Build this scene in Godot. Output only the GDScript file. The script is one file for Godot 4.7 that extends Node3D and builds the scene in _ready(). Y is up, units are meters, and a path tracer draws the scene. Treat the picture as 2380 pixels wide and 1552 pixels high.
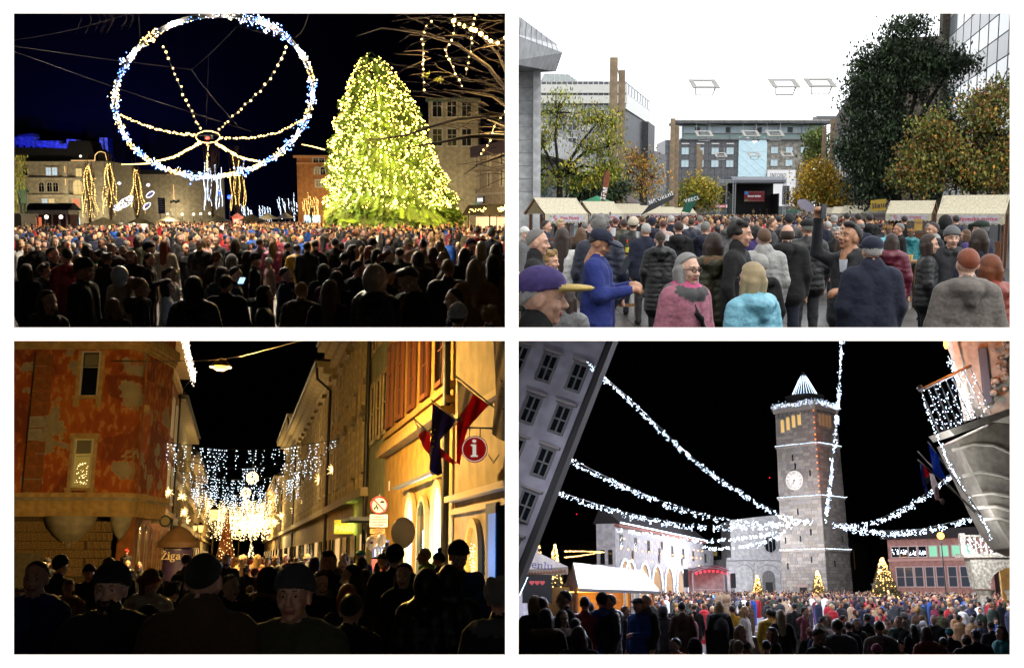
extends Node3D
# Four places behind a white wall with four openings: a night square, a day market, a night street and a second night square.
# Each place is level in its own frame (y up, the eye at 0); frames are turned about x only, so that each has its own slope.

const LENS:=2400.0          # focal length in the units below
const STEP:=.48035         # one unit of a place's (u, v) measure
var RNG:=RandomNumberGenerator.new()
var off:Array[Vector2]=[Vector2(31,31),Vector2(1205,31),Vector2(31,792),Vector2(1205,792)]
var horizon:Array[float]=[976.0,966.0,1047.0,1180.0]
var eye:Array[float]=[2.5,2.05,1.75,2.5]
var tilt:Array[float]=[.0,.0,.0,.0]
var frame:Array[Transform3D]=[]
var cq:=0                    # the place being built
var taken:={}
var mats:={}
var boxes:={}
var tex:={}
var labels:={}

func _ready():
	RNG.seed=11
	var cam:=Camera3D.new();cam.name="camera"
	cam.fov=2.0*rad_to_deg(atan(776.0/LENS));cam.near=.05;cam.far=3000.0
	add_child(cam)
	var env:=Environment.new()
	env.background_mode=Environment.BG_SKY
	var sky:=ProceduralSkyMaterial.new()
	sky.sky_top_color=Color(.97,.985,1);sky.sky_horizon_color=Color(.93,.945,.96);sky.sky_curve=.3
	sky.ground_bottom_color=Color(.42,.42,.41);sky.ground_horizon_color=Color(.6,.6,.6)
	sky.sky_energy_multiplier=SKY_E;sky.ground_energy_multiplier=.8;sky.sun_angle_max=1.0
	env.sky=Sky.new();env.sky.sky_material=sky
	env.tonemap_mode=Environment.TONE_MAPPER_LINEAR;env.tonemap_exposure=1.0
	env.sdfgi_enabled=true;env.ssao_enabled=true;env.ssil_enabled=true
	var we:=WorldEnvironment.new();we.name="environment";we.environment=env;add_child(we)
	var sun:=DirectionalLight3D.new();sun.name="overcast_sun"
	sun.light_energy=.7;sun.light_angular_distance=30.0;sun.light_color=Color(1,.985,.96);sun.shadow_enabled=true
	sun.rotation_degrees=Vector3(-48,24,0);add_child(sun)
	for i in 4:
		tilt[i]=atan((776.0-(off[i].y+horizon[i]*STEP))/LENS)
		frame.append(Transform3D(Basis(Vector3.RIGHT,tilt[i]),Vector3.ZERO))
	surfaces();stock()
	var t0:=Time.get_ticks_msec()
	housing()
	cq=0;night_square();print("square ",Time.get_ticks_msec()-t0)
	cq=1;day_market();print("market ",Time.get_ticks_msec()-t0)
	cq=2;night_street();print("street ",Time.get_ticks_msec()-t0)
	cq=3;tower_square();print("tower ",Time.get_ticks_msec()-t0)

const SKY_E:=1.55

# ---------------------------------------------------------------- measures
func ray(u:float,v:float) -> Vector3:
	var d:=Vector3((off[cq].x+u*STEP-1190.0)/LENS,(776.0-(off[cq].y+v*STEP))/LENS,-1.0)
	return frame[cq].basis.inverse()*d

func on(u:float,v:float,z:float) -> Vector3:      # the point seen there, z metres ahead
	var r:=ray(u,v)
	return r*(z/-r.z)

func base(u:float,z:float,v:=.0) -> Vector3:    # the ground z metres ahead
	var p:=on(u,v if v>0 else horizon[cq],z)
	return Vector3(p.x,-eye[cq],-z)

func high(v:float,z:float) -> float:                # height above the ground of what is seen at v, z metres ahead
	return on(1190.0,v,z).y+eye[cq]

func metres(px:float,z:float) -> float:
	return px*STEP/LENS*z

func mt(px:float,z:float) -> float:
	return px*STEP/LENS*z

func rnd(a:float,b:float) -> float:
	return RNG.randf_range(a,b)

static func V3(x:float,y:float,z:float) -> Vector3:
	return Vector3(x,y,z)

static func V2(x:float,y:float) -> Vector2:
	return Vector2(x,y)

const O3:=Vector3.ZERO

static func C(hex:String) -> Color:
	return Color(hex)

func M(called:String) -> StandardMaterial3D:
	return mats[called]

static func T3(at:Vector3) -> Transform3D:
	return Transform3D(Basis(),at)

# ---------------------------------------------------------------- mesh collector
class MB:
	var v:=PackedVector3Array()
	var n:=PackedVector3Array()
	var c:=PackedColorArray()
	var tint:=Color.WHITE
	var tinted:=false
	func tri(a:Vector3,b:Vector3,d:Vector3):
		var m:=(b-a).cross(d-a).normalized()
		v.append(a);v.append(d);v.append(b)
		n.append(m);n.append(m);n.append(m)
		if tinted:c.append(tint);c.append(tint);c.append(tint)
	func trin(a,b,d,na,nb,nd):
		v.append(a);v.append(d);v.append(b)
		n.append(na);n.append(nd);n.append(nb)
		if tinted:c.append(tint);c.append(tint);c.append(tint)
	func quad(a:Vector3,b:Vector3,d:Vector3,e:Vector3):
		tri(a,b,d);tri(a,d,e)
	func box(at:Vector3,s:Vector3,bs:=Basis()) -> MB:
		var x:=bs.x*s.x/2;var y:=bs.y*s.y/2;var z:=bs.z*s.z/2
		quad(at-x-y+z,at+x-y+z,at+x+y+z,at-x+y+z)
		quad(at+x-y-z,at-x-y-z,at-x+y-z,at+x+y-z)
		quad(at+x-y+z,at+x-y-z,at+x+y-z,at+x+y+z)
		quad(at-x-y-z,at-x-y+z,at-x+y+z,at-x+y-z)
		quad(at-x+y+z,at+x+y+z,at+x+y-z,at-x+y-z)
		quad(at-x-y-z,at+x-y-z,at+x-y+z,at-x-y+z)
		return self
	func tube(pts:Array,r0:float,r1:=-1.0,sides:=6,capped:=true) -> MB:
		if r1<0:r1=r0
		var rings:=[]
		var up:=Vector3(.31,.87,.38).normalized()
		for i in pts.size():
			var d:Vector3=(pts[min(i+1,pts.size()-1)]-pts[max(i-1,0)]).normalized()
			var x:=d.cross(up)
			if x.length()<.05:x=d.cross(Vector3.RIGHT)
			x=x.normalized();var y:=d.cross(x)
			var r:float=lerp(r0,r1,float(i)/max(1,pts.size()-1))
			var ring:=[]
			for k in sides:
				var t:=TAU*k/sides
				ring.append([pts[i]+(x*cos(t)+y*sin(t))*r,x*cos(t)+y*sin(t)])
			rings.append(ring)
		for i in pts.size()-1:
			for k in sides:
				var l:=(k+1) % sides
				var a=rings[i][k];var b=rings[i][l];var d=rings[i+1][l];var e=rings[i+1][k]
				trin(a[0],b[0],d[0],a[1],b[1],d[1]);trin(a[0],d[0],e[0],a[1],d[1],e[1])
		if capped:
			for k in range(1,sides-1):
				tri(rings[0][0][0],rings[0][k+1][0],rings[0][k][0])
				tri(rings[-1][0][0],rings[-1][k][0],rings[-1][k+1][0])
		return self
	func lathe(prof:Array,at:=Vector3.ZERO,seg:=12,sq:=Vector3.ONE,from:=.0,to:=TAU) -> MB:   # prof: Vector2(radius, height) upwards
		for i in prof.size()-1:
			var p:Vector2=prof[i];var q:Vector2=prof[i+1]
			var e:=q-p
			var nn:=Vector2(e.y,-e.x).normalized()
			for k in seg:
				var a:=lerpf(from,to,float(k)/seg);var b:=lerpf(from,to,float(k+1)/seg)
				var ca:=Vector3(sin(a),0,cos(a))*sq;var cb:=Vector3(sin(b),0,cos(b))*sq
				var na:=(Vector3(sin(a),0,cos(a))*nn.x+Vector3.UP*nn.y).normalized();var nb:=(Vector3(sin(b),0,cos(b))*nn.x+Vector3.UP*nn.y).normalized()
				var A:=at+ca*p.x+Vector3.UP*p.y;var B:=at+cb*p.x+Vector3.UP*p.y
				var C:=at+cb*q.x+Vector3.UP*q.y;var D:=at+ca*q.x+Vector3.UP*q.y
				if p.x>.0001:trin(A,B,C,na,nb,nb)
				if q.x>.0001:trin(A,C,D,na,nb,na)
		return self
	func ball(at:Vector3,r:Vector3,seg:=10,bs:=Basis()) -> MB:
		var h:=int(max(3,seg/2))
		for i in h:
			for k in seg:
				var q:=[]
				for s in [[i,k],[i,k+1],[i+1,k+1],[i+1,k]]:
					var th:float=PI*s[0]/h-PI/2;var ph:float=TAU*s[1]/seg
					q.append(Vector3(cos(th)*sin(ph),sin(th),cos(th)*cos(ph)))
				var p:=[];var m:=[]
				for d in q:
					p.append(at+bs*(d*r));m.append((bs*(d/r)).normalized())
				if i>0:trin(p[0],p[1],p[2],m[0],m[1],m[2])
				if i<h-1:trin(p[0],p[2],p[3],m[0],m[2],m[3])
		return self
	func prism(poly:PackedVector2Array,z0:float,z1:float,xf:=Transform3D()) -> MB:  # poly counter-clockwise in x, y; z1 > z0
		var t:=Geometry2D.triangulate_polygon(poly)
		for i in range(0,t.size(),3):
			var a:=poly[t[i]];var b:=poly[t[i+1]];var d:=poly[t[i+2]]
			if (b-a).cross(d-a)<0:
				var s:=b;b=d;d=s
			tri(xf*Vector3(a.x,a.y,z1),xf*Vector3(b.x,b.y,z1),xf*Vector3(d.x,d.y,z1))
			tri(xf*Vector3(a.x,a.y,z0),xf*Vector3(d.x,d.y,z0),xf*Vector3(b.x,b.y,z0))
		for i in poly.size():
			var a:=poly[i];var b:=poly[(i+1) % poly.size()]
			quad(xf*Vector3(a.x,a.y,z0),xf*Vector3(b.x,b.y,z0),xf*Vector3(b.x,b.y,z1),xf*Vector3(a.x,a.y,z1))
		return self
	func mesh() -> ArrayMesh:
		var am:=ArrayMesh.new()
		if v.is_empty():return am
		var arr:=[];arr.resize(Mesh.ARRAY_MAX)
		arr[Mesh.ARRAY_VERTEX]=v;arr[Mesh.ARRAY_NORMAL]=n
		if tinted:arr[Mesh.ARRAY_COLOR]=c
		am.add_surface_from_arrays(Mesh.PRIMITIVE_TRIANGLES,arr)
		return am

func mb() -> MB:
	return MB.new()

func rect(w:float,h:float) -> PackedVector2Array:
	return PackedVector2Array([Vector2(-w/2,0),Vector2(w/2,0),Vector2(w/2,h),Vector2(-w/2,h)])

func arch(w:float,h:float,n:=8,pointed:=.0) -> PackedVector2Array:   # an opening w wide, h high with a round or pointed top
	var p:=PackedVector2Array([Vector2(-w/2,0),Vector2(w/2,0)])
	var s:=h-w/2*(1.0+pointed)
	for i in n+1:
		var t:=PI*i/n
		p.append(Vector2(cos(t)*w/2,s+(sin(t) ** (1.0-.35*minf(1.0,pointed*2)))*w/2*(1.0+pointed)))
	return p

func disc(r:float,n:=20,ry:=-1.0) -> PackedVector2Array:
	var p:=PackedVector2Array()
	for i in n:p.append(Vector2(cos(TAU*i/n)*r,sin(TAU*i/n)*(r if ry<0 else ry)))
	return p

# ---------------------------------------------------------------- things and parts
func numbered(called:String) -> String:
	taken[called]=taken.get(called,-1)+1
	return called if taken[called]==0 else "%s_%03d" % [called,taken[called]]

func unique_label(s:String,group:="") -> String:
	labels[s]=labels.get(s,0)+1
	return s

func tag(o:Node,label:="",category:="",group:="",kind:=""):
	if label:o.set_meta("label",unique_label(label))
	if category:o.set_meta("category",category)
	if group:o.set_meta("group",group)
	if kind:o.set_meta("kind",kind)

func thing(called:String,label:String,category:String,at:Vector3,turn:=.0,group:="") -> Node3D:
	var o:=Node3D.new();o.name=numbered(called);add_child(o)
	o.transform=frame[cq]*Transform3D(Basis(Vector3.UP,turn),at)
	tag(o,label,category,group)
	return o

func keep_planes() -> Array:       # the boards between the places: nothing passes through them
	return [Plane(Vector3(-1,0,0) if cq % 2==0 else Vector3(1,0,0),.011),Plane(Vector3(0,1,0) if cq<2 else Vector3(0,-1,0),.011)]

func fitted(m:Mesh,xf:Transform3D) -> Mesh:
	var bb:=m.get_aabb()
	var cut:=[]
	for p in keep_planes():
		var worst:=1e9;var best:=-1e9
		for i in 8:
			var d:float=p.distance_to(xf*bb.get_endpoint(i))
			worst=minf(worst,d);best=maxf(best,d)
		if best<0:return null
		if worst<0:cut.append(xf.affine_inverse()*p)
	if cut.is_empty():return m
	var out:=ArrayMesh.new()
	for s in m.get_surface_count():
		var arr:=m.surface_get_arrays(s)
		var V:PackedVector3Array=arr[Mesh.ARRAY_VERTEX];var N:PackedVector3Array=arr[Mesh.ARRAY_NORMAL]
		var C=arr[Mesh.ARRAY_COLOR]
		var I=arr[Mesh.ARRAY_INDEX]
		if I==null or I.is_empty():I=PackedInt32Array(range(V.size()))
		var ov:=PackedVector3Array();var onn:=PackedVector3Array();var oc:=PackedColorArray()
		for t in range(0,I.size(),3):
			var poly:=[[V[I[t]],N[I[t]]],[V[I[t+1]],N[I[t+1]]],[V[I[t+2]],N[I[t+2]]]]
			var col=C[I[t]] if C else null
			for p in cut:
				var np:=[]
				for k in poly.size():
					var a=poly[k];var b=poly[(k+1) % poly.size()]
					var da:float=p.distance_to(a[0]);var db:float=p.distance_to(b[0])
					if da>=0:np.append(a)
					if (da>=0)!=(db>=0):
						var w:=da/(da-db)
						np.append([a[0].lerp(b[0],w),a[1].lerp(b[1],w)])
				poly=np
				if poly.size()<3:break
			for k in range(1,poly.size()-1):
				for q in [poly[0],poly[k],poly[k+1]]:
					ov.append(q[0]);onn.append(q[1])
					if C:oc.append(col)
		if ov.is_empty():continue
		var na:=[];na.resize(Mesh.ARRAY_MAX)
		na[Mesh.ARRAY_VERTEX]=ov;na[Mesh.ARRAY_NORMAL]=onn
		if C:na[Mesh.ARRAY_COLOR]=oc
		out.add_surface_from_arrays(Mesh.PRIMITIVE_TRIANGLES,na)
		out.surface_set_material(out.get_surface_count()-1,m.surface_get_material(s))
	return out if out.get_surface_count() else null

func put(m:Mesh,called:String,material:Material,parent:Node3D=self,at:=Transform3D()) -> MeshInstance3D:
	var up:=Transform3D()
	var w:Node=parent
	while w!=self and w is Node3D:
		up=w.transform*up;w=w.get_parent()
	var f:=fitted(m,up*at)
	if f==null:return null
	var o:=MeshInstance3D.new()
	o.name=called if parent!=self else numbered(called)
	o.mesh=f;o.transform=at
	if material:o.material_override=material
	parent.add_child(o,true)
	return o

func part(b:MB,called:String,material:Material,parent:Node3D,at:=Transform3D()) -> MeshInstance3D:
	return put(b.mesh(),called,material,parent,at)

func solo(b:MB,called:String,material:Material,label:String,category:String,at:Vector3,turn:=.0,group:="") -> MeshInstance3D:
	var o:=put(b.mesh(),called,material,self,frame[cq]*Transform3D(Basis(Vector3.UP,turn),at))
	if o:tag(o,label,category,group)
	return o

func struct(b:MB,called:String,material:Material,world:=false) -> MeshInstance3D:
	var o:MeshInstance3D
	if world:
		o=MeshInstance3D.new();o.name=numbered(called);o.mesh=b.mesh();o.material_override=material;add_child(o)
	else:
		o=put(b.mesh(),called,material,self,frame[cq])
	if o:o.set_meta("kind","structure")
	return o

func bx(parent:Node3D,called:String,material:Material,at:Vector3,size:Vector3,bs:=Basis()) -> MeshInstance3D:
	var key:="%.3f %.3f %.3f" % [size.x,size.y,size.z]
	if not boxes.has(key):boxes[key]=mb().box(Vector3.ZERO,size).mesh()
	return put(boxes[key],called,material,parent,Transform3D(bs,at))

func copies(parent:Node3D,called:String,m:Mesh,material:Material,xs:Array,cols:=[]) -> MultiMeshInstance3D:
	var up:=Transform3D()
	var w:Node=parent
	while w!=self and w is Node3D:
		up=w.transform*up;w=w.get_parent()
	var ok:=[]
	var planes:=keep_planes()
	for i in xs.size():
		var p:Vector3=up*(xs[i] as Transform3D).origin
		if planes[0].distance_to(p)>.05 and planes[1].distance_to(p)>.05:ok.append(i)
	if ok.is_empty():return null
	var mm:=MultiMesh.new()
	mm.transform_format=MultiMesh.TRANSFORM_3D
	mm.use_colors=cols.size()>0
	mm.mesh=m
	mm.instance_count=ok.size()
	for k in ok.size():
		mm.set_instance_transform(k,xs[ok[k]])
		if cols.size():mm.set_instance_color(k,cols[ok[k]])
	var o:=MultiMeshInstance3D.new();o.name=called;o.multimesh=mm;o.material_override=material
	o.set_meta("kind","stuff")
	parent.add_child(o,true)
	return o

func lamp(called:String,at:Vector3,color:Color,energy:float,size:=.1):
	var l:=OmniLight3D.new();l.name=numbered(called)
	l.light_color=color;l.light_energy=energy;l.light_size=size;l.omni_range=400.0;l.omni_attenuation=2.0;l.shadow_enabled=true
	l.position=frame[cq]*at
	add_child(l)

func words(text:String,height:float,parent:Node3D,material:Material,at:Vector3,bs:=Basis(),bold:=false,face:="Droid Sans",called:="lettering",width:=.0):
	var f:=SystemFont.new();f.font_names=PackedStringArray([face]);f.font_weight=700 if bold else 400
	var t:=TextMesh.new();t.text=text;t.font=f;t.font_size=64;t.pixel_size=height/64.0*1.35;t.depth=height*.06;t.curve_step=4.0
	t.horizontal_alignment=HORIZONTAL_ALIGNMENT_CENTER
	var m:=ArrayMesh.new()
	m.add_surface_from_arrays(Mesh.PRIMITIVE_TRIANGLES,t.get_mesh_arrays())
	var s:=1.0
	if width>0 and m.get_aabb().size.x>0:s=width/m.get_aabb().size.x
	return put(m,called,material,parent,Transform3D(bs.scaled_local(Vector3(s,1,1)),at))

# ---------------------------------------------------------------- materials
func noise_tex(key:String,freq:float,lo:float,hi:float,oct:=4,kind:=FastNoiseLite.TYPE_SIMPLEX_SMOOTH,stretch:=1.0) -> Texture2D:
	if tex.has(key):return tex[key]
	var n:=FastNoiseLite.new();n.noise_type=kind;n.frequency=freq;n.fractal_octaves=oct;n.seed=tex.size()+3
	var t:=NoiseTexture2D.new();t.width=256;t.height=256;t.seamless=true;t.noise=n
	var g:=Gradient.new();g.set_color(0,Color(lo,lo,lo));g.set_color(1,Color(hi,hi,hi))
	t.color_ramp=g
	tex[key]=t
	return t

func surfaces():
	noise_tex("plaster",.012,.76,1.0,5)
	noise_tex("concrete",.02,.55,1.0,6)
	noise_tex("fabric",.06,.72,1.0,3)
	noise_tex("folds",.014,.0,1.0,3)
	noise_tex("stone",.03,.5,1.0,5)
	noise_tex("bump",.05,.0,1.0,5)
	noise_tex("wet",.01,.15,.75,4)

func mat(called:String,color:Color,rough:=.85,texture:="",scale:=1.0,extra:={}) -> StandardMaterial3D:
	if mats.has(called):return mats[called]
	var m:=StandardMaterial3D.new();m.resource_name=called
	m.albedo_color=color;m.roughness=rough
	if texture:
		m.albedo_texture=tex[texture];m.uv1_triplanar=true;m.uv1_scale=Vector3.ONE*scale
	if extra.has("metal"):m.metallic=extra.metal
	if extra.has("bump"):
		m.heightmap_enabled=true;m.heightmap_texture=tex[extra.get("bump_tex","bump")];m.heightmap_scale=extra.bump;m.uv1_triplanar=true;m.uv1_scale=Vector3.ONE*scale
	if extra.has("rim"):m.rim_enabled=true;m.rim=extra.rim;m.rim_tint=.6
	if extra.has("back"):m.backlight_enabled=true;m.backlight=extra.back
	if extra.has("vc"):m.vertex_color_use_as_albedo=true
	if extra.has("coat"):m.clearcoat_enabled=true;m.clearcoat=extra.coat
	mats[called]=m
	return m

func glow(called:String,color:Color,energy:float) -> StandardMaterial3D:
	if mats.has(called):return mats[called]
	var m:=StandardMaterial3D.new();m.resource_name=called
	m.albedo_color=Color(.3,.3,.3);m.emission_enabled=true;m.emission=color;m.emission_energy_multiplier=energy
	mats[called]=m
	return m

func pane(called:String,color:Color,alpha:=.25) -> StandardMaterial3D:
	if mats.has(called):return mats[called]
	var m:=StandardMaterial3D.new();m.resource_name=called
	m.albedo_color=Color(color.r,color.g,color.b,alpha);m.roughness=.04;m.transparency=BaseMaterial3D.TRANSPARENCY_ALPHA
	mats[called]=m
	return m

# ---------------------------------------------------------------- the white wall and its boards
func housing():
	var Z:=2.4
	var white:=mat("white_paint",Color(.97,.97,.97),.9)
	var xs:=[-5.0,(31-1190.0)/LENS*Z,(1174-1190.0)/LENS*Z,(1205-1190.0)/LENS*Z,(2348.5-1190.0)/LENS*Z,5.0]
	var ys:=[4.2,(776-31.0)/LENS*Z,(776-761.0)/LENS*Z,(776-792.0)/LENS*Z,(776-1521.0)/LENS*Z,-1.9]
	var b:=mb()
	for i in 5:
		for j in 5:
			if (i==1 or i==3) and (j==1 or j==3):
				var d:=.03;var g:=.0         # splayed reveals round each opening
				var A:=[Vector3(xs[i],ys[j+1],-Z),Vector3(xs[i+1],ys[j+1],-Z),Vector3(xs[i+1],ys[j],-Z),Vector3(xs[i],ys[j],-Z)]
				var B:=[]
				for p in A:B.append(p*((Z+d)/Z)+Vector3(0,0,0))
				for k in 4:b.quad(A[k],B[k],B[(k+1) % 4],A[(k+1) % 4])
				continue
			b.quad(Vector3(xs[i],ys[j+1],-Z),Vector3(xs[i+1],ys[j+1],-Z),Vector3(xs[i+1],ys[j],-Z),Vector3(xs[i],ys[j],-Z))
	b.quad(Vector3(5,-1.9,-Z-.03),Vector3(-5,-1.9,-Z-.03),Vector3(-5,-.79,-Z-.03),Vector3(5,-.79,-Z-.03))
	b.quad(Vector3(5,.79,-Z-.03),Vector3(-5,.79,-Z-.03),Vector3(-5,4.2,-Z-.03),Vector3(5,4.2,-Z-.03))
	struct(b,"wall",white,true)
	var dark:=mat("night_air",Color(.016,.016,.02),1.0)
	# boards between the places
	struct(mb().box(Vector3(0,0,-205.8),Vector3(.012,252,406.6)),"partition_wall",mat("board_paint",Color(.85,.85,.85),.9),true)
	struct(mb().box(Vector3(-100.2,0,-205.8),Vector3(200,.012,406.6)),"partition_wall",dark,true)
	struct(mb().box(Vector3(100.2,0,-205.8),Vector3(200,.012,406.6)),"partition_wall",dark,true)
	# the night skies: closed shells round the three night places
	for s in [[-1,1],[-1,-1],[1,-1]]:
		var sx:float=s[0];var sy:float=s[1]
		var n0:=Vector3(sx*1.35,sy*.93,-2.44);var f0:=Vector3(sx*215,sy*150,-400)
		var c:=mb()
		var side:=func(p:Vector3,q:Vector3,r:Vector3,t:Vector3):c.quad(p,q,r,t)
		side.call(Vector3(n0.x,.009*sy,n0.z),Vector3(f0.x,.009*sy,f0.z),f0,n0)
		side.call(Vector3(.009*sx,n0.y,n0.z),Vector3(.009*sx,f0.y,f0.z),f0,n0)
		side.call(Vector3(.009*sx,.009*sy,f0.z),Vector3(f0.x,.009*sy,f0.z),f0,Vector3(.009*sx,f0.y,f0.z))
		side.call(Vector3(.0095*sx,.009*sy,n0.z),Vector3(.0095*sx,.009*sy,f0.z),Vector3(.0095*sx,f0.y,f0.z),Vector3(.0095*sx,n0.y,n0.z))
		struct(c,"night_sky",dark,true)
	struct(mb().box(Vector3(0,-1.95,17.55),Vector3(60,.1,40)),"floor",mat("bounce_floor",Color("d6b48c"),.7,"plaster",.5),true)  # unseen floor before the wall, its wood tint added to warm the bounced light

# ---------------------------------------------------------------- people: one smooth field of joints and radii, meshed as surface nets
const CAP:=0;const ELL:=1;const CUT:=2;const SUB:=3
var figures:={}
var heads:={}
var combos:={}
var crowd_n:=0

func cap(t:String,a:Vector3,b:Vector3,ra:float,rb:float,amp:=.0) -> Array:
	return [CAP,t,a,b,ra,rb,amp]
func ell(t:String,c:Vector3,r:Vector3) -> Array:
	return [ELL,t,c,r,.0,.0,.0]
func cut(t:String,c:Vector3,r:Vector3,n:Vector3,k:float) -> Array:
	return [CUT,t,c,r,n.normalized(),k,.0]
func sub(c:Vector3,r:Vector3) -> Array:
	return [SUB,"",c,r,.0,.0,.0]

static func dist(p:Array,q:Vector3) -> float:
	if p[0]==CAP:
		var a:Vector3=p[2]
		var ba:Vector3=p[3]-a
		var pa:=q-a
		var h:=clampf(pa.dot(ba)/ba.length_squared(),.0,1.0)
		var d:=(pa-ba*h).length()-lerpf(p[4],p[5],h)
		if p[6]!=.0:d-=p[6]*(absf(sin((pa.dot(ba)/ba.length())*42.0))-.5)
		return d
	var e:Vector3=q-p[2]
	var r:Vector3=p[3]
	var k0:=(e/r).length()
	var k1:=(e/(r*r)).length()
	var d2:=k0*(k0-1.0)/maxf(k1,.0001)
	if p[0]==CUT:d2=maxf(d2,e.dot(p[4])-p[5])
	return d2

static func net(prims:Array,lo:Vector3,hi:Vector3,c:float,blend:float) -> Dictionary:
	var nb:=Vector3i(((hi-lo)/(c*4.0)).ceil())
	var n:=nb*4
	var sx:=1;var sy:=n.x;var sz:=n.x*n.y
	var f:=PackedFloat32Array();f.resize(n.x*n.y*n.z);f.fill(1.0)
	var tg:=PackedByteArray();tg.resize(f.size())
	var R:=4.0*c*.9
	var names:=[]
	var ids:=[]
	for p in prims:
		if p[1]!="" and not names.has(p[1]):names.append(p[1])
		ids.append(names.find(p[1]))
	for bz in nb.z:
		for by in nb.y:
			for bxx in nb.x:
				var mid:=lo+(Vector3(bxx,by,bz)*4.0+Vector3(1.5,1.5,1.5))*c
				var near:=[]
				var dm:=1e9
				var carve:=false
				for i in prims.size():
					var d:=dist(prims[i],mid)
					if prims[i][0]!=SUB:
						dm=minf(dm,d)
						if d<R+blend+c:near.append(i)
					elif d<R+blend:
						near.append(i);carve=true
				if dm>R+c or near.is_empty():continue
				var inside:=dm<-R-c and not carve
				for k in 64:
					var ix:=bxx*4+(k & 3);var iy:=by*4+((k >> 2) & 3);var iz:=bz*4+(k >> 4)
					var at:=ix+iy*sy+iz*sz
					if inside:
						f[at]=-1.0;continue
					var q:=lo+Vector3(ix,iy,iz)*c
					var d:=1e3
					var best:=1e3
					var bt:=0
					for i in near:
						var p:Array=prims[i]
						var e:=dist(p,q)
						if p[0]==SUB:
							if -e>d-blend:
								var h:=maxf(blend*.6-absf(d+e),.0)/(blend*.6)
								d=maxf(d,-e)+h*h*blend*.15
								best=maxf(best,-e)
						else:
							if e<best:
								best=e;bt=ids[i]
							var h:=maxf(blend-absf(d-e),.0)/blend
							d=minf(d,e)-h*h*blend*.25
					f[at]=d;tg[at]=bt
	var V:=PackedVector3Array();var N:=PackedVector3Array()
	var cell:={}
	var off8:=[0,sx,sy,sx+sy,sz,sx+sz,sy+sz,sx+sy+sz]
	var edges:=[[0,1],[2,3],[4,5],[6,7],[0,2],[1,3],[4,6],[5,7],[0,4],[1,5],[2,6],[3,7]]
	var cor:=[]
	for k in 8:cor.append(Vector3(k & 1,(k >> 1) & 1,k >> 2))
	for z in n.z-1:
		for y in n.y-1:
			var row:=y*sy+z*sz
			for x in n.x-1:
				var at:=row+x
				var f0:=f[at]
				if absf(f0)>.99 and absf(f[at+sx+sy+sz])>.99:continue
				var neg:=0
				for k in 8:
					if f[at+off8[k]]<.0:neg+=1
				if neg==0 or neg==8:continue
				var s:=Vector3.ZERO;var m:=0
				for e in edges:
					var a:=f[at+off8[e[0]]];var b:=f[at+off8[e[1]]]
					if (a<.0)!=(b<.0):
						var w:=a/(a-b)
						s+=(cor[e[0]] as Vector3).lerp(cor[e[1]],w);m+=1
				var g:=Vector3.ZERO
				for k in 8:g+=((cor[k] as Vector3)-Vector3(.5,.5,.5))*clampf(f[at+off8[k]],-.2,.2)
				cell[at]=V.size()
				V.append(lo+(Vector3(x,y,z)+s/m)*c);N.append(g.normalized())
	var out:={}
	for t in names:out[t]=[PackedVector3Array(),PackedVector3Array(),PackedInt32Array(),{}]
	var axes:=[[sx,sy,sz],[sy,sz,sx],[sz,sx,sy]]
	for at in cell:
		for ax in axes:
			var a:=f[at];var b:=f[at+ax[0]]
			if (a<.0)==(b<.0):continue
			var q:=[at,at-ax[1],at-ax[1]-ax[2],at-ax[2]]
			if not (cell.has(q[1]) and cell.has(q[2]) and cell.has(q[3])):continue
			var t=out[names[tg[at] if a<.0 else tg[at+ax[0]]]]
			var id:=[]
			for w in q:
				if not t[3].has(w):
					t[3][w]=t[0].size();t[0].append(V[cell[w]]);t[1].append(N[cell[w]])
				id.append(t[3][w])
			if a<.0:t[2].append_array(PackedInt32Array([id[0],id[2],id[1],id[0],id[3],id[2]]))
			else:t[2].append_array(PackedInt32Array([id[0],id[1],id[2],id[0],id[2],id[3]]))
	for t in names:out[t].resize(3)
	return out

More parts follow.
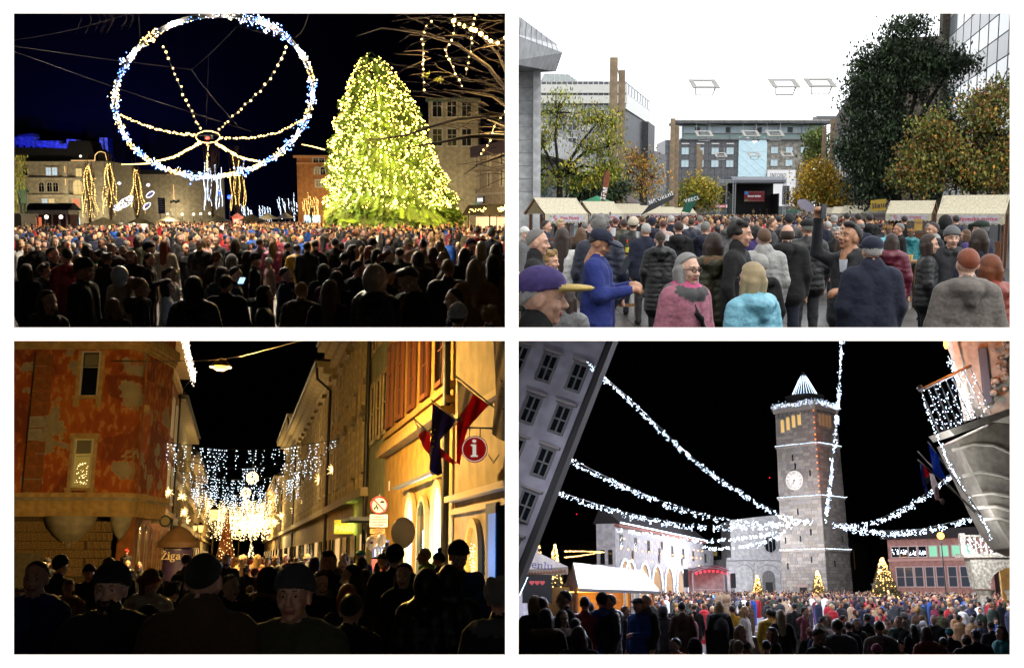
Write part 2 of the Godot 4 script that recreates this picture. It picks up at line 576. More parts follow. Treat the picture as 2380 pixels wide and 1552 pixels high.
# a body 1.72 m tall that looks towards +z; words in the key choose pose and clothes
func body_shape(key:String) -> Array:
	var w:=key.split("_")
	var P:=[]
	var puff:=.0075 if "puffer" in w else .0
	var fat:=.018 if "puffer" in w else (.025 if "stout" in w else .0)
	var slim:=.93 if "woman" in w else 1.0
	var hem:=.45 if "long" in w else .76
	var sh:=.155*slim
	for s in [-1.0,1.0]:
		P.append(cap("coat",Vector3(s*.075,1.03,.0),Vector3(s*.085*slim,1.31,.0),.115+fat,.112+fat*.7,puff))
		P.append(cap("coat",Vector3(s*.085,hem+.1,.0),Vector3(s*.078,1.03,.0),.135+fat,.118+fat,puff))
		P.append(cap("trousers",Vector3(s*.09,.84,0),Vector3(s*.105,.47,.01),.092,.066))
		P.append(cap("trousers",Vector3(s*.105,.47,.01),Vector3(s*.11,.10,-.02),.066,.05))
		P.append(cap("shoes",Vector3(s*.11,.055,-.03),Vector3(s*.125,.04,.14),.05,.042))
	P.append(cap("coat",Vector3(-sh,1.395,-.01),Vector3(sh,1.395,-.01),.068+fat*.6,.068+fat*.6))
	P.append(cap("coat",Vector3(0,1.38,-.02),Vector3(0,1.465,-.015),.085,.068))
	P.append(cap("skin",Vector3(0,1.43,-.01),Vector3(0,1.53,.0),.053,.052))
	# arms: shoulder, elbow, wrist for each side
	var arms:={-1.0:[Vector3(-.25,1.11,-.02),Vector3(-.235,.87,.06)],1.0:[Vector3(.25,1.11,-.02),Vector3(.235,.87,.06)]}
	if "pocket" in w:
		for s in [-1.0,1.0]:arms[s]=[Vector3(s*.29,1.13,-.05),Vector3(s*.2,.93,.09)]
	if "phone" in w:
		arms[1.0]=[Vector3(.24,1.13,.06),Vector3(.09,1.2,.29)];arms[-1.0]=[Vector3(-.24,1.13,.06),Vector3(-.07,1.17,.29)]
	if "cup" in w:arms[1.0]=[Vector3(.26,1.12,.04),Vector3(.14,1.12,.28)]
	if "ear" in w:arms[1.0]=[Vector3(.29,1.2,.1),Vector3(.14,1.47,.1)]
	if "raise" in w:arms[1.0]=[Vector3(.22,1.45,.25),Vector3(.16,1.76,.38)]
	if "raisel" in w:arms[-1.0]=[Vector3(-.2,1.47,.24),Vector3(-.1,1.78,.36)]
	if "cross" in w:
		arms[1.0]=[Vector3(.25,1.12,.05),Vector3(-.05,1.13,.2)];arms[-1.0]=[Vector3(-.25,1.12,.05),Vector3(.06,1.1,.19)]
	for s in [-1.0,1.0]:
		var a:=Vector3(s*(sh+.035),1.37,-.01);var e:Vector3=arms[s][0];var h:Vector3=arms[s][1]
		P.append(cap("coat",a,e,.068+fat*.7,.055+fat*.6,puff*.8))
		P.append(cap("coat",e,h,.056+fat*.5,.043+fat*.3,puff*.7))
		if not "pocket" in w:
			var d:=(h-e).normalized()
			var side:=d.cross(Vector3.UP).normalized() if absf(d.y)<.9 else Vector3(0,0,1)
			var up:=side.cross(d)
			var hn:="hand1" if s>0 else "hand2"
			P.append(cap(hn,h,h+d*.075,.03,.034))
			for k in 4:
				var o:Vector3=side*(k-1.5)*.019*(1 if "phone" in w else .9)
				var bend:Vector3=-up*.028 if "cup" in w or "phone" in w or "ear" in w or "raise" in w else -up*.012
				P.append(cap(hn,h+d*.08+o,h+d*(.115-absf(k-1.4)*.006)+o+bend*.6,.0105,.0095))
				P.append(cap(hn,h+d*(.115-absf(k-1.4)*.006)+o+bend*.6,h+d*(.13-absf(k-1.4)*.008)+o+bend*1.8,.0095,.0085))
			P.append(cap(hn,h+d*.035+side*.03*s,h+d*.085+side*.052*s-up*.02,.014,.011))
	if "hood" in w:
		P.append(cap("coat",Vector3(-.09,1.43,-.085),Vector3(.09,1.43,-.085),.07,.07))
		P.append(cap("coat",Vector3(0,1.40,-.13),Vector3(0,1.33,-.14),.085,.05))
		P.append(cap("coat",Vector3(-.1,1.45,-.03),Vector3(-.05,1.43,.075),.05,.035));P.append(cap("coat",Vector3(.1,1.45,-.03),Vector3(.05,1.43,.075),.05,.035))
	if "fur" in w:
		for k in 9:
			var t:=PI*1.75*(k/8.0-.5)
			P.append(ell("fur",Vector3(sin(t+PI)*.135,1.425+cos(t)*.02,cos(t+PI)*.115-.015),Vector3(.06,.055,.055)))
	if "scarf" in w:
		P.append(cap("scarf",Vector3(-.045,1.46,.03),Vector3(.045,1.46,.03),.06,.06));P.append(cap("scarf",Vector3(-.05,1.47,-.03),Vector3(.05,1.47,-.03),.066,.066))
	if "collar" in w:
		P.append(cap("coat",Vector3(-.04,1.49,-.01),Vector3(.04,1.49,-.01),.066,.066))
	if "pack" in w:
		P.append(ell("bag",Vector3(0,1.17,-.21),Vector3(.15,.23,.11)))
		for s in [-1.0,1.0]:P.append(cap("bag",Vector3(s*.11,1.44,.0),Vector3(s*.12,1.15,.115+fat),.03,.028))
	if "strap" in w:
		P.append(cap("bag",Vector3(-.1,1.45,.04),Vector3(.02,1.22,.135+fat),.016,.016));P.append(cap("bag",Vector3(.02,1.22,.135+fat),Vector3(.16,.95,.12+fat),.016,.016))
		P.append(cap("bag",Vector3(-.1,1.45,-.05),Vector3(.16,.95,-.12-fat),.022,.022))
	if "shirt" in w:
		P.append(ell("scarf",Vector3(0,1.2,.09),Vector3(.06,.22,.06)))
	return P

# a head with its eyes at 0, looking towards +z
func head_shape(key:String) -> Array:
	var w:=key.split("_")
	var P:=[]
	var k:String=w[0]
	var hood:=k=="hoodup" or k=="furhood"
	if k=="hoodup" or k=="furhood":
		P.append(ell("coat",Vector3(0,.005,-.03),Vector3(.118,.155,.14)))
		P.append(cap("coat",Vector3(-.05,-.15,-.03),Vector3(.05,-.15,-.03),.085,.085))
		if k=="furhood":
			for i in 12:
				var t:=TAU*i/12.0
				P.append(ell("fur",Vector3(sin(t)*.098,cos(t)*.125,.07-.02*cos(t)),Vector3(.034,.034,.034)))
		P.append(sub(Vector3(0,-.005,.10),Vector3(.078,.105,.10)))
	P.append(ell("skin",Vector3(0,.022,-.008),Vector3(.075,.096,.096)))
	P.append(ell("skin",Vector3(0,-.05,.018),Vector3(.057,.066,.068)))
	P.append(ell("skin",Vector3(0,-.1,.055),Vector3(.024,.018,.02)))
	P.append(cap("skin",Vector3(0,.008,.085),Vector3(0,-.034,.104),.009,.0145))
	P.append(ell("skin",Vector3(.014,-.038,.092),Vector3(.009,.008,.01)));P.append(ell("skin",Vector3(-.014,-.038,.092),Vector3(.009,.008,.01)))
	P.append(ell("skin",Vector3(0,.028,.072),Vector3(.052,.012,.02)))
	for s in [-1.0,1.0]:
		P.append(sub(Vector3(s*.031,.004,.094),Vector3(.017,.010,.013)))
		P.append(ell("skin",Vector3(s*.04,-.035,.062),Vector3(.022,.022,.02)))
		if not hood and not "coverears" in w:P.append(ell("skin",Vector3(s*.078,-.008,-.008),Vector3(.010,.033,.021)))
	P.append(cap("lip",Vector3(-.018,-.068,.081),Vector3(.018,-.068,.081),.0075,.0075))
	P.append(cap("skin",Vector3(0,-.09,-.015),Vector3(0,-.2,-.02),.054,.058))
	if "beard" in w:
		P.append(cut("hair",Vector3(0,-.055,.012),Vector3(.067,.082,.078),Vector3(0,.8,-.35),-.012))
	var n:=Vector3(0,-.75,.66)
	match k:
		"short":
			P.append(cut("hair",Vector3(0,.03,-.014),Vector3(.086,.104,.105),n,-.012))
		"quiff":
			P.append(cut("hair",Vector3(0,.035,-.014),Vector3(.086,.105,.106),n,-.012));P.append(ell("hair",Vector3(0,.115,.045),Vector3(.065,.035,.055)))
		"curly":
			P.append(cut("hair",Vector3(0,.035,-.02),Vector3(.096,.112,.115),n,.0))
			for i in 16:
				var t:=i*2.4;var y:=.13-i*.007
				P.append(ell("hair",Vector3(sin(t)*.075,y,cos(t)*.06-.01 if y>.07 else -absf(cos(t))*.1),Vector3(.035,.032,.035)))
		"balding":
			P.append(cut("hair",Vector3(0,.0,-.014),Vector3(.083,.085,.102),Vector3(0,.55,.8),.022))
		"bob":
			P.append(cut("hair",Vector3(0,.03,-.016),Vector3(.094,.112,.112),n,-.008))
			for s in [-1.0,1.0]:P.append(cap("hair",Vector3(s*.072,.0,-.02),Vector3(s*.075,-.115,.0),.042,.034))
			P.append(cap("hair",Vector3(-.04,-.02,-.07),Vector3(-.045,-.13,-.055),.055,.045));P.append(cap("hair",Vector3(.04,-.02,-.07),Vector3(.045,-.13,-.055),.055,.045))
		"long":
			P.append(cut("hair",Vector3(0,.03,-.016),Vector3(.09,.108,.11),n,-.006))
			for s in [-1.0,1.0]:
				P.append(cap("hair",Vector3(s*.07,.0,-.02),Vector3(s*.085,-.2,.0),.038,.034));P.append(cap("hair",Vector3(s*.085,-.2,.0),Vector3(s*.075,-.34,.03),.034,.016))
				P.append(cap("hair",Vector3(s*.035,.0,-.07),Vector3(s*.05,-.36,-.1),.055,.036))
			P.append(cap("hair",Vector3(0,-.05,-.08),Vector3(0,-.38,-.125),.05,.035))
		"pony":
			P.append(cut("hair",Vector3(0,.03,-.014),Vector3(.085,.102,.104),n,-.012))
			P.append(cap("hair",Vector3(0,.06,-.1),Vector3(0,.03,-.16),.028,.035));P.append(cap("hair",Vector3(0,.03,-.16),Vector3(0,-.28,-.13),.038,.018))
		"bun":
			P.append(cut("hair",Vector3(0,.03,-.014),Vector3(.085,.102,.104),n,-.012));P.append(ell("hair",Vector3(0,.115,-.075),Vector3(.045,.042,.045)))
		"tied":
			P.append(cut("hair",Vector3(0,.03,-.014),Vector3(.085,.102,.104),n,-.012));P.append(cap("hair",Vector3(0,-.03,-.09),Vector3(0,-.12,-.09),.035,.03))
	if k=="beanie" or k=="pompom" or k=="beanielong":
		P.append(cut("hat",Vector3(0,.052,-.01),Vector3(.096,.112,.114),Vector3(0,-1,.22),.02))
		P.append(cut("hat",Vector3(0,.05,-.01),Vector3(.1,.09,.118),Vector3(0,-1,.22),.02))
		if k=="pompom":P.append(ell("hat",Vector3(0,.2,-.02),Vector3(.045,.045,.045)))
		if k=="beanielong":
			for s in [-1.0,1.0]:P.append(cap("hair",Vector3(s*.07,.0,-.02),Vector3(s*.08,-.3,.0),.036,.02))
			P.append(cap("hair",Vector3(0,-.02,-.075),Vector3(0,-.34,-.11),.06,.04))
		else:P.append(cut("hair",Vector3(0,.0,-.02),Vector3(.082,.085,.096),n,-.02))
	if k=="cap" or k=="flatcap":
		P.append(cut("hair",Vector3(0,.01,-.018),Vector3(.084,.09,.1),n,-.018))
		P.append(cut("hat",Vector3(0,.06,-.008),Vector3(.096,.085 if k=="cap" else .07,.114),Vector3(0,-1,.1),.02))
		if k=="cap":P.append(ell("visor",Vector3(0,.046,.135),Vector3(.08,.016,.095)))
		else:P.append(ell("hat",Vector3(0,.062,.06),Vector3(.085,.028,.085)))
	if k=="band":
		P.append(cut("hair",Vector3(0,.03,-.014),Vector3(.086,.103,.104),n,-.01))
		P.append(cut("hat",Vector3(0,.02,-.012),Vector3(.092,.045,.112),Vector3(0,-1,.3),.045))
		P.append(cap("hair",Vector3(0,.06,-.1),Vector3(0,.03,-.16),.028,.035));P.append(cap("hair",Vector3(0,.03,-.16),Vector3(.01,-.3,-.13),.036,.016))
	if k=="crown":
		P.append(cut("hair",Vector3(0,.03,-.014),Vector3(.088,.106,.107),n,-.01))
		P.append(cap("hair",Vector3(0,-.02,-.075),Vector3(0,-.25,-.1),.06,.035))
		for i in 10:
			var t:=TAU*i/10.0
			P.append(cap("hat",Vector3(sin(t)*.092,.07,cos(t)*.105),Vector3(sin(t)*.1,.16 if i % 2==0 else .11,cos(t)*.113),.022,.01))
	return P

func figure(key:String,c:float) -> Dictionary:
	var k:=key+str(c)
	if not figures.has(k):
		figures[k]=net(body_shape(key),Vector3(-.48,.0,-.42),Vector3(.48,2.05 if "raise" in key else 1.58,.5),c,.035)
	return figures[k]

func head(key:String,c:float) -> Dictionary:
	var k:=key+str(c)
	if not heads.has(k):
		heads[k]=net(head_shape(key),Vector3(-.17,-.46 if ("long" in key or "pony" in key or "band" in key or "crown" in key) else -.25,-.24),Vector3(.17,.27,.25),c,.016)
	return heads[k]

const PAINT:={"black": "141416","charcoal": "2e2f33","navy": "1a2036","grey": "6d6d6f","lightgrey": "a5a5a3","white": "dcdcd8","cream": "d3c8b2","red": "a3202a","maroon": "6b1d34","pink": "c65a85","dustypink": "a8697b","blush": "c9a79c",
	"brown": "45301f","tan": "8c6a48","camel": "a6763e","olive": "3b3b26","darkgreen": "23322a","green": "3c8a3c","neon": "86d02a","teal": "1f7f86","blue": "1f4fa0","royal": "20307c","sky": "7fc3da","yellow": "d6a920","orange": "cf5a1e","rust": "8f3a28","purple": "4b3a78","beige": "b79c7c","greybrown": "77706a","straw": "d9bb6a",
	"darkhair": "1d1613","brownhair": "3a2618","lightbrown": "6a4a2c","blond": "b08b52","paleblond": "cdb68a","ginger": "8f4a1e","redhair": "a3502a","greyhair": "85827d","whitehair": "c9c7c2","silver": "a7a5a2","auburn": "5a2a22"}
const SAID:={"darkhair": "dark hair","brownhair": "brown hair","lightbrown": "light brown hair","blond": "blond hair","paleblond": "pale blond hair","ginger": "ginger hair","redhair": "red hair","greyhair": "grey hair","whitehair": "white hair","silver": "silver hair","auburn": "auburn hair",
	"lightgrey": "light grey","dustypink": "dusty pink","darkgreen": "dark green","neon": "neon green","royal": "royal blue","sky": "light blue","greybrown": "grey-brown"}

func cloth(c:String,kind:="cloth") -> StandardMaterial3D:
	var col:=Color(PAINT[c])
	if kind=="hair":return strands(mat("hair " + c,col,.5,"fabric",9.0,{"bump":.9}))
	if kind=="fur":return mat("fur " + c,col,1.0,"fabric",22.0,{"bump":2.0,"rim":.5})
	if kind=="puffer":return mat("puffer " + c,col,.5,"fabric",2.4,{"bump":1.3,"bump_tex": "folds"})
	return mat("cloth " + c,col,.92,"fabric",1.7,{"bump":2.0,"bump_tex": "folds","rim":.25})

func strands(m:StandardMaterial3D) -> StandardMaterial3D:
	m.uv1_scale=Vector3(26,2.2,26)
	return m

func skin(k:=0) -> StandardMaterial3D:
	var m:=mat("skin %d" % k,[Color("d8a78c"),Color("cf9a7e"),Color("dfb29a"),Color("bb8766")][k],.5,"plaster",9.0)
	m.subsurf_scatter_enabled=true;m.subsurf_scatter_strength=.08
	return m

func eyes(parent:Node3D,xf:Transform3D,hair:Material):
	var w:=mb();var d:=mb();var e:=mb()
	for s in [-1.0,1.0]:
		w.ball(Vector3(s*.031,.003,.0765),Vector3(.0115,.0075,.010),8)
		d.ball(Vector3(s*.031,.003,.0835),Vector3(.0062,.0062,.0045),6)
		e.tube([Vector3(s*.016,.026,.091),Vector3(s*.033,.031,.087),Vector3(s*.048,.025,.073)],.004,.0025,5)
	part(w,"eye_white",mat("eye white",Color("93897f"),.5),parent,xf)
	part(d,"iris",mat("iris",Color("20150f"),.2),parent,xf)
	part(e,"eyebrow",hair,parent,xf)

func smooth_mesh(parts:Array) -> ArrayMesh:      # parts: [arrays, transform] of one material
	var V:=PackedVector3Array();var N:=PackedVector3Array();var I:=PackedInt32Array()
	for p in parts:
		var a:Array=p[0];var xf:Transform3D=p[1]
		var start:=V.size()
		V.append_array(xf*(a[0] as PackedVector3Array));N.append_array(Transform3D(xf.basis,Vector3.ZERO)*(a[1] as PackedVector3Array))
		for i in a[2]:I.append(i+start)
	var am:=ArrayMesh.new()
	if I.is_empty():return am
	var arr:=[];arr.resize(Mesh.ARRAY_MAX)
	arr[Mesh.ARRAY_VERTEX]=V;arr[Mesh.ARRAY_NORMAL]=N;arr[Mesh.ARRAY_INDEX]=I
	am.add_surface_from_arrays(Mesh.PRIMITIVE_TRIANGLES,arr)
	return am

# u, v: where the head's middle is seen; s: its height there; yaw: 0 looks at the camera, 90 to the picture's right, 180 away
func person(u:float,v:float,s:float,yaw:float,body:String,coat:String,hd:String,hair:String,hat:String,label:="",group:="",o:={}) -> Node3D:
	var z:float=LENS/STEP*.25/s
	var p:=on(u,v,z)
	var H:float=p.y+eye[cq]+.115
	var least:float=o.get("least",1.5);var most:float=o.get("most",1.92)
	if H<least or H>most:
		H=clampf(H,least,most)
		var r:=ray(u,v)
		if absf(r.y)>.02 and (H-.115-eye[cq])/r.y>0:
			var zz:float=(H-.115-eye[cq])/r.y*-r.z
			z=clampf(zz,z*.8,z*1.3)
			p=on(u,v,z)
	var floor_y:float=o.get("floor",.0)-eye[cq]
	H=p.y-floor_y+.115
	var k:=H/1.72
	var c:=.022 if s>=70 else (.032 if s>=40 else .048)
	var hc:=.0085 if s>=70 else (.0125 if s>=40 else .02)
	var B:=figure(body,c);var D:=head(hd,hc)
	var nod:float=o.get("nod",.0)
	var hx:=Transform3D(Basis.from_euler(Vector3(deg_to_rad(nod),deg_to_rad(o.get("turn",.0)),0)),Vector3(0,1.605,.02))
	var puff:="puffer" if "puffer" in body else "cloth"
	var fur:String=o.get("fur","brown")
	var sk:int=o.get("skin",crowd_n % 3)
	crowd_n+=1
	var M:={"coat":cloth(coat,puff),"trousers":cloth(o.get("trousers",["black","navy","charcoal"][crowd_n % 3])),"shoes":cloth("black"),"skin":skin(sk),"hand1":skin(sk),"hand2":skin(sk),"hair":cloth(hair,"hair"),"hat":cloth(hat if hat else "black"),
		"visor":cloth(o.get("visor",hat if hat else "black")),"fur":cloth(fur,"fur"),"scarf":cloth(o.get("scarf","grey")),"bag":cloth(o.get("bag","grey")),"lip":mat("lips",Color("8e4a42"),.5)}
	if hd.begins_with("hoodup") and o.has("hood"):M["hoodcoat"]=cloth(o.hood)
	var root:=thing("person",label,"person",Vector3(p.x,floor_y,p.z),deg_to_rad(yaw),group)
	root.scale=Vector3.ONE*k
	root.transform=frame[cq]*Transform3D(Basis(Vector3.UP,deg_to_rad(yaw)).scaled(Vector3.ONE*k),Vector3(p.x,floor_y,p.z))
	var seenkey:=body+hd+str(c)+str(nod)+str(o.get("turn",.0))
	if not combos.has(seenkey):
		var by:={}
		for t in B:if not B[t][2].is_empty():by[t]=[[B[t],Transform3D()]]
		for t in D:
			if D[t][2].is_empty():continue
			var tt:String="hood" if t=="coat" else t
			if not by.has(tt):by[tt]=[]
			by[tt].append([D[t],hx])
		var ms:={}
		for t in by:ms[t]=smooth_mesh(by[t])
		combos[seenkey]=ms
	M["hood"]=cloth(o.get("hood",coat),puff)
	var called:={"skin": "body","lip": "lips","visor": "cap_visor","hand1": "hand","hand2": "hand"}
	for t in combos[seenkey]:
		put(combos[seenkey][t],called.get(t,t),M[t],root)
	if s>=45 and absf(wrapf(yaw+o.get("turn",.0),-180,180))<115:eyes(root,hx,cloth(hair if not hair in ["whitehair","silver"] else "greyhair","hair"))
	if o.get("glasses",false):
		var g:=mb()
		for sd in [-1.0,1.0]:
			var ring:=[]
			for i in 9:ring.append(Vector3(sd*.033+cos(TAU*i/8)*.024,.0+sin(TAU*i/8)*.019,.1))
			g.tube(ring,.0035,-1,5);g.tube([Vector3(sd*.056,.004,.1),Vector3(sd*.082,.008,.0)],.003,-1,5)
		g.tube([Vector3(-.01,.004,.104),Vector3(.01,.004,.104)],.003)
		part(g,"glasses",mat("spectacles",Color(o.get("frame","2a1712")),.3),root,hx)
	return root

# rows: u v s yaw body coat head hair hat | what sets this one apart | options
func people(rows:String,group:String,place:String):
	for line in rows.split("\n"):
		var cols:=line.strip_edges().split("|")
		if cols.size()<2:continue
		var f:=cols[0].strip_edges().split(" ",false)
		var o:={}
		if cols.size()>2:
			for kv in cols[2].strip_edges().split(" ",false):
				var e:=kv.split("=")
				o[e[0]]=float(e[1]) if e[1].is_valid_float() else (true if e[1]=="yes" else e[1])
		if o.has("skin"):o.skin=int(o.skin)
		person(float(f[0]),float(f[1]),float(f[2]),float(f[3]),f[4],f[5],f[6],f[7],"" if f[8]=="-" else f[8],said(float(f[0]),float(f[3]),f[4],f[5],f[6],f[7],f[8],cols[1].strip_edges(),place),group,o)

func say(c:String) -> String:
	return SAID.get(c,c)

func look_of(body:String,coat:String,hd:String,hair:String,hat:String) -> String:
	var kind:="puffer jacket" if "puffer" in body else ("long coat" if "long" in body else ("hooded jacket" if "hood" in body else "coat"))
	var h:String={"beanie":say(hat) + " beanie","pompom":say(hat) + " bobble hat","beanielong":say(hat) + " beanie over " + say(hair),"cap":say(hat) + " peaked cap","flatcap":say(hat) + " flat cap","hoodup": "hood up","furhood": "fur-edged hood up","band":say(hat) + " headband",
		"crown": "paper crown","long": "long " + say(hair),"bob":say(hair) + " in a bob","pony":say(hair) + " in a ponytail","bun":say(hair) + " in a bun","tied": "tied " + say(hair),"balding": "balding " + say(hair),"curly": "curly " + say(hair)}.get(hd.split("_")[0],"short " + say(hair))
	return "%s, %s %s" % [h,say(coat),kind]

func said(u:float,yaw:float,body:String,coat:String,hd:String,hair:String,hat:String,extra:String,place:String) -> String:
	if extra.begins_with("!"):return extra.substr(1)
	var a:=wrapf(yaw,-180,180)
	var way:="facing forward" if absf(a)<40 else ("turned right" if a>0 and a<130 else ("turned left" if a<0 and a>-130 else "from behind"))
	var s:="person with %s, %s" % [look_of(body,coat,hd,hair,hat),way]
	if extra:s+=", " + extra
	var t:=s + ", " + place
	if t.split(" ").size()>16:t=s
	if t.split(" ").size()>16:t=s.replace("person with ","").replace("seen ","")
	return t

# the far crowd: low figures joined into one mesh, coloured one by one
func far_crowd(spots:Array,called:String,label:String):     # spots: [place on the ground, height, yaw, coat, hair]
	var b:=mb();b.tinted=true
	for s in spots:
		var p:Vector3=s[0];var k:float=s[1]/1.72
		var f:=Vector3(sin(s[2]),0,cos(s[2]));var r:=Vector3(f.z,0,-f.x)
		b.tint=Color(PAINT[s[3]]).srgb_to_linear()
		b.lathe([Vector2(.17,.3),Vector2(.21,.9),Vector2(.225,1.3),Vector2(.18,1.42),Vector2(.06,1.49)].map(func(q):return q*k),p,7,Vector3(1,1,.75))
		b.tint=Color(["b98467","c39a80","ab7658"][int(s[1]*1000) % 3]).srgb_to_linear()
		b.ball(p+(Vector3(0,1.58,0)+f*.02)*k,Vector3(.075,.11,.09)*k,7)
		b.tint=Color(PAINT[s[4]]).srgb_to_linear()
		b.ball(p+(Vector3(0,1.62,0)-f*.018)*k,Vector3(.09,.105,.1)*k,7)
	var o:=put(b.mesh(),called,mat("crowd cloth",Color.WHITE,.9,"",1.0,{"vc":true}),self,frame[cq])
	if o:tag(o,label,"crowd","","stuff")

const COATS:=["black","black","black","charcoal","navy","navy","grey","olive","brown","black","charcoal","maroon","tan","beige","red","darkgreen","white","blue"]
const HAIRS:=["darkhair","brownhair","darkhair","lightbrown","blond","darkhair","greyhair","auburn","black","navy","paleblond"]

func far_spots(z0:float,z1:float,step:float,ulo:float,uhi:float,skip:=[],most:=1500) -> Array:
	var out:=[]
	var clumps:=FastNoiseLite.new();clumps.seed=4;clumps.frequency=.16
	var z:=z0
	while z<z1 and out.size()<most:
		var xa:=base(ulo,z).x;var xb:=base(uhi,z).x
		var x:=xa+RNG.randf()*step
		while x<xb:
			var p:=Vector3(x+RNG.randf_range(-.3,.3),-eye[cq],-z-RNG.randf_range(-.4,.4))
			var ok:=true
			for k in skip:
				if Rect2(k[0],k[1],k[2],k[3]).has_point(Vector2(p.x,-p.z)):ok=false
			if clumps.get_noise_2d(p.x,p.z)<-.32:ok=false
			if ok:out.append([p,RNG.randf_range(1.5,1.92),RNG.randf()*TAU,COATS[RNG.randi() % COATS.size()],HAIRS[RNG.randi() % HAIRS.size()]])
			x+=step*RNG.randf_range(.75,1.6)
		z+=step*RNG.randf_range(.8,1.2)
	return out

# ---------------------------------------------------------------- builders shared by the places
func plate(uvs:Array,z:float,thick:float,at:Vector3) -> MB:      # a flat sheet with its own thickness, z metres ahead, about the point at
	var poly:=PackedVector2Array()
	for q in uvs:
		var p:=on(q[0],q[1],z)-at
		poly.append(V2(p.x,p.y))
	if Geometry2D.is_polygon_clockwise(poly):poly.reverse()
	return mb().prism(poly,-thick/2,thick/2)

func leaf_mesh(long:=1.0,wide:=.55,fold:=.18) -> ArrayMesh:
	var b:=mb()
	b.quad(V3(0,-.5*long,0),V3(wide/2,0,fold*wide),V3(0,.5*long,0),V3(0,0,-.02))
	b.quad(V3(0,-.5*long,0),V3(0,0,-.02),V3(0,.5*long,0),V3(-wide/2,0,fold*wide))
	return b.mesh()

func spin() -> Basis:
	return Basis(V3(RNG.randfn(),RNG.randfn(),RNG.randfn()).normalized(),RNG.randf()*TAU)

# lobes: [u, v, half width, half height] of the crown as seen z metres ahead
func leafy_tree(called:String,label:String,z:float,u0:float,v0:float,lobes:Array,n_clumps:int,per:int,size:float,cols:Array,clump_r:float,bark:Color,o:={}) -> Node3D:
	var foot:=base(u0,z,v0)
	var t:=thing(called,label,"tree",foot,.0,o.get("group",""))
	var wood:=mb()
	var fork:Vector3=on(o.get("uf",u0),o.get("vf",v0-100),z)-foot
	var tr:float=o.get("r",.22)
	wood.tube([O3,fork*.5+V3(.1,0,0),fork],tr,tr*.7,8)
	var xs:=[];var cc:=[]
	var weights:=[]
	var total:=.0
	for l in lobes:
		total+=l[2]*l[3];weights.append(total)
	var mids:=[]
	var gaps:=FastNoiseLite.new();gaps.seed=int(u0);gaps.frequency=7.0/mt(300.0,z)*.12
	for l in lobes:
		var m:=on(l[0],l[1],z)-foot
		mids.append(m)
		var bend:=fork.lerp(m,.5)+V3(rnd(-.4,.4),.35,rnd(-.4,.4))
		wood.tube([fork*.9,bend,m,m+(m-bend)*.5],tr*.5,tr*.1,6)
	for i in n_clumps:
		var pick:=RNG.randf()*total
		var li:=0
		while weights[li]<pick:li+=1
		var l=lobes[li]
		var d:=V3(RNG.randfn(),RNG.randfn(),RNG.randfn()).normalized()
		var rr:=pow(RNG.randf(),.38)*(1.0 if RNG.randf()<.85 else 1.16)
		var rx:=mt(l[2],z);var ry:=mt(l[3],z)
		var p:Vector3=mids[li]+V3(d.x*rx,d.y*ry,d.z*minf(rx,ry))*rr
		if gaps.get_noise_3dv(p)<o.get("gap",-.08):continue
		if o.get("twigs",.3)>RNG.randf():
			var m:Vector3=mids[li]
			wood.tube([m.lerp(p,.12),m.lerp(p,.6)+V3(rnd(-.2,.2),rnd(-.1,.25),0),p],tr*.16,.012,4,false)
		var tone:=rnd(.75,1.2)
		var col:Color=cols[RNG.randi() % cols.size()]
		for k in per:
			var q:=p+V3(RNG.randfn(),RNG.randfn()*.75,RNG.randfn())*clump_r
			var bs:=spin()
			if o.has("droop"):bs=Basis(Vector3.UP,RNG.randf()*TAU)*Basis(Vector3.RIGHT,rnd(.2,1.3))
			xs.append(Transform3D(bs.scaled(Vector3.ONE*size*rnd(.7,1.3)),q))
			var c:Color=col if RNG.randf()<.7 else cols[RNG.randi() % cols.size()]
			cc.append((c*tone*rnd(.8,1.2)).srgb_to_linear())
	part(wood,"trunk",mat("bark %s" % bark.to_html(),bark,.95,"stone",1.0,{"bump":3.0}),t)
	copies(t,"crown",leaf_mesh(1.0,o.get("wide",.5)),mat("leaves",Color.WHITE,o.get("rough",.6),"",1.0,{"vc":true,"back":Color(.35,.4,.15)}),xs,cc)
	return t

# a straight facade: x from 0 along it, y up, z outwards
func facade(called:String,label:String,a:Vector3,b:Vector3,h:float,deep:float,m:Material,group:="",cat:="building") -> Node3D:
	var d:=b-a
	var t:=thing(called,label,cat,a,atan2(-d.z,d.x),group)
	t.set_meta("w",d.length())
	bx(t,"wall",m,V3(d.length()/2,h/2,-deep/2),V3(d.length(),h,deep))
	return t

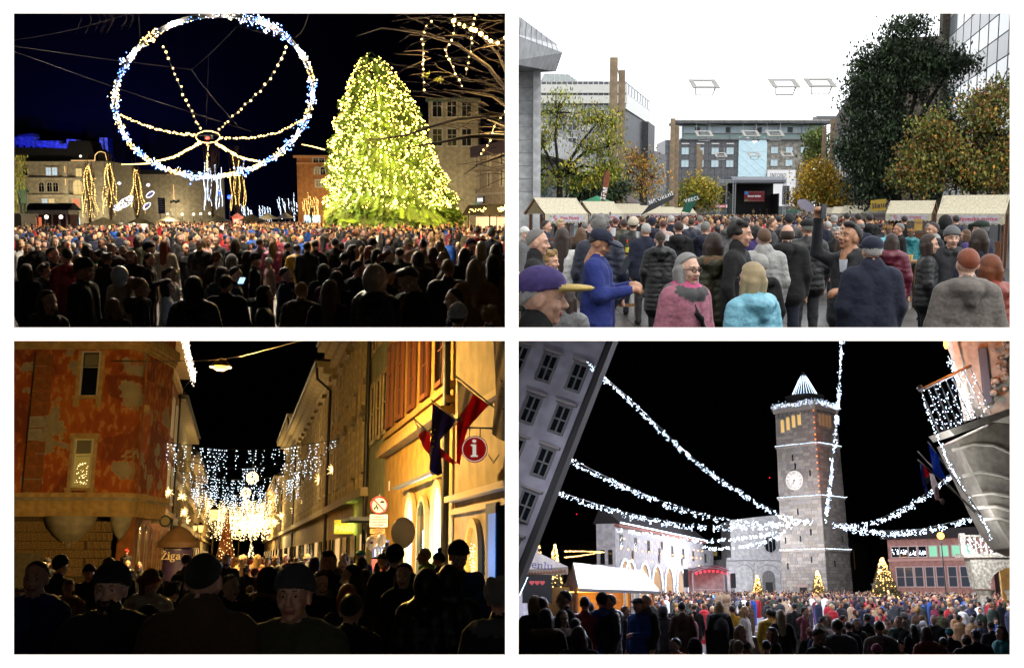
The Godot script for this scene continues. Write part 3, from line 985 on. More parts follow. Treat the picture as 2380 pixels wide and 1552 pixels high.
func window(parent:Node3D,at:Vector3,w:float,h:float,frame_m:Material,pane_m:Material,o:={}):
	var key:="win %.2f %.2f %s" % [w,h,str(o)]
	var fr:float=o.get("frame",.09)
	var proud:float=o.get("proud",.05)
	if not boxes.has(key):
		var b:=mb()
		if o.get("arch",false):
			var p:=arch(w+fr*2,h+fr,10,o.get("pointed",.0));var q:=arch(w,h,10,o.get("pointed",.0))
			for i in range(1,p.size()):
				var j:=(i+1) % p.size()
				b.quad(V3(q[i].x,q[i].y,proud),V3(p[i].x,p[i].y,proud),V3(p[j].x,p[j].y,proud),V3(q[j].x,q[j].y,proud))
				b.quad(V3(p[i].x,p[i].y,proud),V3(p[i].x,p[i].y,-.02),V3(p[j].x,p[j].y,-.02),V3(p[j].x,p[j].y,proud))
				b.quad(V3(q[i].x,q[i].y,-.02),V3(q[i].x,q[i].y,proud),V3(q[j].x,q[j].y,proud),V3(q[j].x,q[j].y,-.02))
		else:
			b.box(V3(-w/2-fr/2,h/2,proud/2),V3(fr,h+fr*2,proud));b.box(V3(w/2+fr/2,h/2,proud/2),V3(fr,h+fr*2,proud))
			b.box(V3(0,h+fr/2,proud/2),V3(w,fr,proud));b.box(V3(0,-fr/2,proud/2+.02),V3(w,fr,proud+.04))
		for i in o.get("mull",0):b.box(V3(w*((i+1.0)/(o.mull+1.0)-.5),h*.5,.025),V3(.05,h*(.98 if not o.has("arch") else .9),.03))
		for i in o.get("bars",0):b.box(V3(0,h*(i+1.0)/(o.bars+1.0)+h*o.get("bar_up",.0),.03),V3(w,.05,.026))
		boxes[key]=b.mesh()
		var g:=mb()
		if o.get("arch",false):g.prism(arch(w,h,10,o.get("pointed",.0)),.004,.012)
		else:g.box(V3(0,h/2,.008),V3(w,h,.008))
		boxes[key + "p"]=g.mesh()
	var f:=put(boxes[key],"window",frame_m,parent,T3(at))
	if f:put(boxes[key + "p"],"pane",pane_m,f)

func rod(parent:Node3D,called:String,m:Material,pts:Array,r:float,r1:=-1.0,sides:=6) -> MeshInstance3D:
	return part(mb().tube(pts,r,r1,sides),called,m,parent)

# a string of bulbs along a curve: the cable is one mesh, the bulbs one part
func bulb_mesh() -> ArrayMesh:
	if not boxes.has("bulb"):boxes["bulb"]=mb().ball(O3,Vector3.ONE,4).mesh()
	return boxes["bulb"]

func light_string(called:String,label:String,pts:Array,every:float,r:float,jitter:float,m:Material,group:="",hang:=.0,cat:="light string") -> Node3D:
	var o:Vector3=pts[0]
	var t:=thing(called,label,cat,o,.0,group)
	var local:=[]
	for p in pts:local.append(p-o)
	part(mb().tube(local,r*.35,-1,4),"cable",mat("cable",C("1b1b1b"),.7),t)
	var c:=Curve3D.new()
	for p in local:c.add_point(p)
	var xs:=[]
	var l:=c.get_baked_length()
	var d:=.0
	while d<l:
		var p:=c.sample_baked(d)+V3(RNG.randfn(),RNG.randfn(),RNG.randfn())*jitter
		if hang>0:p.y-=RNG.randf()*hang
		xs.append(Transform3D(Basis().scaled(Vector3.ONE*r*rnd(.7,1.25)),p))
		d+=every*rnd(.7,1.3)
	copies(t,"bulb",bulb_mesh(),m,xs)
	return t

func curve(uvz:Array,n:=10) -> Array:       # points seen at (u, v), z metres ahead, joined by a smooth curve
	var c:=Curve3D.new()
	var P:=[]
	for q in uvz:P.append(on(q[0],q[1],q[2]))
	for i in P.size():
		var d:Vector3=(P[min(i+1,P.size()-1)]-P[max(i-1,0)])/6.0
		c.add_point(P[i],-d,d)
	c.bake_interval=.3
	var out:=[]
	for i in n+1:out.append(c.sample_baked(c.get_baked_length()*i/n))
	return out

func spruce(called:String,label:String,foot:Vector3,h:float,r:float,green:Color,n_bulbs:int,bulb_r:float,bulb:Material,fronds:int,size:float,o:={}) -> Node3D:
	var t:=thing(called,label,"tree",foot,.0,o.get("group",""))
	part(mb().tube([O3,V3(o.get("lean",.0)*.97,h*.97,0)],h*.012,.02,7),"trunk",mat("spruce bark",C("3a2b20"),.95),t)
	var lift:float=o.get("lift",.06)*h
	var pw:float=o.get("power",.75)
	var xs:=[];var cc:=[]
	var lean:float=o.get("lean",.0)
	var prof:=func(y:float) -> float:return r*pow(1.0-y,pw)
	for i in fronds:
		var y:=1.0-sqrt(RNG.randf())
		var a:=RNG.randf()*TAU
		var bump:=.86+.14*sin(a*5.0+y*23.0)*cos(y*31.0)
		var rad:float=prof.call(y)*bump*(.55+.47*sqrt(RNG.randf()))
		var p:=V3(sin(a)*rad+lean*y,lift+y*(h-lift),cos(a)*rad)
		var bs:=Basis(Vector3.UP,a)*Basis(Vector3.RIGHT,rnd(1.7,2.75))*Basis(Vector3.UP,rnd(-.6,.6))
		xs.append(Transform3D(bs.scaled(Vector3.ONE*size*rnd(.7,1.35)*(.45+.55*(1.0-y))),p))
		cc.append((green*rnd(.6,1.35)).srgb_to_linear())
	var f:=mb()
	for k in 7:
		var y:=k/7.0-.5
		for s in [-1.0,1.0]:
			f.tri(V3(0,y,0),V3(s*.30*(1.0-absf(y)*.7),y+.16,-.05),V3(0,y+.13,.02))
	copies(t,"crown",f.mesh(),mat("needles",Color.WHITE,.7,"",1.0,{"vc":true,"back":Color(.2,.25,.08)}),xs,cc)
	var bs2:=[]
	for i in n_bulbs:
		var y:float=1.0-sqrt(1.0-RNG.randf()*(1.0-o.get("dark",.0))) if not o.has("even") else RNG.randf()
		y=lerpf(o.get("bulb_low",.04),1.0,y)
		var a:=RNG.randf()*TAU
		if o.has("strings"):a=TAU*float(RNG.randi() % int(o.strings))/o.strings+sin(y*9.0)*.05
		elif RNG.randf()<.75:a=(int(a*9.0)+y*.35+sin(y*17.0+int(a*9.0))*.35+RNG.randfn()*.12)/9.0
		var bump:=.86+.14*sin(a*5.0+y*23.0)*cos(y*31.0)
		var rad:float=prof.call(y)*bump*rnd(.93,1.06)+.05
		bs2.append(Transform3D(Basis().scaled(Vector3.ONE*bulb_r*(rnd(.6,1.2) if RNG.randf()<.88 else 1.9)),V3(sin(a)*rad+lean*y,lift+y*(h-lift),cos(a)*rad)))
	copies(t,"bulb",bulb_mesh(),bulb,bs2)
	return t

func flag_cloth(w:float,h:float,wave:float,cols:Array,across:=true) -> Array:    # [mesh, colour] strips of a hanging flag; x along the staff, y down
	var out:=[]
	for i in cols.size():
		var b:=mb()
		for k in 8:
			for l in 4:
				var P:=[]
				for s in [[k,l],[k+1,l],[k+1,l+1],[k,l+1]]:
					var a:float;var d:float
					if across:a=s[0]/8.0;d=(i+s[1]/4.0)/cols.size()
					else:a=(i+s[0]/8.0)/cols.size();d=s[1]/4.0
					P.append(V3(a*w,-d*h,sin(a*7.0+d*4.0)*wave*(.3+d)))
				b.quad(P[3],P[2],P[1],P[0])
		out.append([b,cols[i]])
	return out

# ---------------------------------------------------------------- the night square with the ring of lights
func sash(parent:Node3D,x:float,y:float,w:float,h:float,lit:String,o:={}):
	var P:={"lit":glow("lit room",Color(1,.86,.55),.9),"white":glow("lit room white",Color(.85,.95,1),.8),"pink":M("lit room pink"),"dark":M("night glass"),"dim":M("lit room dim")}
	window(parent,V3(x,y,.05),w,h,mat("window frame stone",C("cdc4ae"),.8,"plaster",.8),P[lit],o.merged({"mull":1,"bars":1,"bar_up":.15,"proud":.16,"frame":.16}))

func led(parent:Node3D,pts:Array,m:Material,r:=.09,called:="light_strip"):
	return part(mb().tube(pts,r,-1,4),called,m,parent)

func parasol(u:float,v0:float,v1:float,half:float,z:float,label:String):
	var t:=thing("parasol",label,"parasol",base(u,z),.3,"cream market parasols")
	var h0:=high(v1,z);var h1:=high(v0,z)
	part(mb().lathe([V2(mt(half,z),h0),V2(mt(half,z)*.5,lerpf(h0,h1,.45)),V2(.05,h1)],O3,8),"canopy",mat("cream parasol",C("b9b092"),.85,"plaster",.8,{"back":Color(.8,.76,.6)}),t)
	rod(t,"pole",M("grey pole"),[O3,V3(0,h1-.05,0)],.05)
	for k in 8:rod(t,"rib",M("grey pole"),[V3(0,h1-.3,0),V3(sin(TAU*k/8)*mt(half,z)*.95,h0+.02,cos(TAU*k/8)*mt(half,z)*.95)],.02,-1,4)

func lit_poplar(u:float,vt:float,vb:float,half:float,z:float,label:String,warm:Material,strings:int,dark_top:=60.0):
	var foot:=base(u,z);var t:=thing("poplar_tree",label,"tree",foot,.0,"poplars hung with lights")
	var h:=high(vt-dark_top,z)
	var w:=mt(half,z)
	var b:=mb()
	b.tube([O3,V3(0,h*.5,0),V3(0,h,0)],.22,.03,6)
	for i in 70:
		var a:=RNG.randf()*TAU;var y0:=h*rnd(.12,.75)
		var rr:=w*(.3+.7*RNG.randf())*(1.0-absf(y0/h-.35))
		b.tube([V3(0,y0,0),V3(sin(a)*rr*.7,y0+h*.06,cos(a)*rr*.7),V3(sin(a)*rr,minf(h,y0+h*rnd(.15,.28)),cos(a)*rr)],.05,.012,4,false)
	part(b,"branches",M("poplar bark"),t)
	var xs:=[]
	var hb:=high(vb,z);var ht:=high(vt,z)
	for s in strings:
		var a:=TAU*s/strings+.3
		var n:=int((ht-hb)/.26)
		var lo:=hb+RNG.randf()*(ht-hb)*.25
		for i in n:
			var f:=float(i)/n
			var y:=lerpf(lo,ht,f)
			var rr:=w*(1.0-f) ** .55*(.85+.15*sin(f*11.0+s))+.05
			var aa:=a+sin(f*6.0+s*2.0)*.25
			xs.append(Transform3D(Basis().scaled(Vector3.ONE*.045*rnd(.7,1.25)),V3(sin(aa)*rr,y+RNG.randfn()*.05,cos(aa)*rr)))
	copies(t,"bulb",bulb_mesh(),warm,xs)

func night_square():
	var warm:=glow("warm bulb",Color(1,.82,.45),9.0)
	var gold:=glow("gold bulb",Color(1,.87,.42),15.0)
	var cool:=glow("cool bulb",Color(.86,.92,1),10.0)
	var zs:=eye[0]/tan(tilt[0])
	var g:=mb();g.quad(V3(-170,-eye[0],-zs),V3(-.02,-eye[0],-zs),V3(-.02,-eye[0],-395),V3(-170,-eye[0],-395))
	var ground:=struct(g,"ground",mat("night cobbles",C("4a4640"),.55,"stone",1.4,{"bump":3.0}))
	# hill and castle
	var hill:=mb();hill.ball(V3(base(200,392).x,-4,-392),V3(46,27,6),28)
	struct(hill,"hill",mat("night hill",C("0e120e"),1.0))
	var Z:=384.0
	var ca:=thing("castle","castle walls flooded with blue light on the hill","castle",base(200,Z))
	var cs:=mat("castle stone",C("8d8a84"),.9,"stone",.08)
	for q in [[0,45,600,668],[50,135,600,672],[140,250,618,676],[250,335,632,680],[290,335,612,650],[335,400,646,690],[443,482,604,700]]:
		var x0:=mt(q[0]-200,Z);var x1:=mt(q[1]-200,Z)
		bx(ca,"wall",cs,V3((x0+x1)/2,(high(q[2],Z)+high(q[3],Z))/2,[.0,.8,.3,.9,-1.0,.0,1.5][int(q[0]) % 7]),V3(x1-x0,high(q[2],Z)-high(q[3],Z),5))
	var rf:=mb();rf.prism(PackedVector2Array([V2(mt(-150,Z),high(601,Z)),V2(mt(-65,Z),high(601,Z)),V2(mt(-70,Z),high(583,Z)),V2(mt(-140,Z),high(590,Z))]),-2,3);part(rf,"roof",mat("castle roof",C("3a3634"),.9),ca)
	for i in 9:bx(ca,"window",M("night glass"),V3(mt(-140+i*32,Z),high(645+i*3,Z),3.6),V3(.7,1.0,.2))
	for q in [[20,650,362,Color(.03,.08,1),500],[95,660,362,Color(.03,.1,1),700],[190,668,362,Color(.05,.15,1),600],[300,668,364,Color(.7,.75,1),260],[462,660,368,Color(.05,.2,1),260]]:
		lamp("castle_floodlight",on(q[0],q[1],q[2]),q[3],q[4],.4)
	# ---- palace to the left
	var stone:=mat("pale stucco",C("b3a88f"),.85,"plaster",.25);var trim:=mat("stucco trim",C("c4b99f"),.85,"plaster",.4);var roofm:=mat("slate roof",C("232224"),.7,"stone",.5)
	Z=215.0
	var a:=base(-60,Z,850);var b:=base(465,Z,850)
	var top:=high(716,Z)
	var pa:=facade("palace","pale palace with arched windows and dark roofs behind the statue",a,b,top,14,stone)
	var X:=func(u:float) -> float:return base(u,Z,850).x-a.x
	for v in [722.0,800.0,882.0]:bx(pa,"cornice",trim,V3(pa.get_meta("w")/2,high(v,Z),.25),V3(pa.get_meta("w")+.6,.45,.7))
	for u in [135.0,175.0,203.0]:sash(pa,X.call(u),high(862,Z),mt(26,Z),mt(44,Z),"dark",{"arch":true})
	for q in [[173,783,24,36,"white"],[203,783,24,36,"white"],[320,790,30,38,"lit"],[60,783,22,36,"dark"],[432,795,22,34,"dim"],[148,922,26,24,"white"],[180,922,26,24,"lit"],[299,938,32,40,"pink"],[40,870,26,46,"dark"],[424,868,22,40,"dark"]]:
		sash(pa,X.call(q[0]),high(q[1],Z),mt(q[2],Z),mt(q[3],Z),q[4])
	sash(pa,X.call(311.0),high(885,Z),mt(44,Z),mt(78,Z),"lit",{"arch":true})
	bx(pa,"balcony",trim,V3(X.call(311.0),high(886,Z),.7),V3(mt(70,Z),.6,1.4))
	for q in [[X.call(255.0),1.0],[X.call(370.0),1.0]]:bx(pa,"pilaster",trim,V3(q[0],top/2,.15),V3(1.0,top,.5))
	var mr:=mb();mr.prism(PackedVector2Array([V2(0,0),V2(X.call(270.0),0),V2(X.call(255.0),mt(62,Z)),V2(0,mt(70,Z))]),-9,-.4);part(mr,"roof",roofm,pa,T3(V3(0,top,0)))
	var mr2:=mb();mr2.prism(PackedVector2Array([V2(-3.3,0),V2(3.3,0),V2(2.2,4.2),V2(-2.2,4.2)]),-6,-.3);part(mr2,"mansard",roofm,pa,T3(V3(X.call(325.0),top,0)))
	part(mb().ball(O3,V3(.28,.28,.2),8),"clock_light",glow("round light",Color(1,.95,.85),2.0),pa,T3(V3(X.call(332.0),high(691,Z),.2)))
	part(mb().lathe([V2(1.35,0),V2(1.35,1.1),V2(1.2,1.7),V2(.5,2.3),V2(.2,2.5),V2(.12,4.2),V2(.0,5.2)],O3,14),"dome",roofm,pa,T3(V3(X.call(437.0),top,-1.0)))
	part(mb().lathe([V2(1.9,0),V2(1.9,top)],O3,14),"corner_turret",stone,pa,T3(V3(X.call(437.0),0,-.6)))
	var wl:=glow("warm strip",Color(1,.78,.5),2.2)
	led(pa,[V3(X.call(404.0),top+.1,.6),V3(X.call(406.0),top+1.2,.6),V3(X.call(420.0),top+1.8,.6),V3(X.call(437.0),top+1.95,.8),V3(X.call(455.0),top+1.7,.6),V3(X.call(462.0),top+.2,.6)],wl,.06)
	led(pa,[V3(X.call(290.0),top+.15,.7),V3(X.call(404.0),top+.15,.7)],wl,.05)
	for q in [[372,730,800],[372,800,880],[258,740,770],[258,800,830],[452,735,800]]:led(pa,[V3(X.call(q[0]),high(q[1],Z),.65),V3(X.call(q[0]),high(q[2],Z),.65)],wl,.04)
	for q in [[405,800],[425,882],[300,885]]:led(pa,[V3(X.call(q[0]-30),high(q[1],Z),.75),V3(X.call(q[0]+30),high(q[1],Z),.75)],wl,.04)
	window(pa,V3(X.call(291.0),.2,.1),mt(46,Z),mt(56,Z),trim,M("shop white"),{"arch":true,"mull":2})
	# pharmacy with its colonnade and two globe lamps
	Z=190.0
	var ph:=thing("low_house","low tiled house with columns in front of the palace","house",base(170,Z))
	var wph:=mt(200,Z)
	bx(ph,"wall",mat("red wall",C("6b3a2c"),.85,"plaster",.4),V3(0,1.3,-2),V3(wph,2.6,4));bx(ph,"architrave",trim,V3(0,3.0,-1.6),V3(wph+.3,.8,5))
	var pr:=mb();pr.prism(PackedVector2Array([V2(-3.2,0),V2(3.2,0),V2(0,1.3)]),-wph/2-.3,wph/2+.3,Transform3D(Basis(Vector3.UP,PI/2),V3(0,3.4,-1.6)));part(pr,"roof",M("night tiles"),ph)
	for k in 6:rod(ph,"column",trim,[V3(-wph/2+.5+k*(wph-1)/5,0,.3),V3(-wph/2+.5+k*(wph-1)/5,2.6,.3)],.2,.17,8)
	bx(ph,"window",M("lit room pink"),V3(mt(-55,Z),1.3,.06),V3(1.4,1.6,.06))
	for q in [[158,985,170],[228,985,170],[815,972,200],[870,972,205],[905,970,210],[948,968,210],[745,972,200]]:
		var gp:=on(q[0],q[1],q[2])
		var gt:=thing("globe_lamp","white globe street lamp, %s" % {158: "left one before the low house",228: "right one before the low house",815: "first before the grey corner palace",870: "second before the grey corner palace",905: "third before the grey corner palace",948: "beside the hanging light strings",745: "under the speaker tower"}[int(q[0])],"street lamp",V3(gp.x,-eye[0],gp.z),.0,"globe lamps round the square")
		rod(gt,"post",M("dark iron"),[O3,V3(0,gp.y+eye[0]-.2,0)],.06)
		part(mb().ball(V3(0,gp.y+eye[0],0),Vector3.ONE*(.24 if q[0]>300 else .32),8),"globe_light",glow("globe glow",Color(1,.95,.82),5.0),gt)
		lamp("globe_light",gp,Color(1,.93,.78),150.0 if q[0]>300 else 190.0,.25)
	for q in [[60,960,206],[150,962,206],[240,962,207],[340,962,207],[430,960,207],[660,962,238],[740,960,228],[800,960,232],[880,960,242],[1450,940,160],[1090,985,147],[1230,985,146],[760,990,138],[2300,930,103],[2120,920,124]]:
		lamp("facade_fill_light",on(q[0],q[1],q[2]),Color(1,.92,.76),26.0,.5)  # fill lamps added to brighten the house fronts and parasols
	# ---- statue
	Z=100.0
	var stt:=thing("statue","green bronze statue of a standing figure on a stone plinth","statue",base(48,Z),1.0)
	var hs:=high(968,Z)
	bx(stt,"plinth",M("plinth stone"),V3(0,hs/2-.1,0),V3(1.5,hs-.2,1.5));bx(stt,"plinth_cap",M("plinth stone"),V3(0,hs-.1,0),V3(1.8,.2,1.8))
	var F:=figure("long_cup_fur",.03);var Hd:=head("curly",.0125)
	var fp:=[]
	for t in F:if not F[t][2].is_empty():fp.append([F[t],Transform3D()])
	for t in Hd:if not Hd[t][2].is_empty():fp.append([Hd[t],T3(V3(0,1.605,.02))])
	var sc:=(high(800,Z)-hs)/1.74
	put(smooth_mesh(fp),"figure",mat("green bronze",C("5c7f62"),.5,"stone",3.0,{"metal":.3}),stt,Transform3D(Basis().scaled(Vector3.ONE*sc),V3(0,hs,0)))
	lamp("statue_floodlight",on(85,930,92),Color(.9,1,.8),6.0,.2)
	var ww:=thing("willow_tree","yellow-green hanging willow leaves beside the statue","tree",base(-20,95))
	var xs:=[];var cc:=[]
	for i in 1500:
		var u:=rnd(-60,70)*(.6+.4*RNG.randf());var v:=rnd(690,960)
		if u>20 and v>850:continue
		xs.append(Transform3D(Basis(Vector3.UP,RNG.randf()*TAU).scaled(Vector3.ONE*.3),on(u,v,95+rnd(-2,2))-base(-20,95)));cc.append((C("8a8a2c")*rnd(.5,1.2)).srgb_to_linear())
	copies(ww,"crown",leaf_mesh(1.0,.3),mat("leaves",Color.WHITE,.6,"",1.0,{"vc":true,"back":Color(.35,.4,.15)}),xs,cc)
	rod(ww,"trunk",M("poplar bark"),[O3,V3(.2,4,0),V3(.4,7,0)],.25,.08)
	# ---- grey corner palace
	Z=235.0
	for q in [[622,762,262,235,"left wing of the grey corner palace, seen past the poplars"],[762,921,235,255,"right wing of the grey corner palace with rows of paired windows"]]:
		var fa:=base(q[0],q[2],850);var fb:=base(q[1],q[3],850)
		var hh:=high(782,240)
		var f:=facade("corner_palace",q[4],fa,fb,hh,12,stone,"wings of the grey corner palace")
		var W:float=f.get_meta("w")
		for yy in [1.0,.66,.34]:bx(f,"cornice",trim,V3(W/2,hh*yy-.2,.2),V3(W+.3,.4,.6))
		var n:=4
		for r in 3:
			for i in n:
				for s in [-.6,.6]:sash(f,W*(i+.55)/n+s,[1.8,4.7,8.0][r]*hh/11.0,.85,1.7,"lit" if (i*5+r*3) % 7==2 else "pink" if r==2 and q[0]<700 and i==3 else ("pink" if r==2 and q[0]>700 and i==0 and s>0 else "dark"),{"arch":r==1})
		for i in 4:window(f,V3(W*(i+.5)/4.0,.1,.1),1.5,1.6,trim,M("shop warm") if i % 2==0 else M("night glass"),{"arch":true})
		bx(f,"roof",roofm,V3(W/2,hh+.5,-5),V3(W,1.0,9))
		if q[0]<700:
			for u in [.58,.98]:led(f,[V3(W*u,hh*.72,.5),V3(W*u,hh-.1,.5)],wl,.05)
			led(f,[V3(W*.58,hh-.05,.55),V3(W,hh-.05,.55)],wl,.05)
		else:
			led(f,[V3(W-.2,hh*.2,.5),V3(W-.2,hh*.9,.5)],wl,.04)
			led(f,[V3(.15,hh*.5,.5),V3(.15,hh*.8,.5)],wl,.05)
	# ---- orange house and the houses to the right
	Z=165.0
	var oh:=facade("orange_house","orange stuccoed house left of the lit spruce",base(1372,Z,800),base(1560,Z,800),high(690,Z),10,mat("orange stucco",C("b5773c"),.9,"plaster",.4))
	bx(oh,"cornice",M("orange trim"),V3(oh.get_meta("w")/2,high(693,Z),.3),V3(oh.get_meta("w")+.8,.35,1.0));bx(oh,"string_course",M("orange trim"),V3(oh.get_meta("w")/2,high(725,Z),.1),V3(oh.get_meta("w"),.25,.3))
	for q in [[1464,722,24,20,"dark",false],[1492,722,24,20,"dark",false],[1470,780,24,34,"dim",true],[1496,780,24,34,"dark",true],[1475,838,26,30,"dim",false],[1500,838,22,30,"dark",false]]:
		sash(oh,mt(q[0]-1372,Z),high(q[1],Z),mt(q[2],Z),mt(q[3],Z),q[4],{"arch":true} if q[5] else {})
	bx(oh,"shop_window",M("shop white"),V3(mt(68,Z),1.9,.06),V3(2.6,1.2,.08))
	Z=130.0
	var h1:=facade("tall_house","pale tall house behind the lit spruce",base(2010,Z,700),base(2250,Z,700),high(415,Z),10,mat("cream stucco",C("b5a98c"),.9,"plaster",.4))
	bx(h1,"cornice",mat("green trim",C("4f5c48"),.8),V3(h1.get_meta("w")/2,high(420,Z),.3),V3(h1.get_meta("w")+.6,.4,1.0))
	for v in [500.0,640.0]:
		for i in 3:sash(h1,h1.get_meta("w")*(i+.6)/3.4,high(v,Z),1.1,2.0,"dark")
	var h2:=facade("shop_house","pale house with a lettered shopfront at the square's edge",base(2235,118,800),base(2560,100,800),high(655,110),10,mat("pink stucco",C("a8977f"),.9,"plaster",.4))
	for r in 2:
		for i in 5:sash(h2,1.0+i*h2.get_meta("w")/5.0,high([735,835][r],112),.85,1.45,["dark","dim","dark"][(i+r) % 3])
	bx(h2,"roof",mat("brown tiles",C("3a2620"),.8),V3(h2.get_meta("w")/2,high(640,110)-.2,-3),V3(h2.get_meta("w")+.5,1.2,7));bx(h2,"string_course",trim,V3(h2.get_meta("w")/2,high(870,112),.12),V3(h2.get_meta("w"),.2,.3))
	var sg:=bx(h2,"sign",mat("black sign",C("0c0c0d"),.5),V3(mt(110,112),high(900,112),.2),V3(mt(80,112),mt(36,112),.2))
	if sg:words("STOW 2",mt(17,112),sg,M("white letter"),V3(0,0,.12),Basis(),true)
	bx(h2,"sign",glow("green sign",Color(.1,.6,.5),.7),V3(mt(35,112),high(918,112),.2),V3(mt(22,112),mt(12,112),.1))
	# market huts with lit counters
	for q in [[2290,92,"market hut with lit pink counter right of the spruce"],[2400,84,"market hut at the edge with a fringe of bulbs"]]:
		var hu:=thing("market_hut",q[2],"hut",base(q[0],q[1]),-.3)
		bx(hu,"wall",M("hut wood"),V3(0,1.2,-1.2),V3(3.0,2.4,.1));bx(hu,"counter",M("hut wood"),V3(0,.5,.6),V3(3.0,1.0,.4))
		bx(hu,"glowing_shelf",glow("hut glow",Color(1,.78,.6),1.0),V3(0,1.8,-1.1),V3(2.8,1.1,.06))  # shelf panel glows itself in place of lamplight falling on it
		for s in [-1.0,1.0]:bx(hu,"post",M("hut wood"),V3(s*1.45,1.3,.7),V3(.1,2.6,.1))
		var hr:=mb();hr.prism(PackedVector2Array([V2(-1.7,0),V2(1.4,0),V2(0,.9)]),-1.8,1.8,Transform3D(Basis(Vector3.UP,PI/2),V3(0,2.5,-.2)));part(hr,"roof",roofm,hu)
		lamp("hut_light",on(q[0],985,q[1]-.3),Color(1,.75,.5),30.0,.2)
	light_string("hut_light_string","fringe of warm bulbs along the market hut eaves",curve([[2205,945,90],[2300,942,88],[2385,936,80]],10),.12,.05,.05,warm,"",.25)
	# ---- parasols and the lit counters under them
	var pl:=["nearest the palace","second from the palace","beside the lamp mast","under the light strings","large pale one beside the red kiosk","behind the large pale one","before the far lights","left of the orange house","close to the spruce"]
	var k:=0
	for q in [[433,985,1026,104,108],[608,986,1018,72,128],[748,972,1004,72,140],[985,976,1006,66,140],[1152,970,1004,70,138],[1232,966,996,60,150],[1315,962,992,52,158],[1402,952,978,52,170],[1480,955,978,40,175]]:
		parasol(q[0],q[1],q[2],q[3],q[4],"cream parasol " + pl[k]);k+=1
	for q in [[470,1030,116,110],[595,1028,134,100]]:
		var ct:=thing("market_counter","brightly lit white counter under the %s parasol" % ("first" if q[0]<500 else "second"),"market stall",base(q[0],q[2]+1.5))
		bx(ct,"glowing_back_wall",glow("counter glow",Color(.95,.97,.9),1.1),V3(0,high(q[1]-4.0,q[2]),0),V3(mt(q[3],q[2]),mt(24,q[2]),.1));bx(ct,"counter",M("counter panel"),V3(0,.5,.5),V3(mt(q[3],q[2]),1.0,.5))  # back wall given its own glow where lamplight would fall
		lamp("counter_light",on(q[0],q[1]-14.0,q[2]-1.0),Color(1,.96,.85),50.0,.3)
		for i in 5:bx(ct,"goods",mat("goods %d" % (i % 3),[C("8d3a2a"),C("3f6b3a"),C("a08c4a")][i % 3],.7),V3(mt((i-2)*20.0,q[2]),1.15,.5),V3(.35,.3,.2))
	var ki:=thing("kiosk","small red kiosk outlined in bulbs between the parasols","kiosk",base(1090,150))
	bx(ki,"wall",mat("kiosk red",C("9a3028"),.7),V3(0,1.1,0),V3(1.6,2.2,1.5));bx(ki,"lit_window",glow("kiosk glow",Color(1,.7,.55),1.2),V3(0,1.5,.78),V3(1.2,.9,.04))
	part(mb().prism(PackedVector2Array([V2(-1.0,0),V2(1.0,0),V2(0,.6)]),-.9,.9,T3(V3(0,2.2,0))),"roof",mat("kiosk roof",C("5a221c"),.7),ki)
	# ---- speaker tower, lamp mast, blue spotlights
	var sp:=thing("speaker","black line array speaker on a mast before the grey corner palace","speaker",base(712,175))
	rod(sp,"mast",M("dark iron"),[O3,V3(-.3,high(890,175),0)],.08)
	for i in 7:bx(sp,"speaker_box",M("stage black"),V3(.15+.04*sin(i*.5),high(897+i*11,175),0),V3(.95,.34,.7),Basis(Vector3.BACK,-.05+i*.02))
	var lm:=thing("lamp_mast","pale mast carrying four floodlights in the crowd","light mast",base(784,120))
	rod(lm,"mast",mat("pale mast",C("b5b09c"),.5),[O3,V3(0,high(915,120),0)],.06)
	for i in 4:bx(lm,"floodlight",M("stage black"),V3(-.45+i*.28,high(912,120)+.1*(i % 2),0),V3(.22,.28,.25))
	for q in [[1043,888,.30,"bright blue spotlight among the hanging light strings"],[997,870,.2,"fainter blue spotlight left of the bright one"]]:
		var p:=on(q[0],q[1],150)
		var bl:=thing("spotlight",q[3],"spotlight",V3(p.x,-eye[0],p.z))
		rod(bl,"mast",M("dark iron"),[O3,V3(0,p.y+eye[0]-.2,0)],.05);part(mb().ball(V3(0,p.y+eye[0],0),Vector3.ONE*q[2],8),"lens_light",glow("blue spot",Color(.12,.25,1),7.0),bl)
		lamp("blue_light",p,Color(.1,.2,1),25.0*q[2]/.3,.2)
	# ---- poplars with lights
	lit_poplar(368,735,985,40,150,"lit poplar before the palace, first from the statue",warm,7)
	lit_poplar(470,722,980,44,148,"lit poplar with dark twiggy centre, second from the statue",warm,7)
	lit_poplar(600,752,975,36,155,"lit poplar beside the grey corner palace, third from the statue",warm,6)
	var dp:=0
	for q in [[965,640,965,46,160,9],[1085,640,962,42,165,8]]:
		var ft:=base(q[0],q[4]);var t:=thing("poplar_tree",["dark poplar hung with long vertical light strings, under the ring's hub","dark poplar with light strings beside the blue spotlight"][dp],"tree",ft,.0,"poplars hung with lights");dp+=1
		var bb:=mb();var hh:=high(q[1],q[4]);var w:=mt(q[3],q[4])
		bb.tube([O3,V3(0,hh,0)],.25,.03,6)
		for i in 60:
			var aa:=RNG.randf()*TAU;var y0:=hh*rnd(.15,.8);var rr:=w*rnd(.3,1.0)
			bb.tube([V3(0,y0,0),V3(sin(aa)*rr*.8,y0+1.2,cos(aa)*rr*.8),V3(sin(aa)*rr,minf(hh,y0+4.0),cos(aa)*rr)],.05,.012,4,false)
		part(bb,"branches",M("poplar bark"),t)
		var bxs:=[]
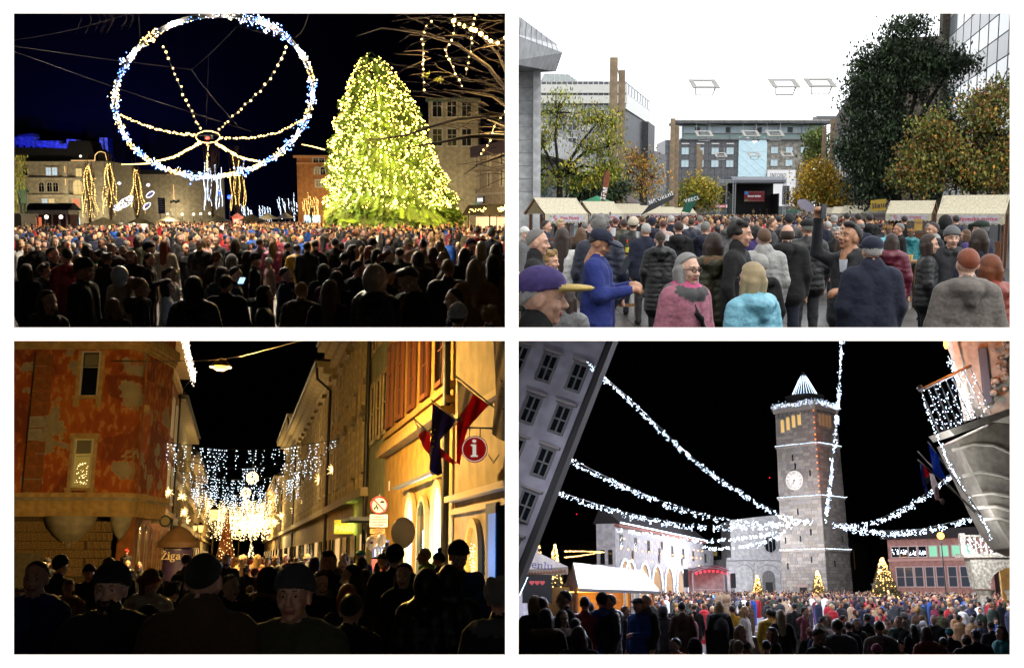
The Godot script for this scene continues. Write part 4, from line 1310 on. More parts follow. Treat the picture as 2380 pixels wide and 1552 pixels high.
		for s in int(q[5]):
			var x:=lerpf(-w,w,(s+RNG.randf()*.6)/q[5]);var zz:=rnd(-1.2,1.2)
			var ytop:=high(rnd(700,800) if s!=2 else 680.0,q[4]);var ybot:=high(rnd(890,965),q[4])
			var y:=ybot
			while y<ytop:
				bxs.append(Transform3D(Basis().scaled(Vector3.ONE*.045*rnd(.7,1.2)),V3(x+sin(y*1.3+s)*.12,y,zz)));y+=.2
		copies(t,"bulb",bulb_mesh(),cool if dp==1 else warm,bxs)
	# far trees with lights
	for q in [[1215,945,215,"small distant tree hung with cool lights right of the kiosk",30,40],[1335,905,180,"zigzag strings of white lights on bare trees left of the orange house",60,120],[1440,900,158,"bare lit tree before the orange house",40,60],[1125,945,190,"round lit bush beside the dark poplars",35,40]]:
		var ft:=base(q[0],q[2]);var t:=thing("bare_tree",q[3],"tree",ft)
		rod(t,"trunk",M("poplar bark"),[O3,V3(.1,high(q[1],q[2])*.6,0),V3(0,high(q[1],q[2]),0)],.15,.04)
		var bb:=mb();var hh:=high(q[1],q[2])
		for i in 24:bb.tube([V3(0,hh*.4,0),V3(rnd(-1,1)*mt(q[4],q[2]),hh*rnd(.6,1.3),rnd(-1,1))],.04,.01,4,false)
		part(bb,"branches",M("poplar bark"),t)
		var bxs:=[]
		var n:int=9
		for s in n:
			var p0:=V3(mt(q[4],q[2])*(s*2.0/n-1.0),hh*rnd(.9,1.25),rnd(-.5,.5));var p1:=V3(mt(q[4],q[2])*((s+rnd(.2,1.4))*2.0/n-1.0),hh*rnd(.25,.6),p0.z)
			var m:=int(p0.distance_to(p1)/.22)
			for i in m:bxs.append(Transform3D(Basis().scaled(Vector3.ONE*.05*rnd(.7,1.2)),p0.lerp(p1,float(i)/m)+V3(sin(i*.9)*.05,0,0)))
		copies(t,"bulb",bulb_mesh(),cool if q[0]<1400 else warm,bxs)
	# neon figures hung over the side street
	var nm:=glow("neon white",Color(.95,.95,1),3.0);var nw:=0
	for q in [[660,876,22,10,.6],[644,932,22,10,.7],[510,822,9,6,.0],[650,830,9,7,.2],[540,915,42,20,.5],[520,930,30,14,.4],[498,940,22,16,.1],[560,895,20,12,.5]]:
		var p:=on(q[0],q[1],175+nw)
		var t:=thing("light_figure","outlined light figure over the side street, %s" % ["tilted oval beside the third poplar","lower tilted oval","tiny diamond by the second poplar","tiny diamond before the corner palace","large star-like outline","lower star-like outline","lowest blue-white outline","upper star-like outline"][nw],"light figure",p,.0,"light figures over the side street")
		var pts:=[]
		var sides:int=[16,16,4,4,7,6,5,6][nw]
		for i in sides+1:
			var an:=TAU*i/sides
			pts.append(V3(cos(an)*mt(q[2],175),sin(an)*mt(q[3],175),0).rotated(Vector3.BACK,q[4]))
		led(t,pts,nm,.06,"light_tube")
		if nw>=4:for i in sides:led(t,[pts[i],pts[i]*.4],nm,.045,"light_tube")
		if nw<2:led(t,[pts[2]*.6,pts[6]*.6],glow("neon violet",Color(.4,.3,1),2.0),.05,"light_tube")
		nw+=1
	lamp("side_street_light",on(540,920,165),Color(.55,.55,1),40,.5)
	light_string("light_string","thin line of lights below the ring, left",curve([[525,731,120],[590,729,118],[660,726,112]],8),.12,.05,.0,warm)
	light_string("light_string","thin line of lights running to the spruce",curve([[1396,634,110],[1450,645,108],[1506,660,104]],8),.12,.045,.0,warm)
	# ---- the ring with its hub and spokes
	var depth:=func(v:float) -> float:return 1.0/lerpf(1.0/27.0,1.0/92.0,clampf((v-5.0)/785.0,-.05,1.05))
	var ringpts:=[]
	for i in 73:
		var t:=TAU*i/72.0
		var v:=398.0-cos(t)*392.0;var u:=968.0+sin(t)*478.0-(v-398.0)*.08
		ringpts.append(on(u,v,depth.call(v)))
	var rg:=thing("light_ring","great ring of blue-white lights hung over the crowd","light ring",ringpts[0])
	var loc:=[]
	for p in ringpts:loc.append(p-ringpts[0])
	part(mb().tube(loc,.07,-1,5),"hoop",M("cable"),rg)
	var b1:=[];var b2:=[];var b3:=[]
	var cv:=Curve3D.new()
	for p in loc:cv.add_point(p)
	var L:=cv.get_baked_length()
	for i in 2600:
		var w:=i/2600.0                       # evenly round the ring as it is hung, more bulbs to the metre on its near side
		var kf:=fmod(w*72.0,1.0);var j:=int(w*72.0)
		var d:=cv.get_closest_offset((loc[j] as Vector3).lerp(loc[min(72,j+1)],kf))
		var near:=clampf(-(cv.sample_baked(d)+ringpts[0]).z/75.0,.3,1.3)
		var sw:=near*(.08+.14*maxf(.0,sin(d*.9)*sin(d*.37+1.0)) ** .7)
		var p:=cv.sample_baked(d)+V3(RNG.randfn(),RNG.randfn(),RNG.randfn())*sw
		var x:=Transform3D(Basis().scaled(Vector3.ONE*.036*near*rnd(.6,1.6)),p)
		var pick:=sin(d*.55)+RNG.randfn()*.5
		if pick>.5:b1.append(x)
		elif pick>-.5:b2.append(x)
		else:b3.append(x)
	copies(rg,"bulb",bulb_mesh(),glow("blue bulb",Color(.35,.55,1),9.0),b1);copies(rg,"bulb",bulb_mesh(),cool,b2);copies(rg,"bulb",bulb_mesh(),warm,b3)
	for i in range(0,72,6):lamp("ring_light",ringpts[i],Color(1,.93,.84),190.0*pow(-ringpts[i].z/75.0,1.25),.3)
	var hubp:=[]
	var hz:=35.0
	for i in 25:hubp.append(on(940+cos(TAU*i/24)*58,598+sin(TAU*i/24)*29,hz))
	light_string("hub_light_ring","small oval ring of bulbs at the hub of the great ring",hubp,.022,.014,.008,warm,"",.0,"light ring")
	var hub:=thing("red_projector","red glowing projector hung in the middle of the hub","projector",on(940,603,hz))
	bx(hub,"case",M("stage black"),V3(0,.03,-.06),V3(.24,.12,.14));part(mb().ball(V3(0,-.01,.05),V3(.065,.05,.03),8),"lens_light",glow("red lens",Color(1,.15,.08),8.0),hub)
	for s in [-1.0,1.0]:rod(hub,"stay",M("cable"),[V3(0,.1,0),V3(s*.4,.07,0)],.008,-1,4)
	var spot:=SpotLight3D.new();spot.name="red_projector_beam";spot.light_color=Color(1,.09,.05);spot.light_energy=34.0;spot.spot_angle=19.0;spot.light_size=.1;spot.spot_range=400;spot.spot_attenuation=2.0;spot.spot_angle_attenuation=.8;spot.shadow_enabled=true
	var s0:=frame[0]*(on(940,610,hz-.12));var s1:=frame[0]*(on(900,1130,37.5))
	add_child(spot);spot.look_at_from_position(s0,s1,Vector3.UP)
	var spn:=["upper left","upper right","left","right","lower left","lower right"]
	var si:=0
	for q in [[[725,160],[790,320],[862,480],[910,570]],[[1320,165],[1230,330],[1090,470],[985,572]],[[515,492],[660,550],[780,578],[882,588]],[[1405,510],[1280,575],[1130,602],[998,603]],[[690,715],[770,695],[850,655],[902,625]],[[1185,716],[1110,700],[1040,665],[985,632]]]:
		var cc2:=[]
		for i in 4:cc2.append([q[i][0],q[i][1],1.0/lerpf(1.0/depth.call(q[0][1]),1.0/hz,i/3.0)])
		light_string("spoke_light_string","spoke of warm bulbs from the hub to the ring, %s" % spn[si],curve(cc2,14),.3,.034,.02,warm,"spokes of the great ring");si+=1
	light_string("light_string","string of bulbs hanging straight below the hub",curve([[938,632,36],[936,690,36],[934,760,37]],8),.06,.016,.02,warm)
	var wires:=[[[-10,132,50],[300,75,54],[590,-8,58]],[[-10,155,48],[400,215,60],[860,272,70]],[[860,272,70],[950,195,66],[1085,60,62]],[[860,272,70],[940,380,74],[1085,545,80]],[[-10,180,48],[560,382,66],[1150,572,86]],[[1085,60,62],[1350,120,62],[1435,-10,56]],[[930,540,74],[945,200,70],[940,190,70]],[[602,-5,58],[610,90,60],[612,190,62]]]
	var wi:=0
	for q in wires:
		var c:=curve(q,10);var pl2:=[]
		for p in c:pl2.append(p-c[0])
		solo(mb().tube(pl2,.008,-1,4),"cable",mat("grey cable",C("1a1917"),.9),"thin wire in the night sky, %s" % ["topmost at the left","to the knot inside the ring","from the knot to the ring's top","from the knot down past the hub","longest, crossing behind the hub","at the ring's upper right","vertical above the hub","vertical at the ring's upper left"][wi],"cable",c[0],.0,"wires over the square");wi+=1
	# ---- the great spruce
	var sz:=92.0
	var foot:=base(1845,sz)
	var hs2:=high(190,sz)
	spruce("spruce_tree","great spruce covered in golden lights",foot,hs2,mt(372,sz),C("4c6a22"),5200,.042,gold,9500,1.15,{"power":.55,"lift":.05,"dark":.0,"bulb_low":.14,"lean":-mt(105,sz)})
	for q in [[1560,860,82],[1700,800,80],[1900,820,80],[2080,860,82],[1700,560,84],[1900,560,84],[1620,700,83],[2020,700,83],[1760,380,86],[2150,900,86],[1480,900,88]]:
		lamp("spruce_light",on(q[0],q[1],q[2]),Color(1,.80,.42),45.0,.5)
	# ---- bare tree in front, its hanging bulbs
	var bt:=thing("bare_tree","bare branching tree reaching in before the spruce at the upper right","tree",base(2470,40))
	var bo:=frame[0].affine_inverse()*bt.transform.origin
	var br:=mb()
	var limb:=func(pts:Array,r0:float,r1:float):
		var P:=[]
		for q in pts:P.append(on(q[0],q[1],q[2])-bo)
		br.tube(P,r0,r1,6)
	br.tube([O3,on(2465,800,40)-bo,on(2440,600,40)-bo,on(2420,400,40)-bo],.22,.12,8)
	limb.call([[2440,600,40],[2300,590,39],[2200,595,38],[2080,620,37],[1960,640,37],[1850,660,37]],.10,.015)
	limb.call([[2440,560,40],[2280,500,39],[2150,510,38],[2040,540,37],[1900,590,36],[1760,610,36],[1700,605,36]],.09,.012)
	limb.call([[2430,480,40],[2320,400,40],[2200,380,39],[2080,370,38]],.08,.012)
	limb.call([[2425,420,40],[2300,260,40],[2150,150,40],[1950,90,40],[1780,70,40],[1660,110,40]],.09,.01)
	limb.call([[2425,380,40],[2350,200,41],[2240,80,41],[2100,20,41]],.08,.015)
	limb.call([[2450,660,40],[2330,700,39],[2250,730,38],[2180,780,38]],.07,.01)
	for i in 190:
		var u:=rnd(1900,2420);var v:=rnd(-20,780)
		if u<2050 and v>420:continue
		if v>560 and u<2200:continue
		var z:=rnd(37,42);var du:=rnd(-110,-20);var dv:=rnd(-70,90)
		br.tube([on(u+90,v+10,z)-bo,on(u+45,v+dv*.3,z)-bo,on(u+du*.5,v+dv*.8,z)-bo,on(u+du,v+dv*1.3,z)-bo],.018,.004,4,false)
	for i in 14:
		var u:=rnd(300,580);br.tube([on(u,-20,40)-bo,on(u+20,30,40)-bo,on(u-10,rnd(60,110),40)-bo],.01,.004,4,false)
	part(br,"branches",mat("dark bark",C("2a1f17"),.95,"stone",2.0),bt)
	var lv:=[];var lc:=[]
	for q in [[2000,300],[2010,292],[1985,298],[2060,318],[2070,325],[2045,322]]:lv.append(Transform3D(spin().scaled(Vector3.ONE*.28),on(q[0],q[1],38)-bo));lc.append(C("8f8a2a").srgb_to_linear())
	copies(bt,"last_leaf",leaf_mesh(1.0,.7),mat("leaves",Color.WHITE,.6,"",1.0,{"vc":true,"back":Color(.35,.4,.15)}),lv,lc)
	var hg:=[[[2025,40,41],[1985,80,41],[1982,200,41],[1985,375,41]],[[2135,0,42],[2130,120,42],[2090,170,42],[2130,270,42],[2170,350,42]],[[2235,0,41],[2220,110,41],[2200,240,41],[2190,300,41]],[[2130,40,40],[2260,95,40],[2320,145,40],[2400,110,40]],[[2380,480,40],[2330,540,40],[2300,630,40],[2260,690,40]]]
	var gi:=0
	for q in hg:
		light_string("hanging_light_string","string of warm bulbs in the bare tree, %s" % ["leftmost long one","zigzag middle one","right long one","large bulbs along a branch","lowest, by the shop house"][gi],curve(q,14),.24,.042 if gi!=3 else .075,.02,warm,"bulb strings in the bare tree");gi+=1
	for q in [[1985,220,40.7],[2130,200,41.7],[2300,130,39.7],[2330,560,39.7]]:lamp("hanging_bulb_light",on(q[0],q[1],q[2]),Color(1,.82,.5),22.0,.3)
	# ---- people
	people("""
160 1400 118 60 hood_woman charcoal long brownhair - | !person with long brown hair looking up to the right, nearest at the square's left |
335 1240 100 85 long_stout black beanie darkhair black | in profile |
258 1175 76 -130 puffer_hood red short darkhair - | striding by |
185 1165 70 80 hood black short darkhair - | left of the red jacket |
515 1270 80 150 puffer beige hoodup brownhair - | with white hood raised | hood=white
610 1330 96 110 hood_fur_woman black pony blond - | with green scarf | fur=olive
480 1432 88 170 woman black bob blond - | small, at the bottom |
740 1330 84 100 woman white bob darkhair - | before the red glow |
762 1265 74 85 woman white pony brownhair - | before the red glow |
870 1330 110 180 puffer_hood_woman black long darkhair - | centre front |
1025 1315 96 175 stout black short brownhair - | centre front |
1005 1268 80 170 hood charcoal bob brownhair - | centre front |
1072 1268 78 100 phone black short darkhair - | lit by a phone |
1212 1372 100 100 puffer_woman black bob darkhair - | centre front |
1312 1268 76 100 ear_stout navy short brownhair - | phone at the ear |
1392 1350 96 170 hood_stout brown short blond - | centre front |
1530 1345 106 178 woman navy long lightbrown - | centre front |
1562 1290 86 170 woman black long brownhair - | behind the navy coat |
1500 1252 76 180 pack_woman black bob darkhair - | wearing a plum backpack | bag=maroon
1665 1240 84 100 hood black short darkhair - | right of centre |
1752 1285 116 150 puffer_stout_hood charcoal hoodup brownhair - | !person in charcoal jacket with a cream hood up, seen from behind | hood=cream
1800 1262 94 120 black black beanie darkhair black | beside the cream hood |
1842 1262 92 95 woman black long brownhair - | beside the cream hood |
1922 1288 114 -50 hood_shirt_stout black quiff brownhair - | !person in open black coat and tan top bending his head | nod=28 scarf=tan
2102 1235 86 170 puffer_stout black short blond - | right front |
2235 1240 104 175 woman_stout camel long paleblond - | right front |
2138 1385 108 -80 woman navy tied brownhair - | right front corner |
2150 1478 128 170 stout black beanie brownhair white | !white beanie of a person at the bottom right edge |
2302 1478 110 170 woman brown curly blond - | bottom right corner |
2322 1212 84 180 woman tan long brownhair - | right front |
1236 1212 52 -60 puffer_woman blush pompom brownhair white | !child in pale pink coat and white bobble hat, alone in a gap | least=1.2
1325 1132 48 170 coat black short darkhair - | beside the yellow jacket |
1372 1142 50 180 puffer_hood yellow short brownhair - | mid square |
1256 1122 48 180 puffer_woman pink long blond - | mid square |
1190 1110 48 175 coat grey short darkhair - | mid square |
1072 1112 50 170 pack_woman black long brownhair - | wearing a grey backpack | bag=grey
930 1102 46 80 woman blush long blond - | in the red glow |
900 1118 50 5 coat black short darkhair - | facing out of the red glow |
830 1080 44 -40 woman red bob blond - | in the red glow |
800 1085 44 60 woman black bob brownhair - | in the red glow |
955 1082 42 30 woman beige long lightbrown - | in the red glow |
985 1100 46 -20 coat charcoal short brownhair - | in the red glow |
730 1122 52 175 long_woman cream long redhair - | left of the red glow |
570 1178 60 10 phone_woman black bob redhair - | looking at a phone | nod=15
475 1142 60 5 hood_fur black short darkhair - | looking down | nod=15 fur=brown
405 1178 56 -85 long_woman_scarf beige bun brownhair - | green scarf | scarf=green
530 1152 56 30 coat black short_beard darkhair - | left of centre |
655 1192 62 95 phone black short darkhair - | left of centre |
650 1138 56 100 coat black beanie darkhair black | left of centre |
310 1202 62 175 woman olive bob blond - | behind the red jacket |
355 1142 56 180 woman tan long brownhair - | left square |
145 1252 72 85 hood black curly darkhair - | left front |
450 1192 60 170 woman black curly darkhair - | left square |
115 1117 48 5 coat black short brownhair - | red shirt | scarf=red
70 1142 48 10 woman black long blond - | left square |
30 1117 46 40 woman white long blond - | left edge |
980 1192 62 165 fur_hood brown beanie brownhair tan | centre | fur=tan
1165 1198 62 100 coat black beanie darkhair black | centre |
1912 1118 58 -110 fur_hood_woman blush pompom brownhair cream | under the spruce | fur=blush
1642 1152 66 90 woman black long darkhair - | under the spruce |
1722 1152 56 90 woman black long redhair - | under the spruce |
1756 1172 62 175 woman white bob darkhair - | under the spruce |
1812 1182 66 95 woman cream pony ginger - | under the spruce |
1556 1112 56 170 coat black short darkhair - | near the spruce, taller |
1982 1122 60 180 woman tan bun brownhair - | under the spruce |
2062 1132 56 -85 woman charcoal long blond - | right square |
2210 1117 52 85 coat navy cap darkhair navy | right square |
2262 1132 60 180 woman grey long paleblond - | right square |
2332 1152 70 180 woman black long brownhair - | right edge |
2082 1192 70 -80 woman black long blond - | right square |
2182 1172 66 175 woman navy long brownhair - | right square |
2242 1050 42 175 fur_hood red short brownhair - | near the huts | fur=tan
2312 1066 44 170 coat navy beanie brownhair grey | near the huts |
2372 1092 46 180 puffer red short darkhair - | right edge |
1690 1062 40 60 coat black short brownhair - | at the spruce's foot |
1652 1066 40 170 coat charcoal short ginger - | at the spruce's foot |
1836 1056 38 -30 coat black short darkhair - | at the spruce's foot |
1782 1082 42 170 woman black long darkhair - | at the spruce's foot |
2022 1082 42 -90 woman tan long blond - | at the spruce's foot |
1735 1118 50 170 coat black beanie darkhair black | under the spruce |
1870 1165 60 175 coat charcoal short darkhair - | under the spruce |
1960 1190 64 175 puffer black hoodup darkhair - | right square |
2030 1165 60 170 woman brown bob lightbrown - | right square |
1460 1122 50 175 coat black short darkhair - | mid square |
1420 1132 52 170 coat charcoal short brownhair - | mid square |
250 1120 48 90 coat brown short darkhair - | left square |
200 1105 46 20 woman black long brownhair - | left square |
600 1100 46 175 woman olive bob brownhair - | mid square |
690 1095 44 170 coat navy short darkhair - | mid square |
1110 1088 44 175 coat black short brownhair - | mid square |
1500 1085 44 180 woman maroon long darkhair - | mid square |
430 1108 46 -30 coat charcoal short brownhair - | left square |
60 1250 74 175 woman black long darkhair - | left edge |
1130 1180 60 175 woman charcoal bob darkhair - | centre |
1600 1190 64 170 coat black short darkhair - | centre |
""","people in the night square crowd","in the night square")
	solo(mb().box(O3,V3(.075,.15,.01),Basis(Vector3.RIGHT,-1.1)),"phone",glow("phone glow",Color(.6,.8,1),2.0),"glowing phone held low at the square's centre","phone",on(1103,1293,14.5))
	lamp("phone_light",on(1103,1292,14.5)+V3(0,.1,0),Color(.6,.8,1),.05,.05)
	var skip:=[[foot.x-4.0,sz-4.0,8.0,8.0]]
	far_crowd(far_spots(26,60,1.3,-40,2420)+far_spots(60,88,1.25,-40,2420,skip,2600)+far_spots(88,125,1.25,700,1520),"crowd","dense far crowd filling the night square up to the spruce and parasols")

# ---------------------------------------------------------------- the market by day
func stall(z:float,u:float,turn:float,words_on:String,label:String,w:=2.35):
	var p:=base(u,z)
	var t:=thing("market_stall",label,"market stall",p,turn,"market stalls along the square")
	var wood:=mat("stall wood",C("7a4a28"),.8,"stone",2.0)
	var cloth_m:=mat("stall canvas",Color(.86,.825,.72),.9,"fabric",.6,{"back":Color(.5,.45,.35)})
	var eave:=2.0;var ridge:=2.72;var d:=1.3
	for sx in [-1,1]:
		for sz in [-1,1]:bx(t,"post",wood,V3(sx*(w/2-.12),1.0,sz*(d/2-.25)),V3(.09,2.0,.09))
	for sx in [-1.0,1.0]:
		rod(t,"brace",wood,[V3(sx*(w/2-.12),1.35,d/2-.25),V3(sx*(w/2-.12),2.05,d/2+.1)],.04)
		rod(t,"rafter",wood,[V3(sx*(w/2-.06),eave,d/2+.08),V3(sx*(w/2-.06),ridge-.06,0)],.045)
		rod(t,"rafter",wood,[V3(sx*(w/2-.06),eave,-d/2-.08),V3(sx*(w/2-.06),ridge-.06,0)],.045)
	var r:=mb()
	for s in [1.0,-1.0]:
		for k in 6:
			var xa:=-w/2+w*k/6.0;var xb:=xa+w/6.0
			for j in 3:
				var ya:=lerpf(eave+.02,ridge,j/3.0);var yb:=lerpf(eave+.02,ridge,(j+1)/3.0)
				var za:float=s*(d/2+.2)*(1-j/3.0);var zb:float=s*(d/2+.2)*(1-(j+1)/3.0)
				var sag:=.03 if j>0 else .0;var sag2:=.03 if j<2 else .0
				var q:=[V3(xa,ya-sag,za),V3(xb,ya-sag,za),V3(xb,yb-sag2,zb),V3(xa,yb-sag2,zb)]
				if s>0:r.quad(q[0],q[1],q[2],q[3])
				else:r.quad(q[1],q[0],q[3],q[2])
	part(r,"canvas_roof",cloth_m,t)
	# the valance with its scalloped lower edge
	var poly:=PackedVector2Array([V2(w/2,0),V2(-w/2,0)])
	for k in 12:
		poly.append(V2(-w/2+w*k/12.0,-.36));poly.append(V2(-w/2+w*(k+.5)/12.0,-.43))
	poly.append(V2(w/2,-.36))
	poly.reverse()
	var front:=d/2+.2
	part(mb().prism(poly,front,front+.012,T3(V3(0,eave+.03,0))),"valance",cloth_m,t)
	bx(t,"counter",wood,V3(0,.5,d/2-.3),V3(w-.3,1.0,.5))
	var ban:=bx(t,"banner",mat("banner cloth",Color(.78,.76,.80),.8,"plaster",2.0),V3(0,eave-.17,front+.02),V3(w*.82,.29,.012))
	if ban and words_on:
		var red:=mat("berry print",C("b0203c"),.8)
		words(words_on,.13,ban,red,V3(.15,.0,.008),Basis(),true,"Droid Serif")
		for k in 4:words(["MAR","TIN","VAN","JE"][k],.06,ban,red,V3(-w*.3+[.03,-.02,.08,.08][k],.09-k*.06,.008),Basis(),true)
		bx(ban,"badge",mat("green print",C("5d9a3c"),.8),V3(-w*.38,.08,.008),V3(.1,.06,.004))
	return t

func feather_flag(called:String,label:String,z:float,outline:Array,pole:Array,col:Color,text:String,tu:float,tv:float,th:float,ang:float,tcol:=Color(.9,.9,.9)):
	var at:=base(pole[0][0],z)
	var t:=thing(called,label,"flag",at)
	part(plate(outline,z,.02,V3(at.x,at.y,-z)),"banner",mat("flag " + col.to_html(),col,.7,"plaster",1.0),t)
	var pts:=[O3]
	for q in pole:pts.append(on(q[0],q[1],z-.02)-at)
	rod(t,"pole",M("flag pole"),pts,.022)
	if text:words(text,th,t,mat("flag print " + tcol.to_html(),tcol,.7),on(tu,tv,z)-at+V3(0,0,.02),Basis(Vector3.BACK,ang),true)

func day_market():
	# ground and its slabs
	var wet:=mat("wet paving",C("3a3836"),.6,"concrete",.6,{"bump":.4})
	wet.roughness_texture=tex["wet"];wet.roughness=1.0
	var g:=mb()
	var zs:=eye[1]/tan(tilt[1])
	g.quad(V3(.02,-eye[1],-zs),V3(900,-eye[1],-zs),V3(900,-eye[1],-1500),V3(.02,-eye[1],-1500))
	var ground:=struct(g,"ground",wet)
	var slab_m:=[]
	for k in 4:slab_m.append(mat("slab %d" % k,[C("403e3c"),C("353433"),C("494642"),C("453a33")][k],.3,"concrete",.9,{"bump":.5}))
	for j in 15:
		for i in 18:
			var x:=.35+i*.95+(.45 if j % 2 else .0)
			if x>16.5:continue
			bx(ground,"paving_slab",slab_m[(i*7+j*3+i*j) % 4],V3(x,-eye[1]+.006+.001*((i*5+j) % 3),-zs-.55-j*1.1),V3(.935,.02,1.085))
	# ---- the block with dark stone, glass and concrete at the end of the square
	var Z:=330.0
	var a:=base(710,Z,700);var b:=base(1420,Z,700)
	var W:=b.x-a.x
	var hw:=high(612,Z)
	var sx:=func(u:float) -> float:return base(u,Z,700).x-a.x
	var t:=thing("office_block","long office block of dark stone, pale glass and concrete behind the stage","building",a)
	var dark:=mat("dark stone cladding",C("63656a"),.45,"plaster",.2)
	var conc:=mat("pale concrete",C("a09c94"),.9,"concrete",.12)
	var steel:=mat("grey steel",C("72777b"),.5)
	var bright:=mat("pale glass",C("b9cdd6"),.12)
	var w1:float=sx.call(1064.0);var w2:float=sx.call(1201.0)
	bx(t,"wall",dark,V3(w1/2,hw/2,-10),V3(w1,hw,20))
	bx(t,"wall",conc,V3((w2+W)/2,hw/2,-10),V3(W-w2,hw,20))
	for i in 11:bx(t,"cladding_joint",M("joint"),V3(w1*(i+.5)/11.0,hw*.5,.01),V3(.09,hw,.04))
	for i in 9:bx(t,"cladding_joint",M("joint"),V3(w1*.5,hw*(.2+i*.09),.016),V3(w1,.07,.04))
	for v in [682.0,743.0]:
		for u in [807.0,880.0,952.0,1024.0]:window(t,V3(sx.call(u),high(v,Z),.04),mt(34,Z),mt(33,Z),steel,bright,{"mull":1,"proud":.12})
		for u in [1239.0,1311.0,1383.0]:window(t,V3(sx.call(u),high(v-5.0,Z),.04),mt(34,Z),mt(31,Z),steel,bright,{"mull":1,"proud":.12})
	for u in [807.0,880.0,952.0,1024.0]:bx(t,"strip_light",M("white sheet"),V3(sx.call(u),high(630,Z),.1),V3(mt(36,Z),.3,.2))
	# the glass front with its notched top
	var gp:=PackedVector2Array()
	for q in [[1064.0,950.0],[1201.0,950.0],[1201.0,628.0],[1188.0,598.0],[1140.0,632.0],[1110.0,598.0],[1064.0,612.0]]:gp.append(V2(sx.call(q[0]),high(q[1],Z)))
	part(mb().prism(gp,-1.0,.6),"glass_front",mat("sky blue glass",C("bfdde9"),.15),t)
	var lines:=mb()
	for i in 9:
		var y0:=high(920-i*40.0,Z)
		lines.tube([V3(w1,y0,.64),V3(w2,y0+4.5,.64)],.05,-1,4);lines.tube([V3(w1,y0,.64),V3(w2,y0-8.0,.64)],.05,-1,4)
	part(lines,"glazing_line",mat("glazing line",C("dfeaf0"),.5),t)
	# the set-back storey and its roof
	var ya:=high(610,Z);var yb:=high(540,Z);var xl:float=sx.call(792.0);var xr:float=sx.call(1480.0)
	bx(t,"upper_storey",mat("mint glass",C("93aaa5"),.2),V3((xl+xr)/2,(ya+yb)/2,-4),V3(xr-xl,yb-ya,6))
	for i in 23:
		window(t,V3(lerpf(xl,xr,(i+.5)/23.0),high(576,Z),-.98),(xr-xl)/23.0-.25,mt(26,Z),M("white sheet"),[bright,M("dim glass")][int(i % 5==2)],{"proud":.1})
	bx(t,"floor_edge",steel,V3((xl+xr)/2,ya+.15,-.8),V3(xr-xl+1,.5,3.2));bx(t,"floor_edge",steel,V3((xl+xr)/2,high(580,Z),-.9),V3(xr-xl,.35,.4))
	bx(t,"roof",mat("roof edge",C("6a6f72"),.6,"concrete",.2),V3((xl+xr)/2-.6,high(528,Z),-3),V3(xr-xl+5,.8,12));bx(t,"roof_rim",mat("roof rim",C("c0bcb6"),.7,"concrete",.2),V3((xl+xr)/2-.6,high(521,Z),2.9),V3(xr-xl+5,.4,.4))
	for i in 7:rod(t,"column",steel,[V3(lerpf(xl,xr,i/6.0),ya,.8),V3(lerpf(xl,xr,i/6.0),yb,.8)],.22)
	bx(t,"plant_room",M("dark sheet"),V3(sx.call(1495.0),high(505,Z),-4),V3(mt(95,Z),mt(22,Z),5))
	# its advertising sheet
	var ad:=thing("banner","white advertising sheet with grey and teal lettering hung behind the stage","banner",base(1272,Z-1.5,850))
	bx(ad,"sheet",mat("white banner",C("dcdcdf"),.7),V3(0,high(850,Z),0),V3(mt(136,Z),mt(180,Z),.1))
	words("INFOND",mt(17,Z),ad,mat("grey print",C("3b3f45"),.7),V3(-mt(16,Z),high(783,Z),.06),Basis(),false,"Droid Sans","lettering",mt(76,Z))
	words("ADI",mt(14,Z),ad,mat("teal print",C("1ba39c"),.7),V3(mt(6,Z),high(801,Z),.06),Basis(),false,"Droid Sans","lettering",mt(38,Z))
	words("alpin",mt(12,Z),ad,M("dark print"),V3(mt(38,Z),high(927,Z),.06),Basis(),true)
	# ---- shops under the block
	Z=300.0
	var sh:=thing("shop_row","low row of shops with red and white signs beneath the office block","shop",base(1130,Z))
	bx(sh,"wall",mat("shop wall",C("4b4d4e"),.7),V3(0,2.0,0),V3(mt(430,Z),4.0,6))
	var s1:=bx(sh,"sign",mat("red sign",C("b01c28"),.6),V3(-mt(168,Z),high(933,Z),3.1),V3(mt(62,Z),mt(16,Z),.2))
	words("Mercator",mt(11,Z),s1,mat("white print",C("e8e8e8"),.6),V3(0,0,.12),Basis(),true,"Droid Sans","lettering",mt(54,Z))
	bx(sh,"sign",M("white sheet"),V3(-mt(113,Z),high(933,Z),3.1),V3(mt(46,Z),mt(15,Z),.2))
	bx(sh,"sign",mat("green shopfront",C("1e5b46"),.6),V3(mt(190,Z),high(955,Z),3.1),V3(mt(70,Z),mt(10,Z),.2))
	for i in 8:window(sh,V3(-mt(190,Z)+i*mt(54,Z),.3,3.02),mt(40,Z),2.2,steel,M("dim glass"),{})
	# ---- stage
	Z=270.0
	var st:=thing("stage","black covered concert stage with lattice towers and a screen","stage",base(1140,Z))
	var blk:=M("stage black");var alu:=M("aluminium")
	var wS:=mt(240,Z)
	bx(st,"deck",blk,V3(0,.65,0),V3(wS,1.3,10));bx(st,"backdrop",blk,V3(0,high(880,Z)-1,-4.5),V3(wS-1,10,.3))
	for s in [-1.0,1.0]:bx(st,"side_drape",blk,V3(s*(wS/2-.8),high(890,Z)*.5,-1),V3(.3,8,7))
	var rp:=PackedVector2Array([V2(-5.5,0),V2(5.5,0),V2(5.5,.7),V2(3,1.6),V2(-5.5,1.9)])
	part(mb().prism(rp,-wS/2-.3,wS/2+.3,Transform3D(Basis(Vector3.UP,-PI/2),V3(0,high(822,Z),0))),"roof",M("grey canvas"),st)
	bx(st,"valance",blk,V3(0,high(818,Z),5.3),V3(wS,1.0,.1))
